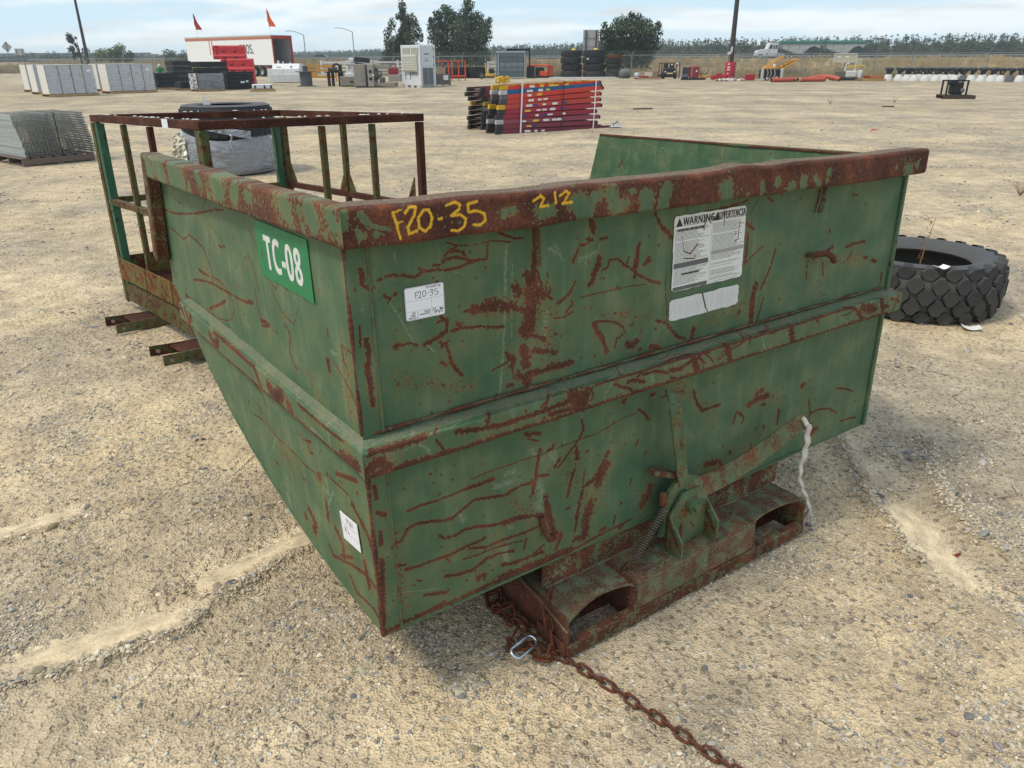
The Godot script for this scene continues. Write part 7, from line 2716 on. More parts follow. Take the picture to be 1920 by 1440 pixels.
func sdf_body(bones: Array, lo: Vector3, hi: Vector3, cell: float, paint: Callable) -> G:
	# surface nets over smoothly joined tapered capsules
	var nx := int((hi.x - lo.x) / cell) + 1
	var ny := int((hi.y - lo.y) / cell) + 1
	var nz := int((hi.z - lo.z) / cell) + 1
	var f := PackedFloat32Array()
	f.resize(nx * ny * nz)
	for k in nz:
		for j in ny:
			for i in nx:
				var p := lo + Vector3(i, j, k) * cell
				var d := 9.0
				for b in bones:
					var a: Vector3 = b[0]
					var ab: Vector3 = b[1] - a
					var t := clampf((p - a).dot(ab) / maxf(ab.length_squared(), 1e-6), 0, 1)
					var q := p.distance_to(a + ab * t) - lerpf(b[2], b[3], t)
					var h := clampf(0.5 + 0.5 * (d - q) / 0.035, 0, 1)
					d = lerpf(d, q, h) - 0.035 * h * (1 - h)
				f[(k * ny + j) * nx + i] = d
	var vid := {}
	var vs := PackedVector3Array()
	for k in nz - 1:
		for j in ny - 1:
			for i in nx - 1:
				var acc := Vector3.ZERO
				var n := 0
				var c := []
				for q in 8: c.append(f[((k + (q >> 2 & 1)) * ny + j + (q >> 1 & 1)) * nx + i + (q & 1)])
				for e in [[0, 1], [2, 3], [4, 5], [6, 7], [0, 2], [1, 3], [4, 6], [5, 7], [0, 4], [1, 5], [2, 6], [3, 7]]:
					var u: float = c[e[0]]
					var w: float = c[e[1]]
					if (u < 0) != (w < 0):
						var t := u / (u - w)
						var A := Vector3(e[0] & 1, e[0] >> 1 & 1, e[0] >> 2 & 1)
						var B := Vector3(e[1] & 1, e[1] >> 1 & 1, e[1] >> 2 & 1)
						acc += A.lerp(B, t)
						n += 1
				if n > 0:
					vid[(k * ny + j) * nx + i] = vs.size()
					vs.append(lo + (Vector3(i, j, k) + acc / n) * cell)
	var g := G.new()
	var st := [1, nx, nx * ny]
	for k in range(1, nz - 1):
		for j in range(1, ny - 1):
			for i in range(1, nx - 1):
				var o := (k * ny + j) * nx + i
				for ax in 3:
					var u := f[o]
					var w := f[o + st[ax]]
					if (u < 0) == (w < 0): continue
					var b: int = st[(ax + 1) % 3]
					var c: int = st[(ax + 2) % 3]
					if not (vid.has(o) and vid.has(o - b) and vid.has(o - b - c) and vid.has(o - c)): continue
					var q := [vs[vid[o]], vs[vid[o - b]], vs[vid[o - b - c]], vs[vid[o - c]]]
					if u > 0: q.reverse()
					var mid: Vector3 = (q[0] + q[2]) * 0.5
					g.col = paint.call(mid)
					g.tri(q[0], q[1], q[2]); g.tri(q[0], q[2], q[3])
	return g

func build_person(at: Vector3) -> void:
	var o := thing("person", "person in a green shirt, khaki trousers and pale cap leaning over among the black stacks", "person", at, 0.25)
	# stooping forward, hands on the stack in front
	var b := [
		[Vector3(-0.10, 0.90, 0.02), Vector3(0.10, 0.90, 0.02), 0.125, 0.125],
		[Vector3(0, 0.92, 0.02), Vector3(0.02, 1.16, 0.16), 0.145, 0.165],
		[Vector3(-0.15, 1.24, 0.20), Vector3(0.17, 1.24, 0.20), 0.085, 0.085],
		[Vector3(0.02, 1.26, 0.22), Vector3(0.02, 1.32, 0.28), 0.055, 0.05],
		[Vector3(0.02, 1.39, 0.31), Vector3(0.02, 1.43, 0.30), 0.095, 0.10],
		[Vector3(0.02, 1.37, 0.40), Vector3(0.02, 1.36, 0.41), 0.025, 0.02],
		[Vector3(-0.19, 1.24, 0.20), Vector3(-0.27, 1.03, 0.30), 0.060, 0.048],
		[Vector3(-0.27, 1.03, 0.30), Vector3(-0.20, 0.95, 0.50), 0.046, 0.034],
		[Vector3(0.21, 1.24, 0.20), Vector3(0.33, 1.06, 0.24), 0.060, 0.048],
		[Vector3(0.33, 1.06, 0.24), Vector3(0.25, 0.95, 0.46), 0.046, 0.034],
		[Vector3(-0.20, 0.95, 0.50), Vector3(-0.18, 0.93, 0.58), 0.040, 0.025],
		[Vector3(0.25, 0.95, 0.46), Vector3(0.23, 0.93, 0.54), 0.040, 0.025],
		[Vector3(-0.10, 0.88, 0.0), Vector3(-0.12, 0.48, 0.03), 0.095, 0.065],
		[Vector3(-0.12, 0.48, 0.03), Vector3(-0.12, 0.08, -0.04), 0.064, 0.045],
		[Vector3(0.10, 0.88, 0.0), Vector3(0.13, 0.48, 0.06), 0.095, 0.065],
		[Vector3(0.13, 0.48, 0.06), Vector3(0.14, 0.08, 0.02), 0.064, 0.045],
		[Vector3(-0.12, 0.05, -0.06), Vector3(-0.13, 0.04, 0.12), 0.045, 0.04],
		[Vector3(0.14, 0.05, 0.0), Vector3(0.15, 0.04, 0.18), 0.045, 0.04],
	]
	var mat := StandardMaterial3D.new()
	mat.vertex_color_use_as_albedo = true
	mat.roughness = 0.85
	var g := sdf_body(b, Vector3(-0.45, -0.03, -0.22), Vector3(0.50, 1.62, 0.68), 0.03, func(p: Vector3) -> Color:
		if p.y < 0.09: return Color(0.10, 0.08, 0.06)
		if p.y < 0.90 and absf(p.x) < 0.24 and p.z < 0.32: return Color(0.42, 0.30, 0.17)
		if p.y > 1.30 and p.z > 0.16: return Color(0.42, 0.26, 0.18)
		if p.z > 0.40 or (absf(p.x) > 0.30 and p.y < 1.0): return Color(0.42, 0.26, 0.18)
		return Color(0.03, 0.22, 0.11))
	part(o, "body", g, mat)
	o.scale = Vector3.ONE * 0.93
	g = G.new()
	g.x = Transform3D(Basis(Vector3.RIGHT, 0.35), Vector3(0.02, 1.43, 0.30))
	g.lathe([Vector2(0.113, 0.0), Vector2(0.110, 0.05), Vector2(0.075, 0.10), Vector2(0, 0.115)], 14)
	g.box(Vector3(0, 0.012, 0.13), Vector3(0.15, 0.012, 0.11), 0.004)
	part(o, "cap", g, m(0.80, 0.78, 0.72, 0.9, 0.0, 0.3))

# ------------------------------------------------------------------ trailer and the machines in the middle
func build_trailer_and_middle() -> void:
	var white := m(0.90, 0.90, 0.90, 0.5, 0.0, 0.0)
	var rd := m(0.66, 0.20, 0.14, 0.55, 0.0, 2.0)
	# x along the side towards the nose, z across; origin at the near rear corner
	var ang := atan2(-0.6, -0.8) # x axis = (-0.8, 0, -0.6)
	var o := thing("box_trailer", "long white box trailer with red trim and open rear end, lettered BROS.", "trailer", Vector3(-24.9, 0, -86))
	o.transform.basis = Basis(Vector3(-0.8, 0, -0.6), Vector3.UP, Vector3(-0.6, 0, 0.8))
	var L := 16.0
	var z0 := 0.0
	var zr := -2.55 # across, away from the camera
	var y0 := 1.15
	var y1 := 3.98
	bx(o, "side_wall", Vector3(L / 2, (y0 + y1) / 2, -0.03), Vector3(L, y1 - y0, 0.06), white)
	bx(o, "side_wall", Vector3(L / 2, (y0 + y1) / 2, zr + 0.03), Vector3(L, y1 - y0, 0.06), m(0.72, 0.73, 0.74, 0.7, 0.0, 2.0))
	bx(o, "roof", Vector3(L / 2, y1 + 0.03, zr / 2), Vector3(L, 0.06, 2.55), white)
	bx(o, "floor", Vector3(L / 2, y0 - 0.08, zr / 2), Vector3(L, 0.14, 2.5), m(0.22, 0.22, 0.23, 0.8, 0.0, 2.0))
	bx(o, "front_wall", Vector3(L - 0.03, (y0 + y1) / 2, zr / 2), Vector3(0.06, y1 - y0, 2.4), white)
	bx(o, "trim_stripe", Vector3(L / 2, y1 - 0.20, 0.008), Vector3(L, 0.24, 0.02), m(0.76, 0.46, 0.36, 0.5, 0.0, 2.0))
	bx(o, "top_edge", Vector3(L / 2, y1 + 0.02, 0.012), Vector3(L, 0.12, 0.05), m(0.80, 0.76, 0.68, 0.5, 0.0, 2.0))
	bx(o, "rear_post", Vector3(-0.03, (y0 + y1) / 2, -0.06), Vector3(0.10, y1 - y0, 0.12), rd)
	bx(o, "rear_post", Vector3(-0.03, (y0 + y1) / 2 - 0.3, zr + 0.10), Vector3(0.10, y1 - y0 + 0.6, 0.20), rd)
	bx(o, "rear_header", Vector3(-0.03, y1 - 0.14, zr / 2), Vector3(0.12, 0.34, 2.55), rd)
	bx(o, "rear_sill", Vector3(-0.03, y0 - 0.04, zr / 2), Vector3(0.12, 0.22, 2.5), m(0.35, 0.30, 0.28, 0.8, 0.0, 1.0))
	bx(o, "underride_bar", Vector3(0.1, 0.62, zr / 2), Vector3(0.1, 0.12, 2.3), m(0.3, 0.3, 0.3, 0.8, 0.0, 1.0))
	for x in [2.3, 3.55]:
		for z in [-0.22, zr + 0.22]: wheel(o, Vector3(x, 0.50, z), 0.50, 0.34, m(0.66, 0.67, 0.68, 0.4, 0.6, 0.5), -PI / 2)
	bx(o, "mud_box", Vector3(1.2, 1.0, -0.2), Vector3(0.5, 0.5, 0.3), m(0.60, 0.14, 0.14, 0.6, 0.0, 0.5))
	bx(o, "landing_gear", Vector3(12.6, 0.55, -0.5), Vector3(0.18, 1.1, 0.18), m(0.3, 0.3, 0.3, 0.8, 0.0, 1.0))
	bx(o, "landing_gear", Vector3(12.6, 0.55, -2.0), Vector3(0.18, 1.1, 0.18), m(0.3, 0.3, 0.3, 0.8, 0.0, 1.0))
	for k in 8: bx(o, "marker_light", Vector3(3.6 + k * 1.35, y0 + 0.10, 0.012), Vector3(0.5, 0.06, 0.02), m(0.55, 0.45, 0.42, 0.5, 0.0, 0.0))
	var tm := Transform3D(Basis(Vector3(-1, 0, 0), Vector3.UP, Vector3(0, 0, -1)) * Basis(Vector3.UP, PI) , Vector3(4.45, 2.72, 0.02))
	tm.basis = Basis(Vector3(-1, 0, 0), Vector3(0, 1, 0), Vector3(0, 0, 1))
	text_part(o, "lettering", "BROS.", 1.25, m(0.16, 0.17, 0.18, 0.6, 0.0, 0.0), tm, 0.72, 0.03, false)
	bx(o, "logo_bar", Vector3(11.25, 2.9, 0.015), Vector3(0.10, 1.5, 0.02), m(0.80, 0.30, 0.22, 0.5, 0.0, 0.0))
	bx(o, "logo_bar", Vector3(10.75, 3.35, 0.015), Vector3(0.10, 0.7, 0.02), m(0.55, 0.30, 0.26, 0.5, 0.0, 0.0))
	for q in [[0.25, -0.2, "orange flag on the trailer's rear end", Color(0.88, 0.36, 0.10)], [13.6, -0.2, "darker orange flag near the trailer's nose", Color(0.62, 0.20, 0.10)]]:
		var fl := thing("flag", q[2], "flag", o.transform * Vector3(q[0], y1 + 0.06, q[1]), 0.0, "flags on the trailer")
		fl.scale = Vector3.ONE * 0.85
		rod(fl, "staff", [Vector3(0, -0.1, 0), Vector3(-0.20, 2.45, 0)], 0.022, m(0.85, 0.85, 0.84, 0.6, 0.0, 0.0))
		var g := G.new()
		g.sheet(6, 8, func(s: float, t: float) -> Vector3: return Vector3(-0.20 + 0.04 * t + s * (0.95 * t) * 0.9 + 0.04 * sin(t * 9.0), 2.42 - 1.5 * t + 0.55 * s * (1 - t), 0.08 * sin(s * 6.0 + t * 4.0)), 0.006)
		var fc: Color = q[3]
		part(fl, "cloth", g, m(fc.r, fc.g, fc.b, 0.8, 0.0, 0.0))
	# white tank
	var tk := thing("white_tank", "white eight-sided fuel tank with fittings on top in front of the trailer's wheels", "tank", Vector3(-17.5, 0, -63.8), deg_to_rad(-3))
	var g := G.new()
	g.x = Transform3D(Basis(Vector3(0, 0, 1), Vector3.UP, Vector3(-1, 0, 0)), Vector3.ZERO)
	g.prism(PackedVector2Array([Vector2(-0.7, 0.10), Vector2(0.7, 0.10), Vector2(0.74, 0.55), Vector2(0.70, 1.0), Vector2(0.42, 1.38), Vector2(-0.42, 1.38), Vector2(-0.70, 1.0), Vector2(-0.74, 0.55)]), -1.15, 0.98)
	part(tk, "shell", g, m(0.86, 0.87, 0.88, 0.45, 0.0, 3.0))
	bx(tk, "end_cabinet", Vector3(-1.22, 0.55, 0), Vector3(0.40, 0.95, 1.2), m(0.86, 0.87, 0.88, 0.5, 0.0, 2.0), 0.02)
	bx(tk, "belly_panel", Vector3(-0.05, 0.33, 0.74), Vector3(2.05, 0.55, 0.06), m(0.80, 0.82, 0.83, 0.5, 0.0, 2.0), 0.01)
	for q in [[-0.62, 0.09, 0.20], [-0.25, 0.06, 0.14], [0.3, 0.05, 0.10]]: rod(tk, "fitting", [Vector3(q[0], 1.36, 0.1), Vector3(q[0], 1.40 + q[2], 0.1)], q[1], m(0.85, 0.85, 0.84, 0.5, 0.0, 0.3), 10)
	bx(tk, "hazard_label", Vector3(0.52, 1.16, 0.60), Vector3(0.16, 0.16, 0.01), m(0.35, 0.36, 0.36, 0.6, 0.0, 0.0), 0.0, Basis(Vector3.RIGHT, -0.65) * Basis(Vector3(0, 0, 1), PI / 4))
	bx(tk, "print", Vector3(-0.45, 1.14, 0.615), Vector3(0.36, 0.07, 0.01), m(0.45, 0.46, 0.47, 0.6, 0.0, 0.0), 0.0, Basis(Vector3.RIGHT, -0.65))
	# cable spool standing on end
	var sp := thing("steel_spool", "grey steel spool with wide flanges standing on end beside the white tank", "spool", Vector3(-13.74, 0, -54.4))
	var gy := m(0.38, 0.39, 0.40, 0.7, 0.2, 1.0)
	for q in [["base_flange", [Vector2(0.62, 0), Vector2(0.62, 0.05), Vector2(0, 0.05)]], ["drum", [Vector2(0.40, 0.05), Vector2(0.40, 0.90)]], ["top_flange", [Vector2(0, 0.89), Vector2(0.66, 0.89), Vector2(0.66, 0.94), Vector2(0, 0.94)]], ["hub", [Vector2(0.17, 0.94), Vector2(0.17, 1.22), Vector2(0.21, 1.22), Vector2(0.21, 1.26), Vector2(0, 1.26)]]]:
		g = G.new()
		g.lathe(q[1], 26)
		part(sp, q[0], g, gy)
	# hoist on steel posts
	var dk := m(0.23, 0.20, 0.18, 0.85, 0.2, 0.8)
	var ho := thing("gear_hoist", "dark rusty gear hoist standing on three steel I-beam legs", "hoist", Vector3(-11.7, 0, -54.2))
	for x in [-0.45, -0.18, 0.28, 0.44]: bx(ho, "leg", Vector3(x, 0.42, 0), Vector3(0.16, 0.84, 0.24), dk)
	bx(ho, "table", Vector3(0, 0.87, 0), Vector3(1.15, 0.06, 0.7), dk)
	g = G.new()
	g.x = Transform3D(Basis(Vector3.RIGHT, PI / 2), Vector3(0.12, 1.16, 0))
	g.lathe([Vector2(0.16, -0.06), Vector2(0.28, -0.06), Vector2(0.28, 0.06), Vector2(0.16, 0.06), Vector2(0.16, -0.06)], 20)
	part(ho, "gear_wheel", g, dk)
	bx(ho, "housing", Vector3(-0.15, 1.03, 0.05), Vector3(0.55, 0.26, 0.4), m(0.30, 0.27, 0.25, 0.8, 0.2, 0.6), 0.05)
	bx(ho, "bracket", Vector3(0.40, 1.12, 0), Vector3(0.10, 0.45, 0.3), dk)
	# machine base lying down, with a pulley
	var gb := thing("machine_base", "low grey-brown machine base with a round pulley right of the gear hoist", "machine", Vector3(-10.65, 0, -53.7), deg_to_rad(6))
	var tan_ := m(0.56, 0.54, 0.50, 0.7, 0.1, 0.8)
	bx(gb, "casting", Vector3(-0.15, 0.34, 0), Vector3(0.95, 0.58, 0.7), tan_, 0.03)
	bx(gb, "foot", Vector3(-0.1, 0.04, 0), Vector3(0.85, 0.08, 0.6), m(0.20, 0.19, 0.18, 0.9, 0.0, 0.5))
	bx(gb, "slot", Vector3(0.13, 0.30, 0.353), Vector3(0.20, 0.09, 0.02), m(0.10, 0.10, 0.10, 0.9, 0.0, 0.0))
	g = G.new()
	g.x = Transform3D(Basis(Vector3(0, 0, 1), -PI / 2) , Vector3(0.34, 0.34, 0.06))
	g.lathe([Vector2(0, 0), Vector2(0.27, 0.0), Vector2(0.27, 0.06), Vector2(0.20, 0.08), Vector2(0.20, 0.12), Vector2(0.27, 0.14), Vector2(0.27, 0.20), Vector2(0.08, 0.20), Vector2(0.08, 0.26), Vector2(0, 0.26)], 20)
	part(gb, "pulley", g, m(0.42, 0.42, 0.42, 0.5, 0.4, 0.6))
	# big milling machine
	var ml := thing("milling_machine", "big grey-brown milling machine with two round holes, left of the white cooling unit", "machine", Vector3(-8.9, 0, -51.8), deg_to_rad(-8))
	bx(ml, "column", Vector3(-0.62, 0.72, 0), Vector3(0.75, 1.30, 0.9), tan_, 0.03)
	bx(ml, "head_block", Vector3(0.12, 0.72, 0.05), Vector3(0.40, 1.34, 0.9), m(0.60, 0.59, 0.55, 0.65, 0.1, 0.8), 0.03)
	bx(ml, "side_door", Vector3(-0.40, 0.68, 0.458), Vector3(0.30, 0.62, 0.02), m(0.50, 0.50, 0.48, 0.6, 0.1, 0.6), 0.006)
	for y in [0.95, 0.52]:
		g = G.new()
		g.x = Transform3D(Basis(Vector3.RIGHT, PI / 2), Vector3(0.12, y, 0.497))
		g.lathe([Vector2(0.075, 0.02), Vector2(0.105, 0.02), Vector2(0.105, 0.0)].map(func(q2: Vector2) -> Vector2: return q2), 16)
		g.lathe([Vector2(0.105, 0.0), Vector2(0.105, 0.02), Vector2(0.075, 0.02)], 16)
		part(ml, "hole_ring", g, m(0.45, 0.44, 0.42, 0.6, 0.2, 0.4))
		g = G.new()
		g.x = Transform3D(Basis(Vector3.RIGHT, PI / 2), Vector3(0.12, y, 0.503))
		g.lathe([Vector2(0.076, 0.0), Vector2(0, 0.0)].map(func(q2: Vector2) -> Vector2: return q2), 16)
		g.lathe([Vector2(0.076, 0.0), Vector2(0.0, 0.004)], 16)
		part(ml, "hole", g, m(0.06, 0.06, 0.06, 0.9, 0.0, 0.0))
	bx(ml, "paper_tag", Vector3(0.30, 0.74, 0.512), Vector3(0.06, 0.15, 0.006), m(0.88, 0.88, 0.87, 0.6, 0.0, 0.0), 0.0, Basis(Vector3(0, 0, 1), 0.7))
	bx(ml, "arm", Vector3(0.82, 1.22, 0), Vector3(1.05, 0.24, 0.5), tan_, 0.03)
	bx(ml, "bed", Vector3(0.95, 0.18, 0), Vector3(1.4, 0.26, 0.7), tan_, 0.03)
	g = G.new()
	g.x = Transform3D(Basis(Vector3(0, 0, 1), -PI / 2), Vector3(0.34, 0.76, 0.05))
	g.lathe([Vector2(0.34, 0), Vector2(0.34, 0.10), Vector2(0.20, 0.18), Vector2(0.20, 0.36), Vector2(0, 0.36)], 20)
	part(ml, "spindle", g, m(0.44, 0.43, 0.40, 0.5, 0.3, 0.5))
	bx(ml, "motor", Vector3(0.78, 0.46, 0.2), Vector3(0.32, 0.32, 0.35), m(0.36, 0.36, 0.37, 0.6, 0.2, 0.5), 0.05)
	bx(ml, "skid", Vector3(-0.1, 0.04, 0), Vector3(1.7, 0.07, 0.8), m(0.18, 0.17, 0.16, 0.9, 0.0, 0.5))
	# white robot-like machine behind
	var rb := thing("white_machine", "white and black machine with a boxy head behind the milling machine", "machine", Vector3(-12.1, 0, -62.0))
	var wm := m(0.82, 0.83, 0.84, 0.45, 0.0, 0.8)
	bx(rb, "cabinet", Vector3(0, 0.35, 0), Vector3(0.9, 0.7, 0.7), wm, 0.04)
	rod(rb, "neck", [Vector3(-0.1, 0.6, 0), Vector3(0.15, 1.1, 0.05), Vector3(-0.15, 1.35, 0.05)], 0.20, wm, 10)
	bx(rb, "collar", Vector3(0, 1.30, 0.05), Vector3(0.75, 0.16, 0.5), m(0.60, 0.62, 0.63, 0.5, 0.2, 0.6), 0.05)
	bx(rb, "head", Vector3(0.05, 1.60, 0), Vector3(0.40, 0.35, 0.4), wm, 0.06)
	bx(rb, "motor_box", Vector3(0.85, 1.62, 0), Vector3(1.1, 0.35, 0.5), m(0.12, 0.13, 0.15, 0.6, 0.0, 0.8), 0.03, Basis(Vector3(0, 0, 1), -0.10))
	bx(rb, "motor_box", Vector3(0.75, 1.28, 0.1), Vector3(0.9, 0.25, 0.4), m(0.25, 0.26, 0.28, 0.6, 0.0, 0.8), 0.03, Basis(Vector3(0, 0, 1), -0.2))
	# yellow steel racks
	var yr := thing("yellow_rack", "yellow-orange steel rack behind the grey spool", "rack", Vector3(-15.3, 0, -66.5))
	var ye := m(0.78, 0.56, 0.16, 0.6, 0.0, 1.0)
	for x in [-1.2, 1.0]: bx(yr, "upright", Vector3(x, 0.65, 0), Vector3(0.12, 1.3, 0.12), ye)
	for y in [0.35, 0.85, 1.15]: bx(yr, "beam", Vector3(-0.1, y, 0), Vector3(2.3, 0.16, 0.08), ye)
	bx(yr, "beam", Vector3(-1.0, 0.55, 0.02), Vector3(0.8, 0.5, 0.06), ye)
	# white rail fence
	var wf := thing("rail_fence", "white four-rail ranch fence section standing behind the machines", "fence", Vector3(-15.2, 0, -88))
	for k in 5: bx(wf, "post", Vector3(-5.2 + k * 2.75, 0.78, 0), Vector3(0.24, 1.56, 0.16), m(0.84, 0.85, 0.85, 0.5, 0.0, 1.0), 0.02)
	for k in 4:
		for y in [0.28, 0.64, 1.0, 1.36]: bx(wf, "rail", Vector3(-3.825 + k * 2.75, y, 0.0), Vector3(2.51, 0.19, 0.06), m(0.83, 0.84, 0.84, 0.5, 0.0, 1.0))
	var wf2 := thing("rail_fence", "short white rail fence section left of the grey glazed crate", "fence", Vector3(-0.9, 0, -78.5))
	for x in [-1.25, 1.25]: bx(wf2, "post", Vector3(x, 0.7, 0), Vector3(0.2, 1.4, 0.14), m(0.80, 0.80, 0.78, 0.6, 0.0, 1.0), 0.02)
	for y in [0.3, 0.68, 1.02, 1.32]: bx(wf2, "rail", Vector3(0, y, 0), Vector3(2.3, 0.2, 0.05), m(0.80, 0.80, 0.77, 0.6, 0.0, 1.0))
	var car := thing("far_car", "grey-blue car roof passing far behind the white rail fence", "car", Vector3(-43.0, 1.3, -186))
	g = G.new()
	g.x = Transform3D(Basis(), Vector3(0, 0, -0.85))
	g.prism(PackedVector2Array([Vector2(-2.2, 0.25), Vector2(2.2, 0.25), Vector2(2.25, 0.8), Vector2(1.4, 0.95), Vector2(0.8, 1.42), Vector2(-0.9, 1.45), Vector2(-1.7, 0.95), Vector2(-2.25, 0.75)]), 0, 1.7)
	part(car, "body", g, m(0.42, 0.46, 0.50, 0.35, 0.2, 1.0))
	g = G.new()
	g.x = Transform3D(Basis(), Vector3(0, 0, 0.852))
	g.prism(PackedVector2Array([Vector2(-1.4, 0.95), Vector2(1.1, 0.95), Vector2(0.7, 1.34), Vector2(-0.85, 1.37)]), 0, 0.01)
	part(car, "side_window", g, m(0.12, 0.14, 0.16, 0.15, 0.0, 0.0))
	for x in [-1.4, 1.35]: wheel(car, Vector3(x, 0.33, 0.75), 0.33, 0.22, m(0.6, 0.6, 0.6, 0.4, 0.5, 0.0), PI / 2)
	# cooling unit
	var hv := thing("cooling_unit", "tall white containerised cooling unit with louvres standing in the middle background", "cooling unit", Vector3(-5.60, 0, -50.5), deg_to_rad(43))
	# x along the right face, -x ... local: left face spans z from 0 to -? so build with corner at origin
	var Wl := 1.92
	var Wr := 1.15
	var H := 2.46
	# left face lies in the plane x = 0 and runs to -z; right face lies in z = 0 and runs to +x
	bx(hv, "body", Vector3(Wr / 2, 0.12 + (H - 0.12) / 2, -Wl / 2), Vector3(Wr, H - 0.12, Wl), m(0.85, 0.87, 0.89, 0.5, 0.0, 2.0), 0.02)
	for q in [[0.02, 0.02], [0.02, -Wl + 0.02], [Wr - 0.02, 0.0], [Wr - 0.02, -Wl + 0.02]]: bx(hv, "corner_post", Vector3(q[0], H / 2, q[1]), Vector3(0.09, H, 0.09), m(0.86, 0.87, 0.88, 0.5, 0.0, 1.0), 0.01)
	for z in [-0.30, -0.92, -1.55]: bx(hv, "foot", Vector3(Wr / 2, 0.06, z), Vector3(Wr, 0.12, 0.34), m(0.82, 0.83, 0.83, 0.6, 0.0, 0.6))
	for k in 2: bx(hv, "vent_screen", Vector3(-0.012, 2.10, -0.48 - k * 0.88), Vector3(0.03, 0.40, 0.74), m(0.66, 0.66, 0.60, 0.7, 0.0, 0.4))
	bx(hv, "louvre_frame", Vector3(-0.07, 1.42, -0.96), Vector3(0.14, 0.98, 1.5), m(0.80, 0.80, 0.76, 0.5, 0.0, 0.8), 0.01)
	for k in 9: bx(hv, "louvre", Vector3(-0.155, 1.02 + k * 0.098, -0.96), Vector3(0.05, 0.07, 1.36), m(0.84, 0.84, 0.80, 0.5, 0.0, 0.8), 0.0, Basis(Vector3(0, 0, 1), 0.6))
	for q in [[0.62, -1.55], [0.62, -1.05]]: bx(hv, "door_slot", Vector3(-0.012, q[0], q[1]), Vector3(0.02, 0.30, 0.05), m(0.40, 0.42, 0.44, 0.5, 0.0, 0.0))
	for k in 6: rod(hv, "pipe_stub", [Vector3(0.0, 0.88, -0.35 - k * 0.14), Vector3(-0.06, 0.86, -0.35 - k * 0.14), Vector3(-0.06, 0.72 + 0.02 * (k % 3), -0.35 - k * 0.14)], 0.018, m(0.28, 0.28, 0.28, 0.6, 0.3, 0.0))
	bx(hv, "upper_panel", Vector3(Wr / 2, 1.80, 0.012), Vector3(0.94, 1.12, 0.03), m(0.83, 0.85, 0.87, 0.5, 0.0, 1.0), 0.006)
	for y in [2.26, 1.78, 1.32]: bx(hv, "latch", Vector3(Wr - 0.10, y, 0.035), Vector3(0.05, 0.10, 0.03), m(0.2, 0.2, 0.2, 0.6, 0.0, 0.0))
	for q in [[1.94, 0.40, 0.08], [1.70, 0.16, 0.05], [1.56, 0.36, 0.05]]: bx(hv, "print", Vector3(0.5, q[0], 0.03), Vector3(q[1], q[2], 0.006), m(0.46, 0.48, 0.52, 0.6, 0.0, 0.0))
	bx(hv, "dark_doorway", Vector3(Wr / 2 + 0.02, 0.66, 0.006), Vector3(0.80, 0.98, 0.02), m(0.42, 0.44, 0.45, 0.5, 0.2, 0.5))
	bx(hv, "door_frame", Vector3(0.14, 0.66, 0.02), Vector3(0.05, 1.0, 0.04), wm)
	bx(hv, "door_bar", Vector3(Wr / 2, 0.66, 0.02), Vector3(0.05, 0.96, 0.03), m(0.58, 0.60, 0.61, 0.5, 0.2, 0.5))
	# grey crate and orange cages beside it
	var cr := thing("crate", "worn grey wooden crate with a white label right of the cooling unit", "crate", Vector3(-4.55, 0, -54.0), deg_to_rad(10))
	var cw := m(0.44, 0.42, 0.41, 0.9, 0.0, 0.6)
	for k in 4: bx(cr, "plank", Vector3(0, 0.16 + k * 0.17, 0.42), Vector3(1.08, 0.155, 0.03), cw)
	for k in 4: bx(cr, "plank", Vector3(-0.53, 0.16 + k * 0.17, 0), Vector3(0.03, 0.155, 0.84), cw)
	bx(cr, "inside", Vector3(0, 0.40, 0), Vector3(1.0, 0.64, 0.78), m(0.30, 0.29, 0.28, 0.9, 0.0, 0.6))
	for x in [-0.46, 0.0, 0.46]: bx(cr, "batten", Vector3(x, 0.40, 0.45), Vector3(0.09, 0.74, 0.03), cw)
	bx(cr, "label_sheet", Vector3(0.20, 0.52, 0.472), Vector3(0.32, 0.30, 0.006), m(0.82, 0.83, 0.84, 0.6, 0.0, 0.0))
	var org := m(0.86, 0.28, 0.12, 0.5, 0.0, 0.8)
	for q in [["orange_cage", "orange steel tube cage standing half behind the cooling unit", -5.6, -66.5, 1.5], ["orange_cage", "second orange steel tube cage, right of the first", -4.3, -67.5, 1.5]]:
		var oc := thing(q[0], q[1], "cage", Vector3(q[2], 0, q[3]), 0.1, "orange steel cages")
		var hh: float = q[4]
		for x in [-0.55, 0.0, 0.55]:
			for z in [-0.4, 0.4]: rod(oc, "upright", [Vector3(x, 0, z), Vector3(x, hh, z)], 0.035, org)
		for z in [-0.4, 0.4]:
			for y in [0.35, hh]: rod(oc, "rail", [Vector3(-0.55, y, z), Vector3(0.55, y, z)], 0.035, org)
		for x in [-0.55, 0.55]: rod(oc, "side_rail", [Vector3(x, hh, -0.4), Vector3(x, hh, 0.4)], 0.035, org)
		bx(oc, "floor_plate", Vector3(0, 0.30, 0), Vector3(1.1, 0.06, 0.8), org)
	var sw := thing("red_machine", "small red machine between the milling machine and the cooling unit", "machine", Vector3(-9.4, 0, -66))
	bx(sw, "base", Vector3(0, 0.25, 0), Vector3(1.0, 0.5, 0.7), m(0.60, 0.58, 0.55, 0.8, 0.0, 0.6), 0.03)
	bx(sw, "engine", Vector3(-0.1, 0.78, 0), Vector3(0.8, 0.5, 0.6), m(0.55, 0.10, 0.10, 0.6, 0.0, 0.5), 0.06)
	rod(sw, "stack", [Vector3(0.1, 0.9, 0), Vector3(0.1, 1.35, 0)], 0.06, m(0.75, 0.2, 0.18, 0.6, 0.0, 0.0), 8)

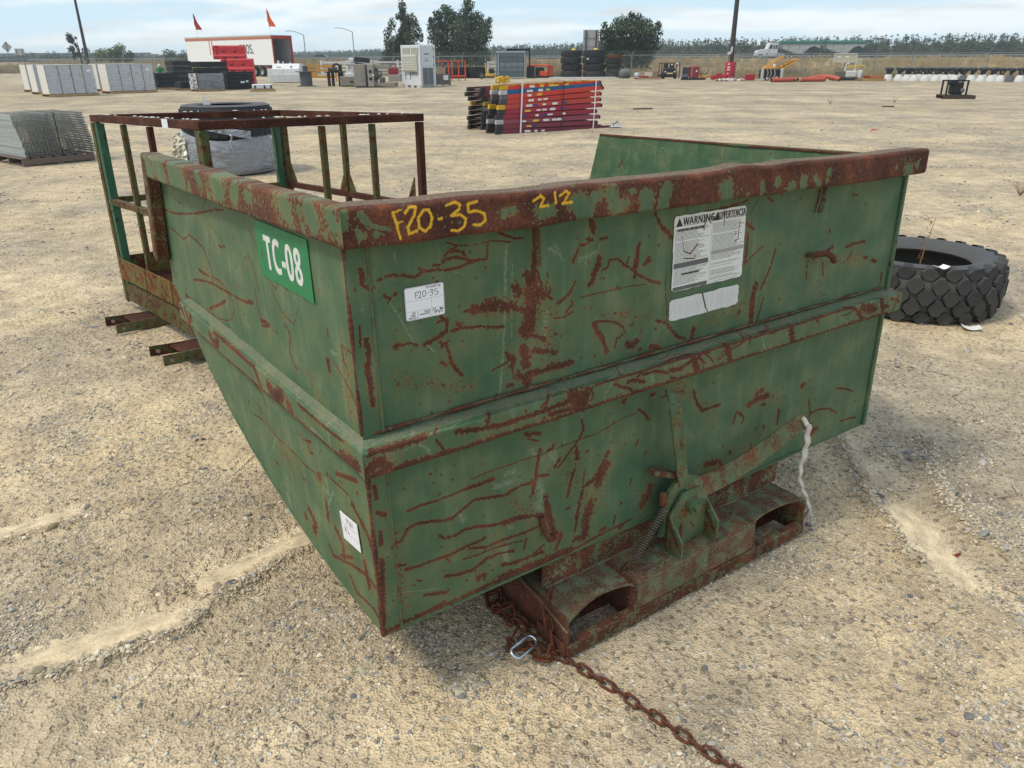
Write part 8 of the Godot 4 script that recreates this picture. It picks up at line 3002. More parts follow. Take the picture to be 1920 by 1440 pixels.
# ------------------------------------------------------------------ row along the fence
func simple_tyre(label: String, at: Vector3, R: float, h: float, ri: float, sd: int, grp: String, rubber: Material, lugs := 30) -> Node3D:
	var o := thing("tyre", label, "tyre", at, sd * 0.7, grp)
	var g := G.new()
	g.lathe([Vector2(ri, h * 0.2), Vector2(lerpf(ri, R, 0.5), 0), Vector2(R * 0.94, h * 0.05), Vector2(R * 0.97, h * 0.2), Vector2(R * 0.97, h * 0.8), Vector2(R * 0.94, h * 0.95), Vector2(lerpf(ri, R, 0.5), h), Vector2(ri, h * 0.8), Vector2(R * 0.86, h * 0.7), Vector2(R * 0.86, h * 0.3), Vector2(ri, h * 0.2)], 34)
	part(o, "carcass", g, rubber)
	g = G.new()
	for i in lugs:
		for sg in [0, 1]:
			g.x = Transform3D(Basis(Vector3.UP, TAU * (i + 0.5 * sg) / lugs), Vector3(0, 0, 0))
			var w := TAU * R / lugs * 0.33
			var y0 := h * 0.10 if sg == 0 else h * 0.50
			var y1 := h * 0.52 if sg == 0 else h * 0.90
			var sl := w * 0.9 * (1 if sg == 0 else -1)
			cyl_prism(g, PackedVector2Array([Vector2(-w * 0.5 - sl, y0), Vector2(w * 0.5 - sl, y0), Vector2(w * 0.5 + sl * 0.4, y1), Vector2(-w * 0.5 + sl * 0.4, y1)]), R * 0.955, R * 1.005, 0.92)
	part(o, "tread_lugs", g, rubber).set_meta("kind", "stuff")
	return o

func build_back_row() -> void:
	var rub := m(0.17, 0.17, 0.18, 0.85, 0.0, 1.0)
	var dusty := m(0.23, 0.225, 0.22, 0.9, 0.0, 0.8)
	# two big tyres lying flat
	for q in [["big tyre lying flat, the left one behind the orange cages", -5.0, -75.2, 1.02, 1.0], ["big tyre lying flat, the right one of the pair before the fence", -3.25, -76.0, 0.98, 1.0]]:
		var o := simple_tyre(q[0], Vector3(q[1], 0, q[2]), q[3], q[4], 0.55, 3, "big tyres lying flat by the fence", rub, 40)
		var g := G.new()
		g.lathe([Vector2(0.5, 0.99), Vector2(0.93, 1.0), Vector2(0.96, 0.98)], 30)
		part(o, "dusty_sidewall", g, m(0.52, 0.48, 0.40, 0.95, 0.0, 0.8))
	# yellow compactor
	var yc := thing("plate_compactor", "small yellow machine with upright handle left of the grey glazed crate", "machine", Vector3(-2.1, 0, -72.4))
	var yel := m(0.84, 0.66, 0.10, 0.5, 0.0, 0.6)
	bx(yc, "base_plate", Vector3(0.2, 0.12, 0), Vector3(0.95, 0.10, 0.5), m(0.22, 0.21, 0.2, 0.8, 0.2, 0.5), 0.02)
	bx(yc, "body", Vector3(0.25, 0.32, 0), Vector3(0.8, 0.26, 0.45), yel, 0.06)
	bx(yc, "engine", Vector3(0.42, 0.64, 0), Vector3(0.5, 0.42, 0.4), m(0.16, 0.16, 0.17, 0.6, 0.1, 0.4), 0.05)
	rod(yc, "mast", [Vector3(-0.02, 0.3, 0), Vector3(-0.06, 0.75, 0), Vector3(-0.10, 1.15, 0)], 0.07, yel, 8)
	rod(yc, "handle", [Vector3(-0.10, 1.15, -0.2), Vector3(-0.12, 1.28, -0.2), Vector3(-0.12, 1.28, 0.2), Vector3(-0.10, 1.15, 0.2)], 0.03, m(0.8, 0.8, 0.78, 0.5, 0.0, 0.0))
	wheel(yc, Vector3(-0.45, 0.30, 0.0), 0.30, 0.22, m(0.4, 0.4, 0.4, 0.6, 0.2, 0.3), PI / 2)
	# glazed crate (steel frame with panes)
	var gc := thing("glazed_crate", "tall grey steel-framed crate of glass panels standing by the fence", "crate", Vector3(0.10, 0, -71.8), deg_to_rad(8))
	var fr := m(0.66, 0.69, 0.71, 0.45, 0.4, 1.0)
	var W := 2.35
	var H := 2.15
	for x in [-W / 2, W / 2]:
		for z in [0.0, -1.5]: bx(gc, "corner_post", Vector3(x, H / 2 + 0.06, z), Vector3(0.08, H, 0.08), fr, 0.006)
	for y in [0.12, H + 0.03]:
		bx(gc, "edge_rail", Vector3(0, y, 0.0), Vector3(W, 0.09, 0.085), fr, 0.006)
		bx(gc, "edge_rail", Vector3(0, y, -1.5), Vector3(W, 0.09, 0.085), fr, 0.006)
		for x in [-W / 2, W / 2]: bx(gc, "side_rail", Vector3(x, y, -0.75), Vector3(0.085, 0.09, 1.42), fr, 0.006)
	bx(gc, "roof_panel", Vector3(0, H + 0.09, -0.75), Vector3(W, 0.03, 1.5), m(0.74, 0.77, 0.79, 0.4, 0.3, 1.0))
	bx(gc, "core", Vector3(0, H / 2 + 0.1, -0.78), Vector3(W - 0.14, H - 0.16, 1.36), m(0.30, 0.34, 0.36, 0.5, 0.1, 0.8))
	for i in 4:
		for j in 5:
			bx(gc, "pane", Vector3(-0.84 + i * 0.56, 0.38 + j * 0.40, -0.03), Vector3(0.50, 0.35, 0.02), m(0.33 + 0.05 * ((i * 3 + j) % 3), 0.38 + 0.05 * ((i * 3 + j) % 3), 0.40 + 0.05 * ((i * 3 + j) % 3), 0.2, 0.1, 0.0))
	for i in 3: bx(gc, "mullion", Vector3(-0.56 + i * 0.56, H / 2 + 0.1, -0.015), Vector3(0.035, H - 0.1, 0.04), m(0.50, 0.54, 0.56, 0.5, 0.3, 0.6))
	for z in [-0.35, -1.1]: bx(gc, "side_panel", Vector3(W / 2 + 0.01, H / 2 + 0.08, z), Vector3(0.04, H - 0.16, 0.68), m(0.60, 0.62, 0.64, 0.5, 0.3, 0.8))
	var rk := thing("black_frame", "black steel frame leaning behind the grey glazed crate", "frame", Vector3(0.75, 0, -74.2))
	for x in [-0.95, 1.0]: bx(rk, "upright", Vector3(x, 1.22, 0), Vector3(0.14, 2.44, 0.1), m(0.07, 0.07, 0.08, 0.7, 0.1, 0.0))
	bx(rk, "crossbar", Vector3(0, 2.40, 0), Vector3(2.1, 0.16, 0.1), m(0.07, 0.07, 0.08, 0.7, 0.1, 0.0))
	# orange generator
	var og := thing("generator", "orange and black generator set on a skid right of the glazed crate", "generator", Vector3(2.72, 0, -75.0))
	var orr := m(0.88, 0.30, 0.10, 0.5, 0.0, 0.8)
	bx(og, "skid", Vector3(0, 0.10, 0), Vector3(2.5, 0.14, 1.0), m(0.18, 0.17, 0.16, 0.8, 0.1, 0.5))
	bx(og, "radiator", Vector3(-0.85, 0.60, 0), Vector3(0.72, 0.80, 0.95), m(0.14, 0.14, 0.15, 0.7, 0.1, 0.4), 0.03)
	bx(og, "canopy", Vector3(-0.15, 1.06, 0), Vector3(2.0, 0.14, 1.0), orr, 0.05)
	bx(og, "engine", Vector3(0.0, 0.55, 0), Vector3(0.8, 0.7, 0.6), m(0.18, 0.19, 0.20, 0.6, 0.2, 0.3), 0.05)
	bx(og, "fuel_box", Vector3(0.35, 0.38, 0.42), Vector3(0.75, 0.42, 0.25), orr, 0.04)
	bx(og, "end_housing", Vector3(0.98, 0.62, 0), Vector3(0.42, 0.95, 0.95), m(0.70, 0.22, 0.08, 0.6, 0.0, 0.6), 0.04)
	# tyre stacks
	var names3 := ["bottom", "second", "third", "top"]
	for k in 4:
		simple_tyre("large black tyre, %s of the left stack of four by the fence" % names3[k], Vector3(5.75 + 0.05 * sin(k * 2.1), k * 0.588, -76.8 + 0.04 * cos(k * 3.0)), 0.98, 0.58, 0.5, k + 2, "tyres of the left stack", dusty if k == 0 else rub, 24)
	for k in 4:
		var o := simple_tyre("large black tyre, %s of the middle stack of four by the fence" % names3[k], Vector3(7.82 + 0.06 * sin(k * 1.7 + 1), k * 0.592, -76.2 + 0.04 * cos(k * 2.0)), 1.03, 0.585, 0.52, k + 7, "tyres of the middle stack", dusty if k < 1 else rub, 24)
		if k == 2:
			o.rotation.y = 0
			for x in [-0.62, -0.42]:
				bx(o, "paper_tag", Vector3(x, 0.42, 0.86), Vector3(0.14, 0.14, 0.02), m(0.88, 0.88, 0.87, 0.6, 0.0, 0.0))
	var n5 := ["bottom", "second", "middle", "fourth", "rusty rimmed top"]
	for k in 5:
		simple_tyre("smaller tyre, %s one of the right stack of five by the fence" % n5[k], Vector3(9.62 + 0.05 * sin(k * 2.3), k * 0.395, -75.8), 0.72 - 0.02 * (k % 2), 0.39, 0.4, k + 12, "tyres of the right stack", m(0.36, 0.23, 0.13, 0.9, 0.0, 0.4) if k == 4 else (m(0.28, 0.28, 0.285, 0.9, 0.0, 0.6) if k < 2 else rub), 22)
	for q in [[5.9, "yellow marker lying on top of the left tyre stack"], [7.95, "yellow marker lying on top of the middle tyre stack"]]:
		var c := thing("yellow_marker", q[1], "marker", Vector3(q[0], 2.35 if q[0] < 7 else 2.37, -76.3))
		var g := G.new()
		g.lathe([Vector2(0.20, 0), Vector2(0.19, 0.08), Vector2(0.10, 0.15), Vector2(0, 0.16)], 14)
		part(c, "dome", g, m(0.88, 0.78, 0.12, 0.6, 0.0, 0.3))
	var wbm := thing("white_beam", "long white beam lying on the ground in front of the tyre stacks", "beam", Vector3(6.3, 0, -70.9))
	bx(wbm, "beam", Vector3(0, 0.075, 0), Vector3(5.8, 0.14, 0.16), m(0.84, 0.84, 0.83, 0.6, 0.0, 1.0), 0.01)
	# motor, pallet of red parts
	var mo := thing("electric_motor", "grey electric motor lying on the ground right of the tyre stacks", "motor", Vector3(10.15, 0, -71.6), 0.5)
	var g2 := G.new()
	g2.x = Transform3D(Basis(Vector3(0, 0, 1), -PI / 2), Vector3(-0.5, 0.40, 0))
	g2.lathe([Vector2(0, 0), Vector2(0.30, 0.0), Vector2(0.36, 0.1), Vector2(0.36, 0.6), Vector2(0.42, 0.62), Vector2(0.42, 0.78), Vector2(0.2, 0.84), Vector2(0.08, 0.84), Vector2(0.08, 1.0), Vector2(0, 1.0)], 18)
	part(mo, "housing", g2, m(0.46, 0.46, 0.45, 0.6, 0.3, 0.5))
	bx(mo, "foot", Vector3(-0.1, 0.05, 0), Vector3(0.8, 0.10, 0.6), m(0.36, 0.36, 0.36, 0.7, 0.2, 0.5))
	var sm2 := thing("steel_drum_motor", "pale round steel casting beside the grey motor", "casting", Vector3(11.15, 0, -71.2), 0.2)
	g2 = G.new()
	g2.lathe([Vector2(0.30, 0), Vector2(0.34, 0.2), Vector2(0.30, 0.42), Vector2(0.14, 0.5), Vector2(0, 0.5)], 16)
	part(sm2, "casting", g2, m(0.68, 0.70, 0.71, 0.5, 0.4, 0.5))
	pallet("pallet holding a tan carton and red parts before the dark tree", Vector3(11.6, 0, -68.4), 0.15, 2.0, 1.1, 0.13)
	var ct := thing("carton", "tan carton with a white side on the pallet before the dark tree", "carton", Vector3(11.75, 0.135, -68.5), 0.15)
	bx(ct, "box", Vector3(0, 0.24, 0), Vector3(1.2, 0.48, 0.8), m(0.62, 0.50, 0.38, 0.85, 0.0, 0.6), 0.01)
	bx(ct, "white_panel", Vector3(-0.22, 0.26, 0.405), Vector3(0.68, 0.34, 0.01), m(0.86, 0.82, 0.78, 0.7, 0.0, 0.3))
	var rp := thing("red_parts", "heap of small red metal parts on the pallet's front edge", "parts", Vector3(11.15, 0.135, -67.98), 0.15)
	for k in 6: bx(rp, "fitting", Vector3(-0.35 + k * 0.14, 0.07, 0.02 * (k % 3)), Vector3(0.13, 0.11 + 0.03 * (k % 2), 0.1), m(0.64, 0.12, 0.12, 0.6, 0.0, 0.3), 0.02, Basis(Vector3.UP, k * 0.7))
	var jk := thing("scrap_pile", "brown heap of rusty scrap left of the framed utility vehicle", "scrap", Vector3(12.75, 0, -70.0))
	for k in 7: bx(jk, "scrap_bar", Vector3(-0.35 + 0.12 * k, 0.2 + 0.05 * (k % 3), 0.1 * (k % 2)), Vector3(0.5, 0.08, 0.12), m(0.40, 0.30, 0.25, 0.9, 0.2, 0.4), 0.0, Basis(Vector3(0, 0, 1), 0.5 * sin(k * 2.0)) * Basis(Vector3.UP, k))
	# utility vehicle in a frame
	var uv := thing("utility_vehicle", "black utility vehicle front with yellow plate under a rusty tube frame", "utility vehicle", Vector3(13.65, 0, -69.2))
	var ru := m(0.30, 0.19, 0.14, 0.85, 0.2, 0.5)
	for q in [[-0.76, 0.0], [0.76, 0.0], [-0.76, -1.3], [0.76, -1.3]]: rod(uv, "frame_post", [Vector3(q[0], 0, q[1]), Vector3(q[0], 1.24, q[1])], 0.035, ru)
	for z in [0.0, -1.3]: rod(uv, "frame_rail", [Vector3(-0.8, 1.24, z), Vector3(0.8, 1.24, z)], 0.035, ru)
	for x in [-0.76, 0.76]: rod(uv, "frame_rail", [Vector3(x, 1.24, 0), Vector3(x, 1.24, -1.3)], 0.035, ru)
	var blk := m(0.085, 0.09, 0.10, 0.5, 0.0, 0.6)
	bx(uv, "hood", Vector3(-0.05, 0.62, -0.3), Vector3(0.95, 0.55, 0.8), blk, 0.12)
	bx(uv, "bumper", Vector3(-0.05, 0.30, 0.02), Vector3(1.15, 0.36, 0.3), blk, 0.08)
	bx(uv, "number_plate", Vector3(-0.08, 0.44, 0.18), Vector3(0.52, 0.10, 0.02), m(0.84, 0.78, 0.52, 0.6, 0.0, 0.0))
	for x in [-0.45, 0.33]: bx(uv, "headlight", Vector3(x, 0.56, 0.10), Vector3(0.16, 0.08, 0.04), m(0.85, 0.86, 0.86, 0.3, 0.0, 0.0), 0.02)
	for x in [-0.55, 0.45]: wheel(uv, Vector3(x, 0.26, -0.2), 0.26, 0.22, blk)
	for x in [-0.28, 0.22]: bx(uv, "seat_back", Vector3(x, 1.0, -0.7), Vector3(0.36, 0.4, 0.12), blk, 0.05)
	bx(uv, "paper_tag", Vector3(0.08, 1.12, 0.02), Vector3(0.10, 0.12, 0.01), m(0.9, 0.9, 0.9, 0.6, 0.0, 0.0))
	bx(uv, "paper_tag", Vector3(0.52, 1.22, 0.04), Vector3(0.20, 0.09, 0.01), m(0.9, 0.9, 0.9, 0.6, 0.0, 0.0))
	# welder
	var we := thing("welding_machine", "red and black engine welder on a dark pallet left of the red footing", "welder", Vector3(14.55, 0, -65.4), deg_to_rad(-12))
	bx(we, "skid", Vector3(0, 0.09, 0), Vector3(1.5, 0.13, 0.9), m(0.17, 0.18, 0.19, 0.8, 0.0, 0.5))
	bx(we, "front_panel", Vector3(-0.42, 0.56, 0), Vector3(0.50, 0.80, 0.8), m(0.20, 0.22, 0.24, 0.6, 0.1, 0.4), 0.03)
	bx(we, "cover", Vector3(0.25, 0.60, 0), Vector3(0.82, 0.84, 0.82), m(0.52, 0.11, 0.13, 0.5, 0.0, 0.6), 0.06)
	bx(we, "grille", Vector3(-0.42, 0.34, 0.41), Vector3(0.44, 0.22, 0.02), m(0.35, 0.37, 0.40, 0.6, 0.2, 0.0))
	bx(we, "strap", Vector3(0.08, 0.62, 0.42), Vector3(0.05, 0.84, 0.02), m(0.55, 0.55, 0.56, 0.6, 0.0, 0.0))
	bx(we, "logo_plate", Vector3(0.45, 0.68, 0.415), Vector3(0.14, 0.14, 0.01), m(0.75, 0.70, 0.70, 0.6, 0.0, 0.0))
	var yb := thing("yellow_tool", "low yellow machine part right of the red welder", "machine part", Vector3(15.75, 0, -66.0))
	bx(yb, "body", Vector3(0, 0.20, 0), Vector3(0.62, 0.20, 0.4), m(0.80, 0.58, 0.18, 0.6, 0.0, 0.4), 0.05)
	bx(yb, "foot", Vector3(-0.05, 0.06, 0), Vector3(0.4, 0.12, 0.3), m(0.2, 0.2, 0.2, 0.8, 0.0, 0.0))
	bx(yb, "arm", Vector3(0.35, 0.30, 0), Vector3(0.5, 0.10, 0.12), m(0.80, 0.60, 0.22, 0.6, 0.0, 0.4), 0.02, Basis(Vector3(0, 0, 1), 0.3))
	# red debris around the light pole
	var rdm := m(0.66, 0.10, 0.13, 0.6, 0.0, 0.5)
	for q in [["red_machine_part", "red machine part with a white tarp over it left of the pole's footing", 16.3, -62.6, [[-0.5, 0.22, 0.5, 0.3], [0.1, 0.30, 0.8, 0.22], [0.55, 0.18, 0.35, 0.3], [-0.2, 0.46, 0.4, 0.16]]], ["red_machine_part", "red box-shaped machine part right of the pole's footing", 18.55, -62.6, [[0.0, 0.24, 0.62, 0.42], [-0.45, 0.14, 0.3, 0.2]]]]:
		var o := thing(q[0], q[1], "machine part", Vector3(q[2], 0, q[3]), 0.0, "red parts at the light pole")
		for p in q[4]: bx(o, "casting", Vector3(p[0], p[1], 0), Vector3(p[2], p[3], 0.5), rdm, 0.03, Basis(Vector3(0, 0, 1), 0.12 * p[0]))
	var tp := thing("tarp", "crumpled off-white tarp spread on the ground before the red footing", "tarp", Vector3(16.75, 0, -61.6))
	var tg := G.new()
	var nz := noise(81, 1.8, FastNoiseLite.TYPE_SIMPLEX_SMOOTH, 3)
	tg.sheet(24, 10, func(s: float, t: float) -> Vector3: return Vector3((s - 0.5) * 2.3 + 0.2 * t, 0.01 + 0.26 * absf(nz.get_noise_2d(s * 3.0, t * 2.0)) + 0.12 * sin(PI * s) * t, -(t) * 0.9), 0.006)
	part(tp, "sheet", tg, m(0.84, 0.80, 0.76, 0.85, 0.0, 0.5))
	# bare little shrub before the fence
	var sh := thing("bare_shrub", "leafless thin grey shrub left of the red footing", "shrub", Vector3(15.7, 0, -66.3))
	var sg := G.new()
	var r := RandomNumberGenerator.new()
	r.seed = 3
	for k in 14:
		var d := Vector3(r.randf_range(-0.7, 0.7), r.randf_range(0.7, 1.4), r.randf_range(-0.3, 0.3))
		sg.tube(PackedVector3Array([Vector3(0, 0, 0), d * 0.5 + Vector3(0.03, 0.05, 0), d]), [0.02, 0.012, 0.005], 4, false)
	part(sh, "branches", sg, m(0.36, 0.30, 0.25, 0.95, 0.0, 0.3))

# ------------------------------------------------------------------ right-hand row
func build_right_row() -> void:
	# scissor/boom lift folded open
	var yl := m(0.86, 0.62, 0.20, 0.55, 0.0, 0.8)
	var o := thing("boom_lift", "broken-down lift with a yellow boom and stripped black chassis right of the light pole", "lift", Vector3(20.2, 0, -62.6))
	bx(o, "chassis", Vector3(-0.2, 0.50, 0), Vector3(1.35, 0.62, 0.9), m(0.13, 0.13, 0.14, 0.7, 0.2, 0.3), 0.04)
	bx(o, "side_panel", Vector3(-0.85, 0.50, 0.35), Vector3(0.08, 0.75, 0.5), m(0.74, 0.75, 0.74, 0.5, 0.0, 0.3))
	bx(o, "side_panel", Vector3(0.62, 0.48, 0.30), Vector3(0.20, 0.75, 0.4), m(0.76, 0.77, 0.76, 0.5, 0.0, 0.3), 0.03)
	for q in [[-0.30, 0.50], [0.0, 0.48], [-0.55, 0.55]]: rod(o, "hose", [Vector3(q[0], 0.85, 0.47), Vector3(q[0] + 0.1, q[1], 0.50), Vector3(q[0] - 0.05, 0.15, 0.47)], 0.025, m(0.70, 0.70, 0.68, 0.6, 0.1, 0.0))
	wheel(o, Vector3(-0.48, 0.18, 0.45), 0.18, 0.14, m(0.75, 0.75, 0.74, 0.5, 0.2, 0.0), PI / 2)
	wheel(o, Vector3(0.22, 0.20, 0.45), 0.20, 0.14, m(0.75, 0.75, 0.74, 0.5, 0.2, 0.0), PI / 2)
	bx(o, "turret", Vector3(-0.25, 0.90, 0), Vector3(0.9, 0.20, 0.7), yl, 0.05)
	rod(o, "upper_tube", [Vector3(-0.5, 1.0, 0.3), Vector3(0.65, 1.72, 0.3)], 0.04, yl)
	rod(o, "upper_tube", [Vector3(-0.5, 1.0, -0.3), Vector3(0.65, 1.72, -0.3)], 0.04, yl)
	rod(o, "handle_bow", [Vector3(0.65, 1.72, 0.3), Vector3(0.90, 1.76, 0.3), Vector3(1.02, 1.45, 0.3), Vector3(1.1, 1.30, 0.3)], 0.03, yl)
	rod(o, "handle_bow", [Vector3(0.55, 1.66, 0.3), Vector3(0.75, 1.20, 0.3)], 0.03, yl)
	for z in [0.22, -0.22]:
		bx(o, "boom_beam", Vector3(0.95, 1.20, z), Vector3(1.35, 0.10, 0.06), yl, 0.01, Basis(Vector3(0, 0, 1), 0.47))
		bx(o, "boom_beam", Vector3(1.02, 1.03, z), Vector3(1.35, 0.10, 0.06), yl, 0.01, Basis(Vector3(0, 0, 1), 0.47))
	for k in 4: bx(o, "boom_lacing", Vector3(0.55 + k * 0.28, 0.94 + k * 0.142, 0.0), Vector3(0.12, 0.26, 0.40), m(0.50, 0.34, 0.14, 0.7, 0.0, 0.3), 0.02, Basis(Vector3(0, 0, 1), 0.47))
	bx(o, "boom_tip", Vector3(1.68, 1.48, 0), Vector3(0.35, 0.14, 0.3), yl, 0.04)
	bx(o, "control_box", Vector3(0.08, 1.05, 0.1), Vector3(0.16, 0.25, 0.2), m(0.86, 0.86, 0.85, 0.5, 0.0, 0.0), 0.03)
	# orange pipes
	var op := m(0.76, 0.34, 0.24, 0.6, 0.0, 0.8)
	for q in [["left-hand fat orange hose lying on the gravel", [[18.75, -58.0], [19.4, -58.2], [20.2, -58.6], [21.0, -59.2]], 0.0], ["middle fat orange hose with a pale worn end", [[20.75, -58.3], [21.6, -58.6], [22.5, -58.8], [23.0, -59.2]], 0.0], ["right-hand fat orange hose bent over the middle one", [[22.0, -59.6], [22.9, -59.7], [23.4, -59.3], [23.9, -58.6]], 0.16]]:
		var p0: Array = q[1][0]
		var h := thing("orange_hose", q[0], "hose", Vector3(p0[0], 0, p0[1]), 0.0, "orange hoses on the gravel")
		var cv := Curve3D.new()
		for i in q[1].size():
			var p: Array = q[1][i]
			var tang := Vector3.ZERO
			if i > 0 and i < q[1].size() - 1:
				var a: Array = q[1][i - 1]
				var b: Array = q[1][i + 1]
				tang = Vector3(b[0] - a[0], 0, b[1] - a[1]) * 0.16
			cv.add_point(Vector3(p[0] - p0[0], 0.155 + q[2] * (1.0 if i in [1, 2] else 0.0), p[1] - p0[1]), -tang, tang)
		var g := G.new()
		g.tube(cv.tessellate(4, 4), 0.15, 14, false)
		part(h, "pipe", g, op)
		g = G.new()
		var e0: Vector3 = cv.sample_baked(0)
		var e1: Vector3 = cv.sample_baked(0.10)
		var dd := (e1 - e0).normalized()
		g.cyl(e0 - dd * 0.01, e0 + dd * 0.16, 0.166, 0.166, 14)
		part(h, "end_collar", g, m(0.70, 0.62, 0.52, 0.7, 0.0, 0.3) if q[2] == 0.0 and p0[0] > 20 else op)
		g = G.new()
		g.cyl(e0 - dd * 0.016, e0 - dd * 0.008, 0.125, 0.125, 14)
		part(h, "dark_bore", g, m(0.06, 0.05, 0.05, 0.9, 0.0, 0.0))
	# folded white light tower
	var lt := thing("light_tower", "white folded solar light tower trailer with flat panels on top", "light tower", Vector3(25.7, 0, -61.6))
	var wh := m(0.84, 0.84, 0.82, 0.5, 0.0, 0.8)
	var cream := m(0.78, 0.76, 0.66, 0.5, 0.0, 0.6)
	bx(lt, "panel", Vector3(-0.45, 1.58, 0.1), Vector3(1.62, 0.55, 0.05), cream, 0.01)
	bx(lt, "panel_frame", Vector3(-0.45, 1.87, 0.12), Vector3(1.70, 0.05, 0.08), wh)
	bx(lt, "panel_frame", Vector3(-0.45, 1.30, 0.12), Vector3(1.70, 0.05, 0.08), wh)
	bx(lt, "panel_frame", Vector3(-1.28, 1.58, 0.12), Vector3(0.05, 0.6, 0.08), wh)
	bx(lt, "panel_frame", Vector3(0.38, 1.58, 0.12), Vector3(0.05, 0.6, 0.08), wh)
	bx(lt, "panel", Vector3(0.25, 1.28, -0.1), Vector3(1.35, 0.60, 0.05), cream, 0.01)
	for q in [[-0.95, 1.66], [-0.35, 1.66], [-0.2, 1.2]]: bx(lt, "label_sheet", Vector3(q[0], q[1], 0.13), Vector3(0.24, 0.10, 0.01), m(0.9, 0.9, 0.9, 0.6, 0.0, 0.0))
	rod(lt, "mast", [Vector3(0.35, 0.1, 0.1), Vector3(0.42, 1.35, 0.1)], 0.07, wh, 8)
	rod(lt, "mast", [Vector3(-0.35, 0.45, 0.1), Vector3(-0.28, 1.30, 0.1)], 0.06, wh, 8)
	bx(lt, "cabinet", Vector3(0.10, 0.46, 0.0), Vector3(0.85, 0.45, 0.7), wh, 0.05)
	bx(lt, "fender", Vector3(0.78, 0.42, 0.1), Vector3(0.32, 0.62, 0.5), wh, 0.08, Basis(Vector3(0, 0, 1), -0.2))
	bx(lt, "engine", Vector3(-0.55, 0.42, 0.0), Vector3(0.75, 0.5, 0.6), m(0.42, 0.42, 0.36, 0.6, 0.2, 0.3), 0.05)
	bx(lt, "battery_tray", Vector3(-0.3, 0.10, 0.0), Vector3(1.9, 0.16, 0.9), m(0.15, 0.17, 0.20, 0.7, 0.1, 0.4), 0.02)
	bx(lt, "yellow_arm", Vector3(0.45, 1.02, 0.14), Vector3(1.25, 0.09, 0.06), m(0.84, 0.68, 0.22, 0.5, 0.0, 0.0), 0.01, Basis(Vector3(0, 0, 1), 0.06))
	rod(lt, "stabiliser", [Vector3(-1.25, 0.0, 0.15), Vector3(-1.18, 0.70, 0.12), Vector3(-0.75, 0.98, 0.1)], 0.035, m(0.52, 0.44, 0.38, 0.7, 0.2, 0.3))
	# pallets
	pallet("lower bare wooden pallet right of the light tower", Vector3(26.75, 0, -60.0), 0.1, 1.8, 1.1, 0.15, m(0.72, 0.58, 0.38, 0.9, 0.0, 0.6))
	pallet("orange-brown pallet lying on top of the bare one by the cones", Vector3(27.1, 0.155, -60.3), 0.05, 1.1, 1.0, 0.22, m(0.72, 0.46, 0.26, 0.9, 0.0, 0.6))
	# concrete cone beacons in two rows
	var wc := m(0.84, 0.84, 0.83, 0.8, 0.0, 0.8)
	var gc := m(0.36, 0.37, 0.38, 0.85, 0.0, 0.6)
	var bk := m(0.17, 0.18, 0.19, 0.6, 0.1, 0.5)
	var proto := thing("beacon_block", "white cone-based beacon with dark head, leftmost of the front row by the pallets", "beacon", Vector3(28.25, 0, -60.6), 0.0, "beacons in the front row")
	var g := G.new()
	g.lathe([Vector2(0.36, 0), Vector2(0.36, 0.05), Vector2(0.20, 0.40), Vector2(0.12, 0.44), Vector2(0, 0.44)], 10)
	part(proto, "concrete_base", g, wc)
	g = G.new()
	g.bar(Vector3(-0.03, 0.42, 0), Vector3(-0.08, 0.70, 0), 0.10, 0.12)
	g.bar(Vector3(0.07, 0.42, 0), Vector3(0.14, 0.66, 0), 0.07, 0.10)
	part(proto, "stand", g, bk)
	bx(proto, "solar_head", Vector3(0.03, 0.80, 0), Vector3(0.46, 0.17, 0.40), bk, 0.02, Basis(Vector3(0, 0, 1), 0.03) * Basis(Vector3.RIGHT, 0.18))
	bx(proto, "lamp", Vector3(0.17, 0.68, 0.06), Vector3(0.12, 0.16, 0.20), m(0.26, 0.28, 0.30, 0.4, 0.2, 0.0), 0.03, Basis(Vector3(0, 0, 1), -0.5))
	var ord := ["", "second", "third", "fourth", "fifth", "sixth", "seventh", "eighth", "", "tenth", "eleventh", "twelfth", "thirteenth", "", "fifteenth"]
	var px := [28.25, 28.95, 29.35, 29.75, 30.35, 30.95, 31.45, 31.98, 32.35, 32.75, 33.25, 33.75, 34.2, 34.65, 35.1]
	var r := RandomNumberGenerator.new()
	r.seed = 14
	for k in range(1, 15):
		var lab := "white cone-based beacon, %s from the left in the front row" % ord[k]
		if k == 8: lab = "grey cone-based beacon between white ones in the middle of the front row"
		if k == 13: lab = "grey cone-based beacon near the right end of the front row"
		var c := copy(proto, lab, Vector3(px[k], 0, -60.6 + 0.35 * k * 1.0), r.randf_range(-0.5, 0.5))
		if k == 8 or k == 13: (c.get_child(0) as MeshInstance3D).material_override = gc
	for k in 11:
		copy(proto, "white cone-based beacon half hidden in the rear row, %s from the left" % ["first", "second", "third", "fourth", "fifth", "sixth", "seventh", "eighth", "ninth", "tenth", "eleventh"][k], Vector3(28.75 + 0.62 * k, 0, -61.5 + 0.30 * k), r.randf_range(-0.6, 0.6), "beacons in the rear row")
	# engine on a pallet, out in the yard
	var dkw := m(0.30, 0.23, 0.20, 0.9, 0.0, 0.4)
	pallet("dark pallet under the black engine, alone on the gravel at the right", Vector3(18.95, 0, -34.1), deg_to_rad(-12), 1.25, 1.0, 0.15, dkw)
	var en := thing("engine", "black engine in an open square frame on the lone dark pallet", "engine", Vector3(18.78, 0.155, -34.05), deg_to_rad(-6))
	for x in [-0.38, 0.42]:
		for z in [-0.25, 0.25]: bx(en, "frame_post", Vector3(x, 0.28, z), Vector3(0.06, 0.56, 0.05), m(0.09, 0.09, 0.095, 0.7, 0.1, 0.0))
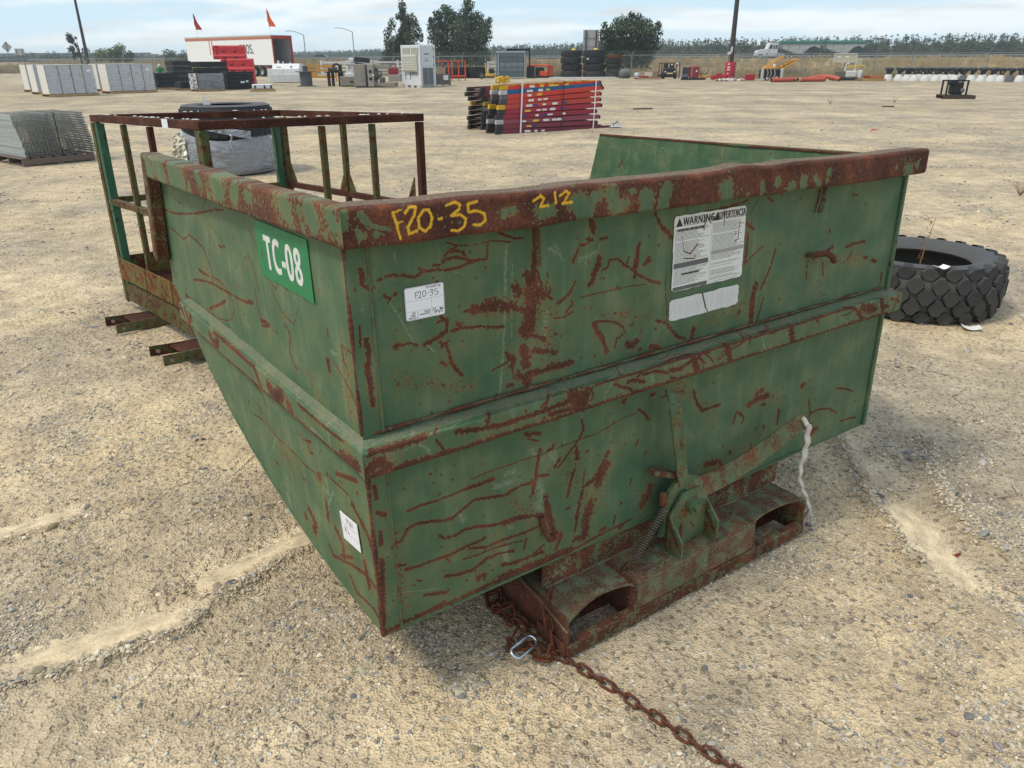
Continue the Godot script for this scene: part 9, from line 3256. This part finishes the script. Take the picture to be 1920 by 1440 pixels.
	bx(en, "frame_top", Vector3(0.02, 0.56, 0.25), Vector3(0.90, 0.05, 0.05), m(0.09, 0.09, 0.095, 0.7, 0.1, 0.0))
	bx(en, "frame_top", Vector3(0.02, 0.56, -0.25), Vector3(0.90, 0.05, 0.05), m(0.09, 0.09, 0.095, 0.7, 0.1, 0.0))
	bx(en, "block", Vector3(0.08, 0.26, 0), Vector3(0.46, 0.48, 0.4), m(0.13, 0.13, 0.14, 0.6, 0.2, 0.2), 0.05)
	bx(en, "air_box", Vector3(-0.10, 0.46, 0.08), Vector3(0.36, 0.16, 0.3), m(0.10, 0.10, 0.11, 0.6, 0.1, 0.0), 0.04)
	bx(en, "alternator", Vector3(0.26, 0.18, 0.20), Vector3(0.16, 0.16, 0.16), m(0.40, 0.41, 0.42, 0.5, 0.4, 0.0), 0.04)
	# white truck with two green-tarped hopper trailers on the road
	build_truck()

func build_truck() -> void:
	var t := thing("truck", "white truck tractor driving on the road behind the fence", "truck", Vector3(57.0, 1.32, -185))
	var wh := m(0.85, 0.86, 0.87, 0.4, 0.0, 2.0)
	var gl := m(0.10, 0.12, 0.14, 0.15, 0.0, 0.0)
	var g := G.new()
	g.x = Transform3D(Basis(), Vector3(0, 0, -1.1))
	g.prism(PackedVector2Array([Vector2(-1.6, 0.7), Vector2(3.0, 0.7), Vector2(3.0, 3.2), Vector2(1.2, 3.35), Vector2(0.7, 2.1), Vector2(-1.3, 1.75), Vector2(-1.6, 1.4)]), 0, 2.2)
	part(t, "cab", g, wh)
	g = G.new()
	g.x = Transform3D(Basis(), Vector3(0, 0, 1.101))
	g.prism(PackedVector2Array([Vector2(0.95, 2.1), Vector2(1.75, 2.1), Vector2(1.75, 2.95), Vector2(1.30, 2.95)]), 0, 0.02)
	part(t, "side_window", g, gl)
	for x in [2.15, 2.65]: bx(t, "sleeper_window", Vector3(x, 2.45, 1.105), Vector3(0.36, 0.8, 0.02), gl)
	bx(t, "frame", Vector3(4.6, 0.85, 0), Vector3(4.4, 0.5, 1.0), m(0.35, 0.36, 0.38, 0.6, 0.1, 1.0))
	bx(t, "fuel_tank", Vector3(3.6, 0.85, 0.95), Vector3(2.2, 0.6, 0.5), m(0.70, 0.72, 0.74, 0.3, 0.5, 1.0), 0.12)
	for x in [-0.7, 5.2, 6.3]: wheel(t, Vector3(x, 0.52, 0.95), 0.52, 0.35, m(0.7, 0.7, 0.7, 0.4, 0.5, 0.0), PI / 2)
	var lab := ["front hopper trailer with a green tarp roof, coupled to the white truck", "rear hopper trailer with a green tarp roof"]
	for k in 2:
		var o := thing("hopper_trailer", lab[k], "trailer", Vector3(61.2 + k * 9.9, 1.32, -185), 0.0, "hopper trailers behind the truck")
		g = G.new()
		g.x = Transform3D(Basis(), Vector3(0, 0, -1.2))
		g.prism(PackedVector2Array([Vector2(0, 2.0), Vector2(2.6, 1.2), Vector2(4.6, 0.9), Vector2(5.4, 0.9), Vector2(8.0, 2.0), Vector2(8.4, 3.0), Vector2(-0.4, 3.0)]), 0, 2.4)
		part(o, "hopper", g, m(0.72, 0.72, 0.70, 0.6, 0.0, 2.0))
		g = G.new()
		g.x = Transform3D(Basis(), Vector3(0, 0, -1.25))
		g.prism(PackedVector2Array([Vector2(4.6, 1.15), Vector2(8.1, 1.3), Vector2(8.2, 2.1), Vector2(6.9, 2.6), Vector2(5.9, 2.3)]), 0, 2.52)
		part(o, "dark_end", g, m(0.11, 0.13, 0.12, 0.8, 0.0, 1.0))
		g = G.new()
		g.x = Transform3D(Basis(Vector3(0, 0, 1), Vector3.UP, Vector3(-1, 0, 0)), Vector3(8.6, 0, 0))
		g.prism(PackedVector2Array([Vector2(-1.3, 3.0), Vector2(1.3, 3.0), Vector2(1.25, 3.35), Vector2(0.6, 3.72), Vector2(-0.6, 3.72), Vector2(-1.25, 3.35)]), 0.0, 9.0)
		part(o, "tarp_roof", g, m(0.13, 0.36, 0.28, 0.7, 0.0, 2.0))
		bx(o, "undercarriage", Vector3(6.6, 0.8, 0), Vector3(3.0, 0.5, 1.6), m(0.12, 0.12, 0.13, 0.8, 0.0, 0.5))
		for x in [5.9, 7.1]: wheel(o, Vector3(x, 0.52, 0.95), 0.52, 0.35, m(0.6, 0.6, 0.6, 0.4, 0.5, 0.0), PI / 2)
		for x in [1.2, 3.6]: bx(o, "rib", Vector3(x, 2.45, 1.22), Vector3(0.10, 1.1, 0.06), m(0.45, 0.46, 0.46, 0.6, 0.0, 0.0))

# ------------------------------------------------------------------ odds and ends
func build_small_things() -> void:
	var r := RandomNumberGenerator.new()
	r.seed = 2
	var o := thing("red_scrap", "small flat red plastic scrap on the open dirt at the right", "scrap", Vector3(8.92, 0.0, -19.3), 0.3)
	var g := G.new()
	g.sheet(8, 3, func(s: float, t: float) -> Vector3: return Vector3((s - 0.5) * 0.20, 0.008 + 0.02 * sin(s * PI) * t, (0.5 - t) * 0.10), 0.003)
	part(o, "sheet", g, m(0.72, 0.16, 0.17, 0.6, 0.0, 0.0))
	for q in [["dark flat stick lying on the gravel behind the front ladder bundle", 4.63, -27.9, 0.7], ["second dark stick lying on the open dirt at the right", 13.5, -28.5, 0.45]]:
		o = thing("stick", q[0], "stick", Vector3(q[1], 0, q[2]), 0.2)
		bx(o, "wood", Vector3(0, 0.02, 0), Vector3(q[3], 0.035, 0.08), m(0.28, 0.22, 0.17, 0.9, 0.0, 0.3), 0.006)
	# dead weeds dotted over the yard
	for q in [["small dead reddish weed on the dirt right of the hopper's far wall", 6.55, -9.8, 0.17], ["dead twiggy weed on the open dirt at the right", 12.1, -30.2, 0.30], ["short dead weed right of the ladder bundle", 14.9, -31.0, 0.22], ["thin dead weed beside the diamond-tread tyre's right edge", 4.1, -5.6, 0.16]]:
		o = thing("dead_weed", q[0], "weed", Vector3(q[1], 0, q[2]), 0.0, "dead weeds on the dirt")
		g = G.new()
		for k in 16:
			var d: Vector3 = Vector3(r.randf_range(-0.6, 0.6), r.randf_range(0.5, 1.0), r.randf_range(-0.6, 0.6)) * float(q[3])
			g.tube(PackedVector3Array([Vector3.ZERO, d * 0.6, d]), [0.003, 0.002, 0.001], 3, false)
			g.tri(d, d + Vector3(0.014, 0.01, 0), d + Vector3(-0.004, 0.02, 0.008))
		part(o, "stems", g, m(0.52, 0.34, 0.24, 0.95, 0.0, 0.2))
	o = thing("twig", "pale forked twig lying on the dirt right of the rut", "twig", Vector3(2.06, ground_y(2.06, -2.62) + 0.006, -2.62), 0.4)
	g = G.new()
	g.tube(PackedVector3Array([Vector3(-0.09, 0, -0.02), Vector3(0, 0.006, 0), Vector3(0.06, 0.003, -0.07)]), 0.0028, 5)
	g.tube(PackedVector3Array([Vector3(0, 0.006, 0), Vector3(-0.005, 0.002, 0.06)]), 0.0022, 5)
	part(o, "wood", g, m(0.66, 0.60, 0.50, 0.9, 0.0, 0.1))
	o = thing("red_shard", "tiny dark red plastic shard in the rut right of the hopper", "shard", Vector3(1.62, ground_y(1.62, -2.25) + 0.004, -2.25), 0.4)
	bx(o, "shard", Vector3.ZERO, Vector3(0.028, 0.006, 0.012), m(0.45, 0.08, 0.09, 0.6, 0.0, 0.0), 0.002)
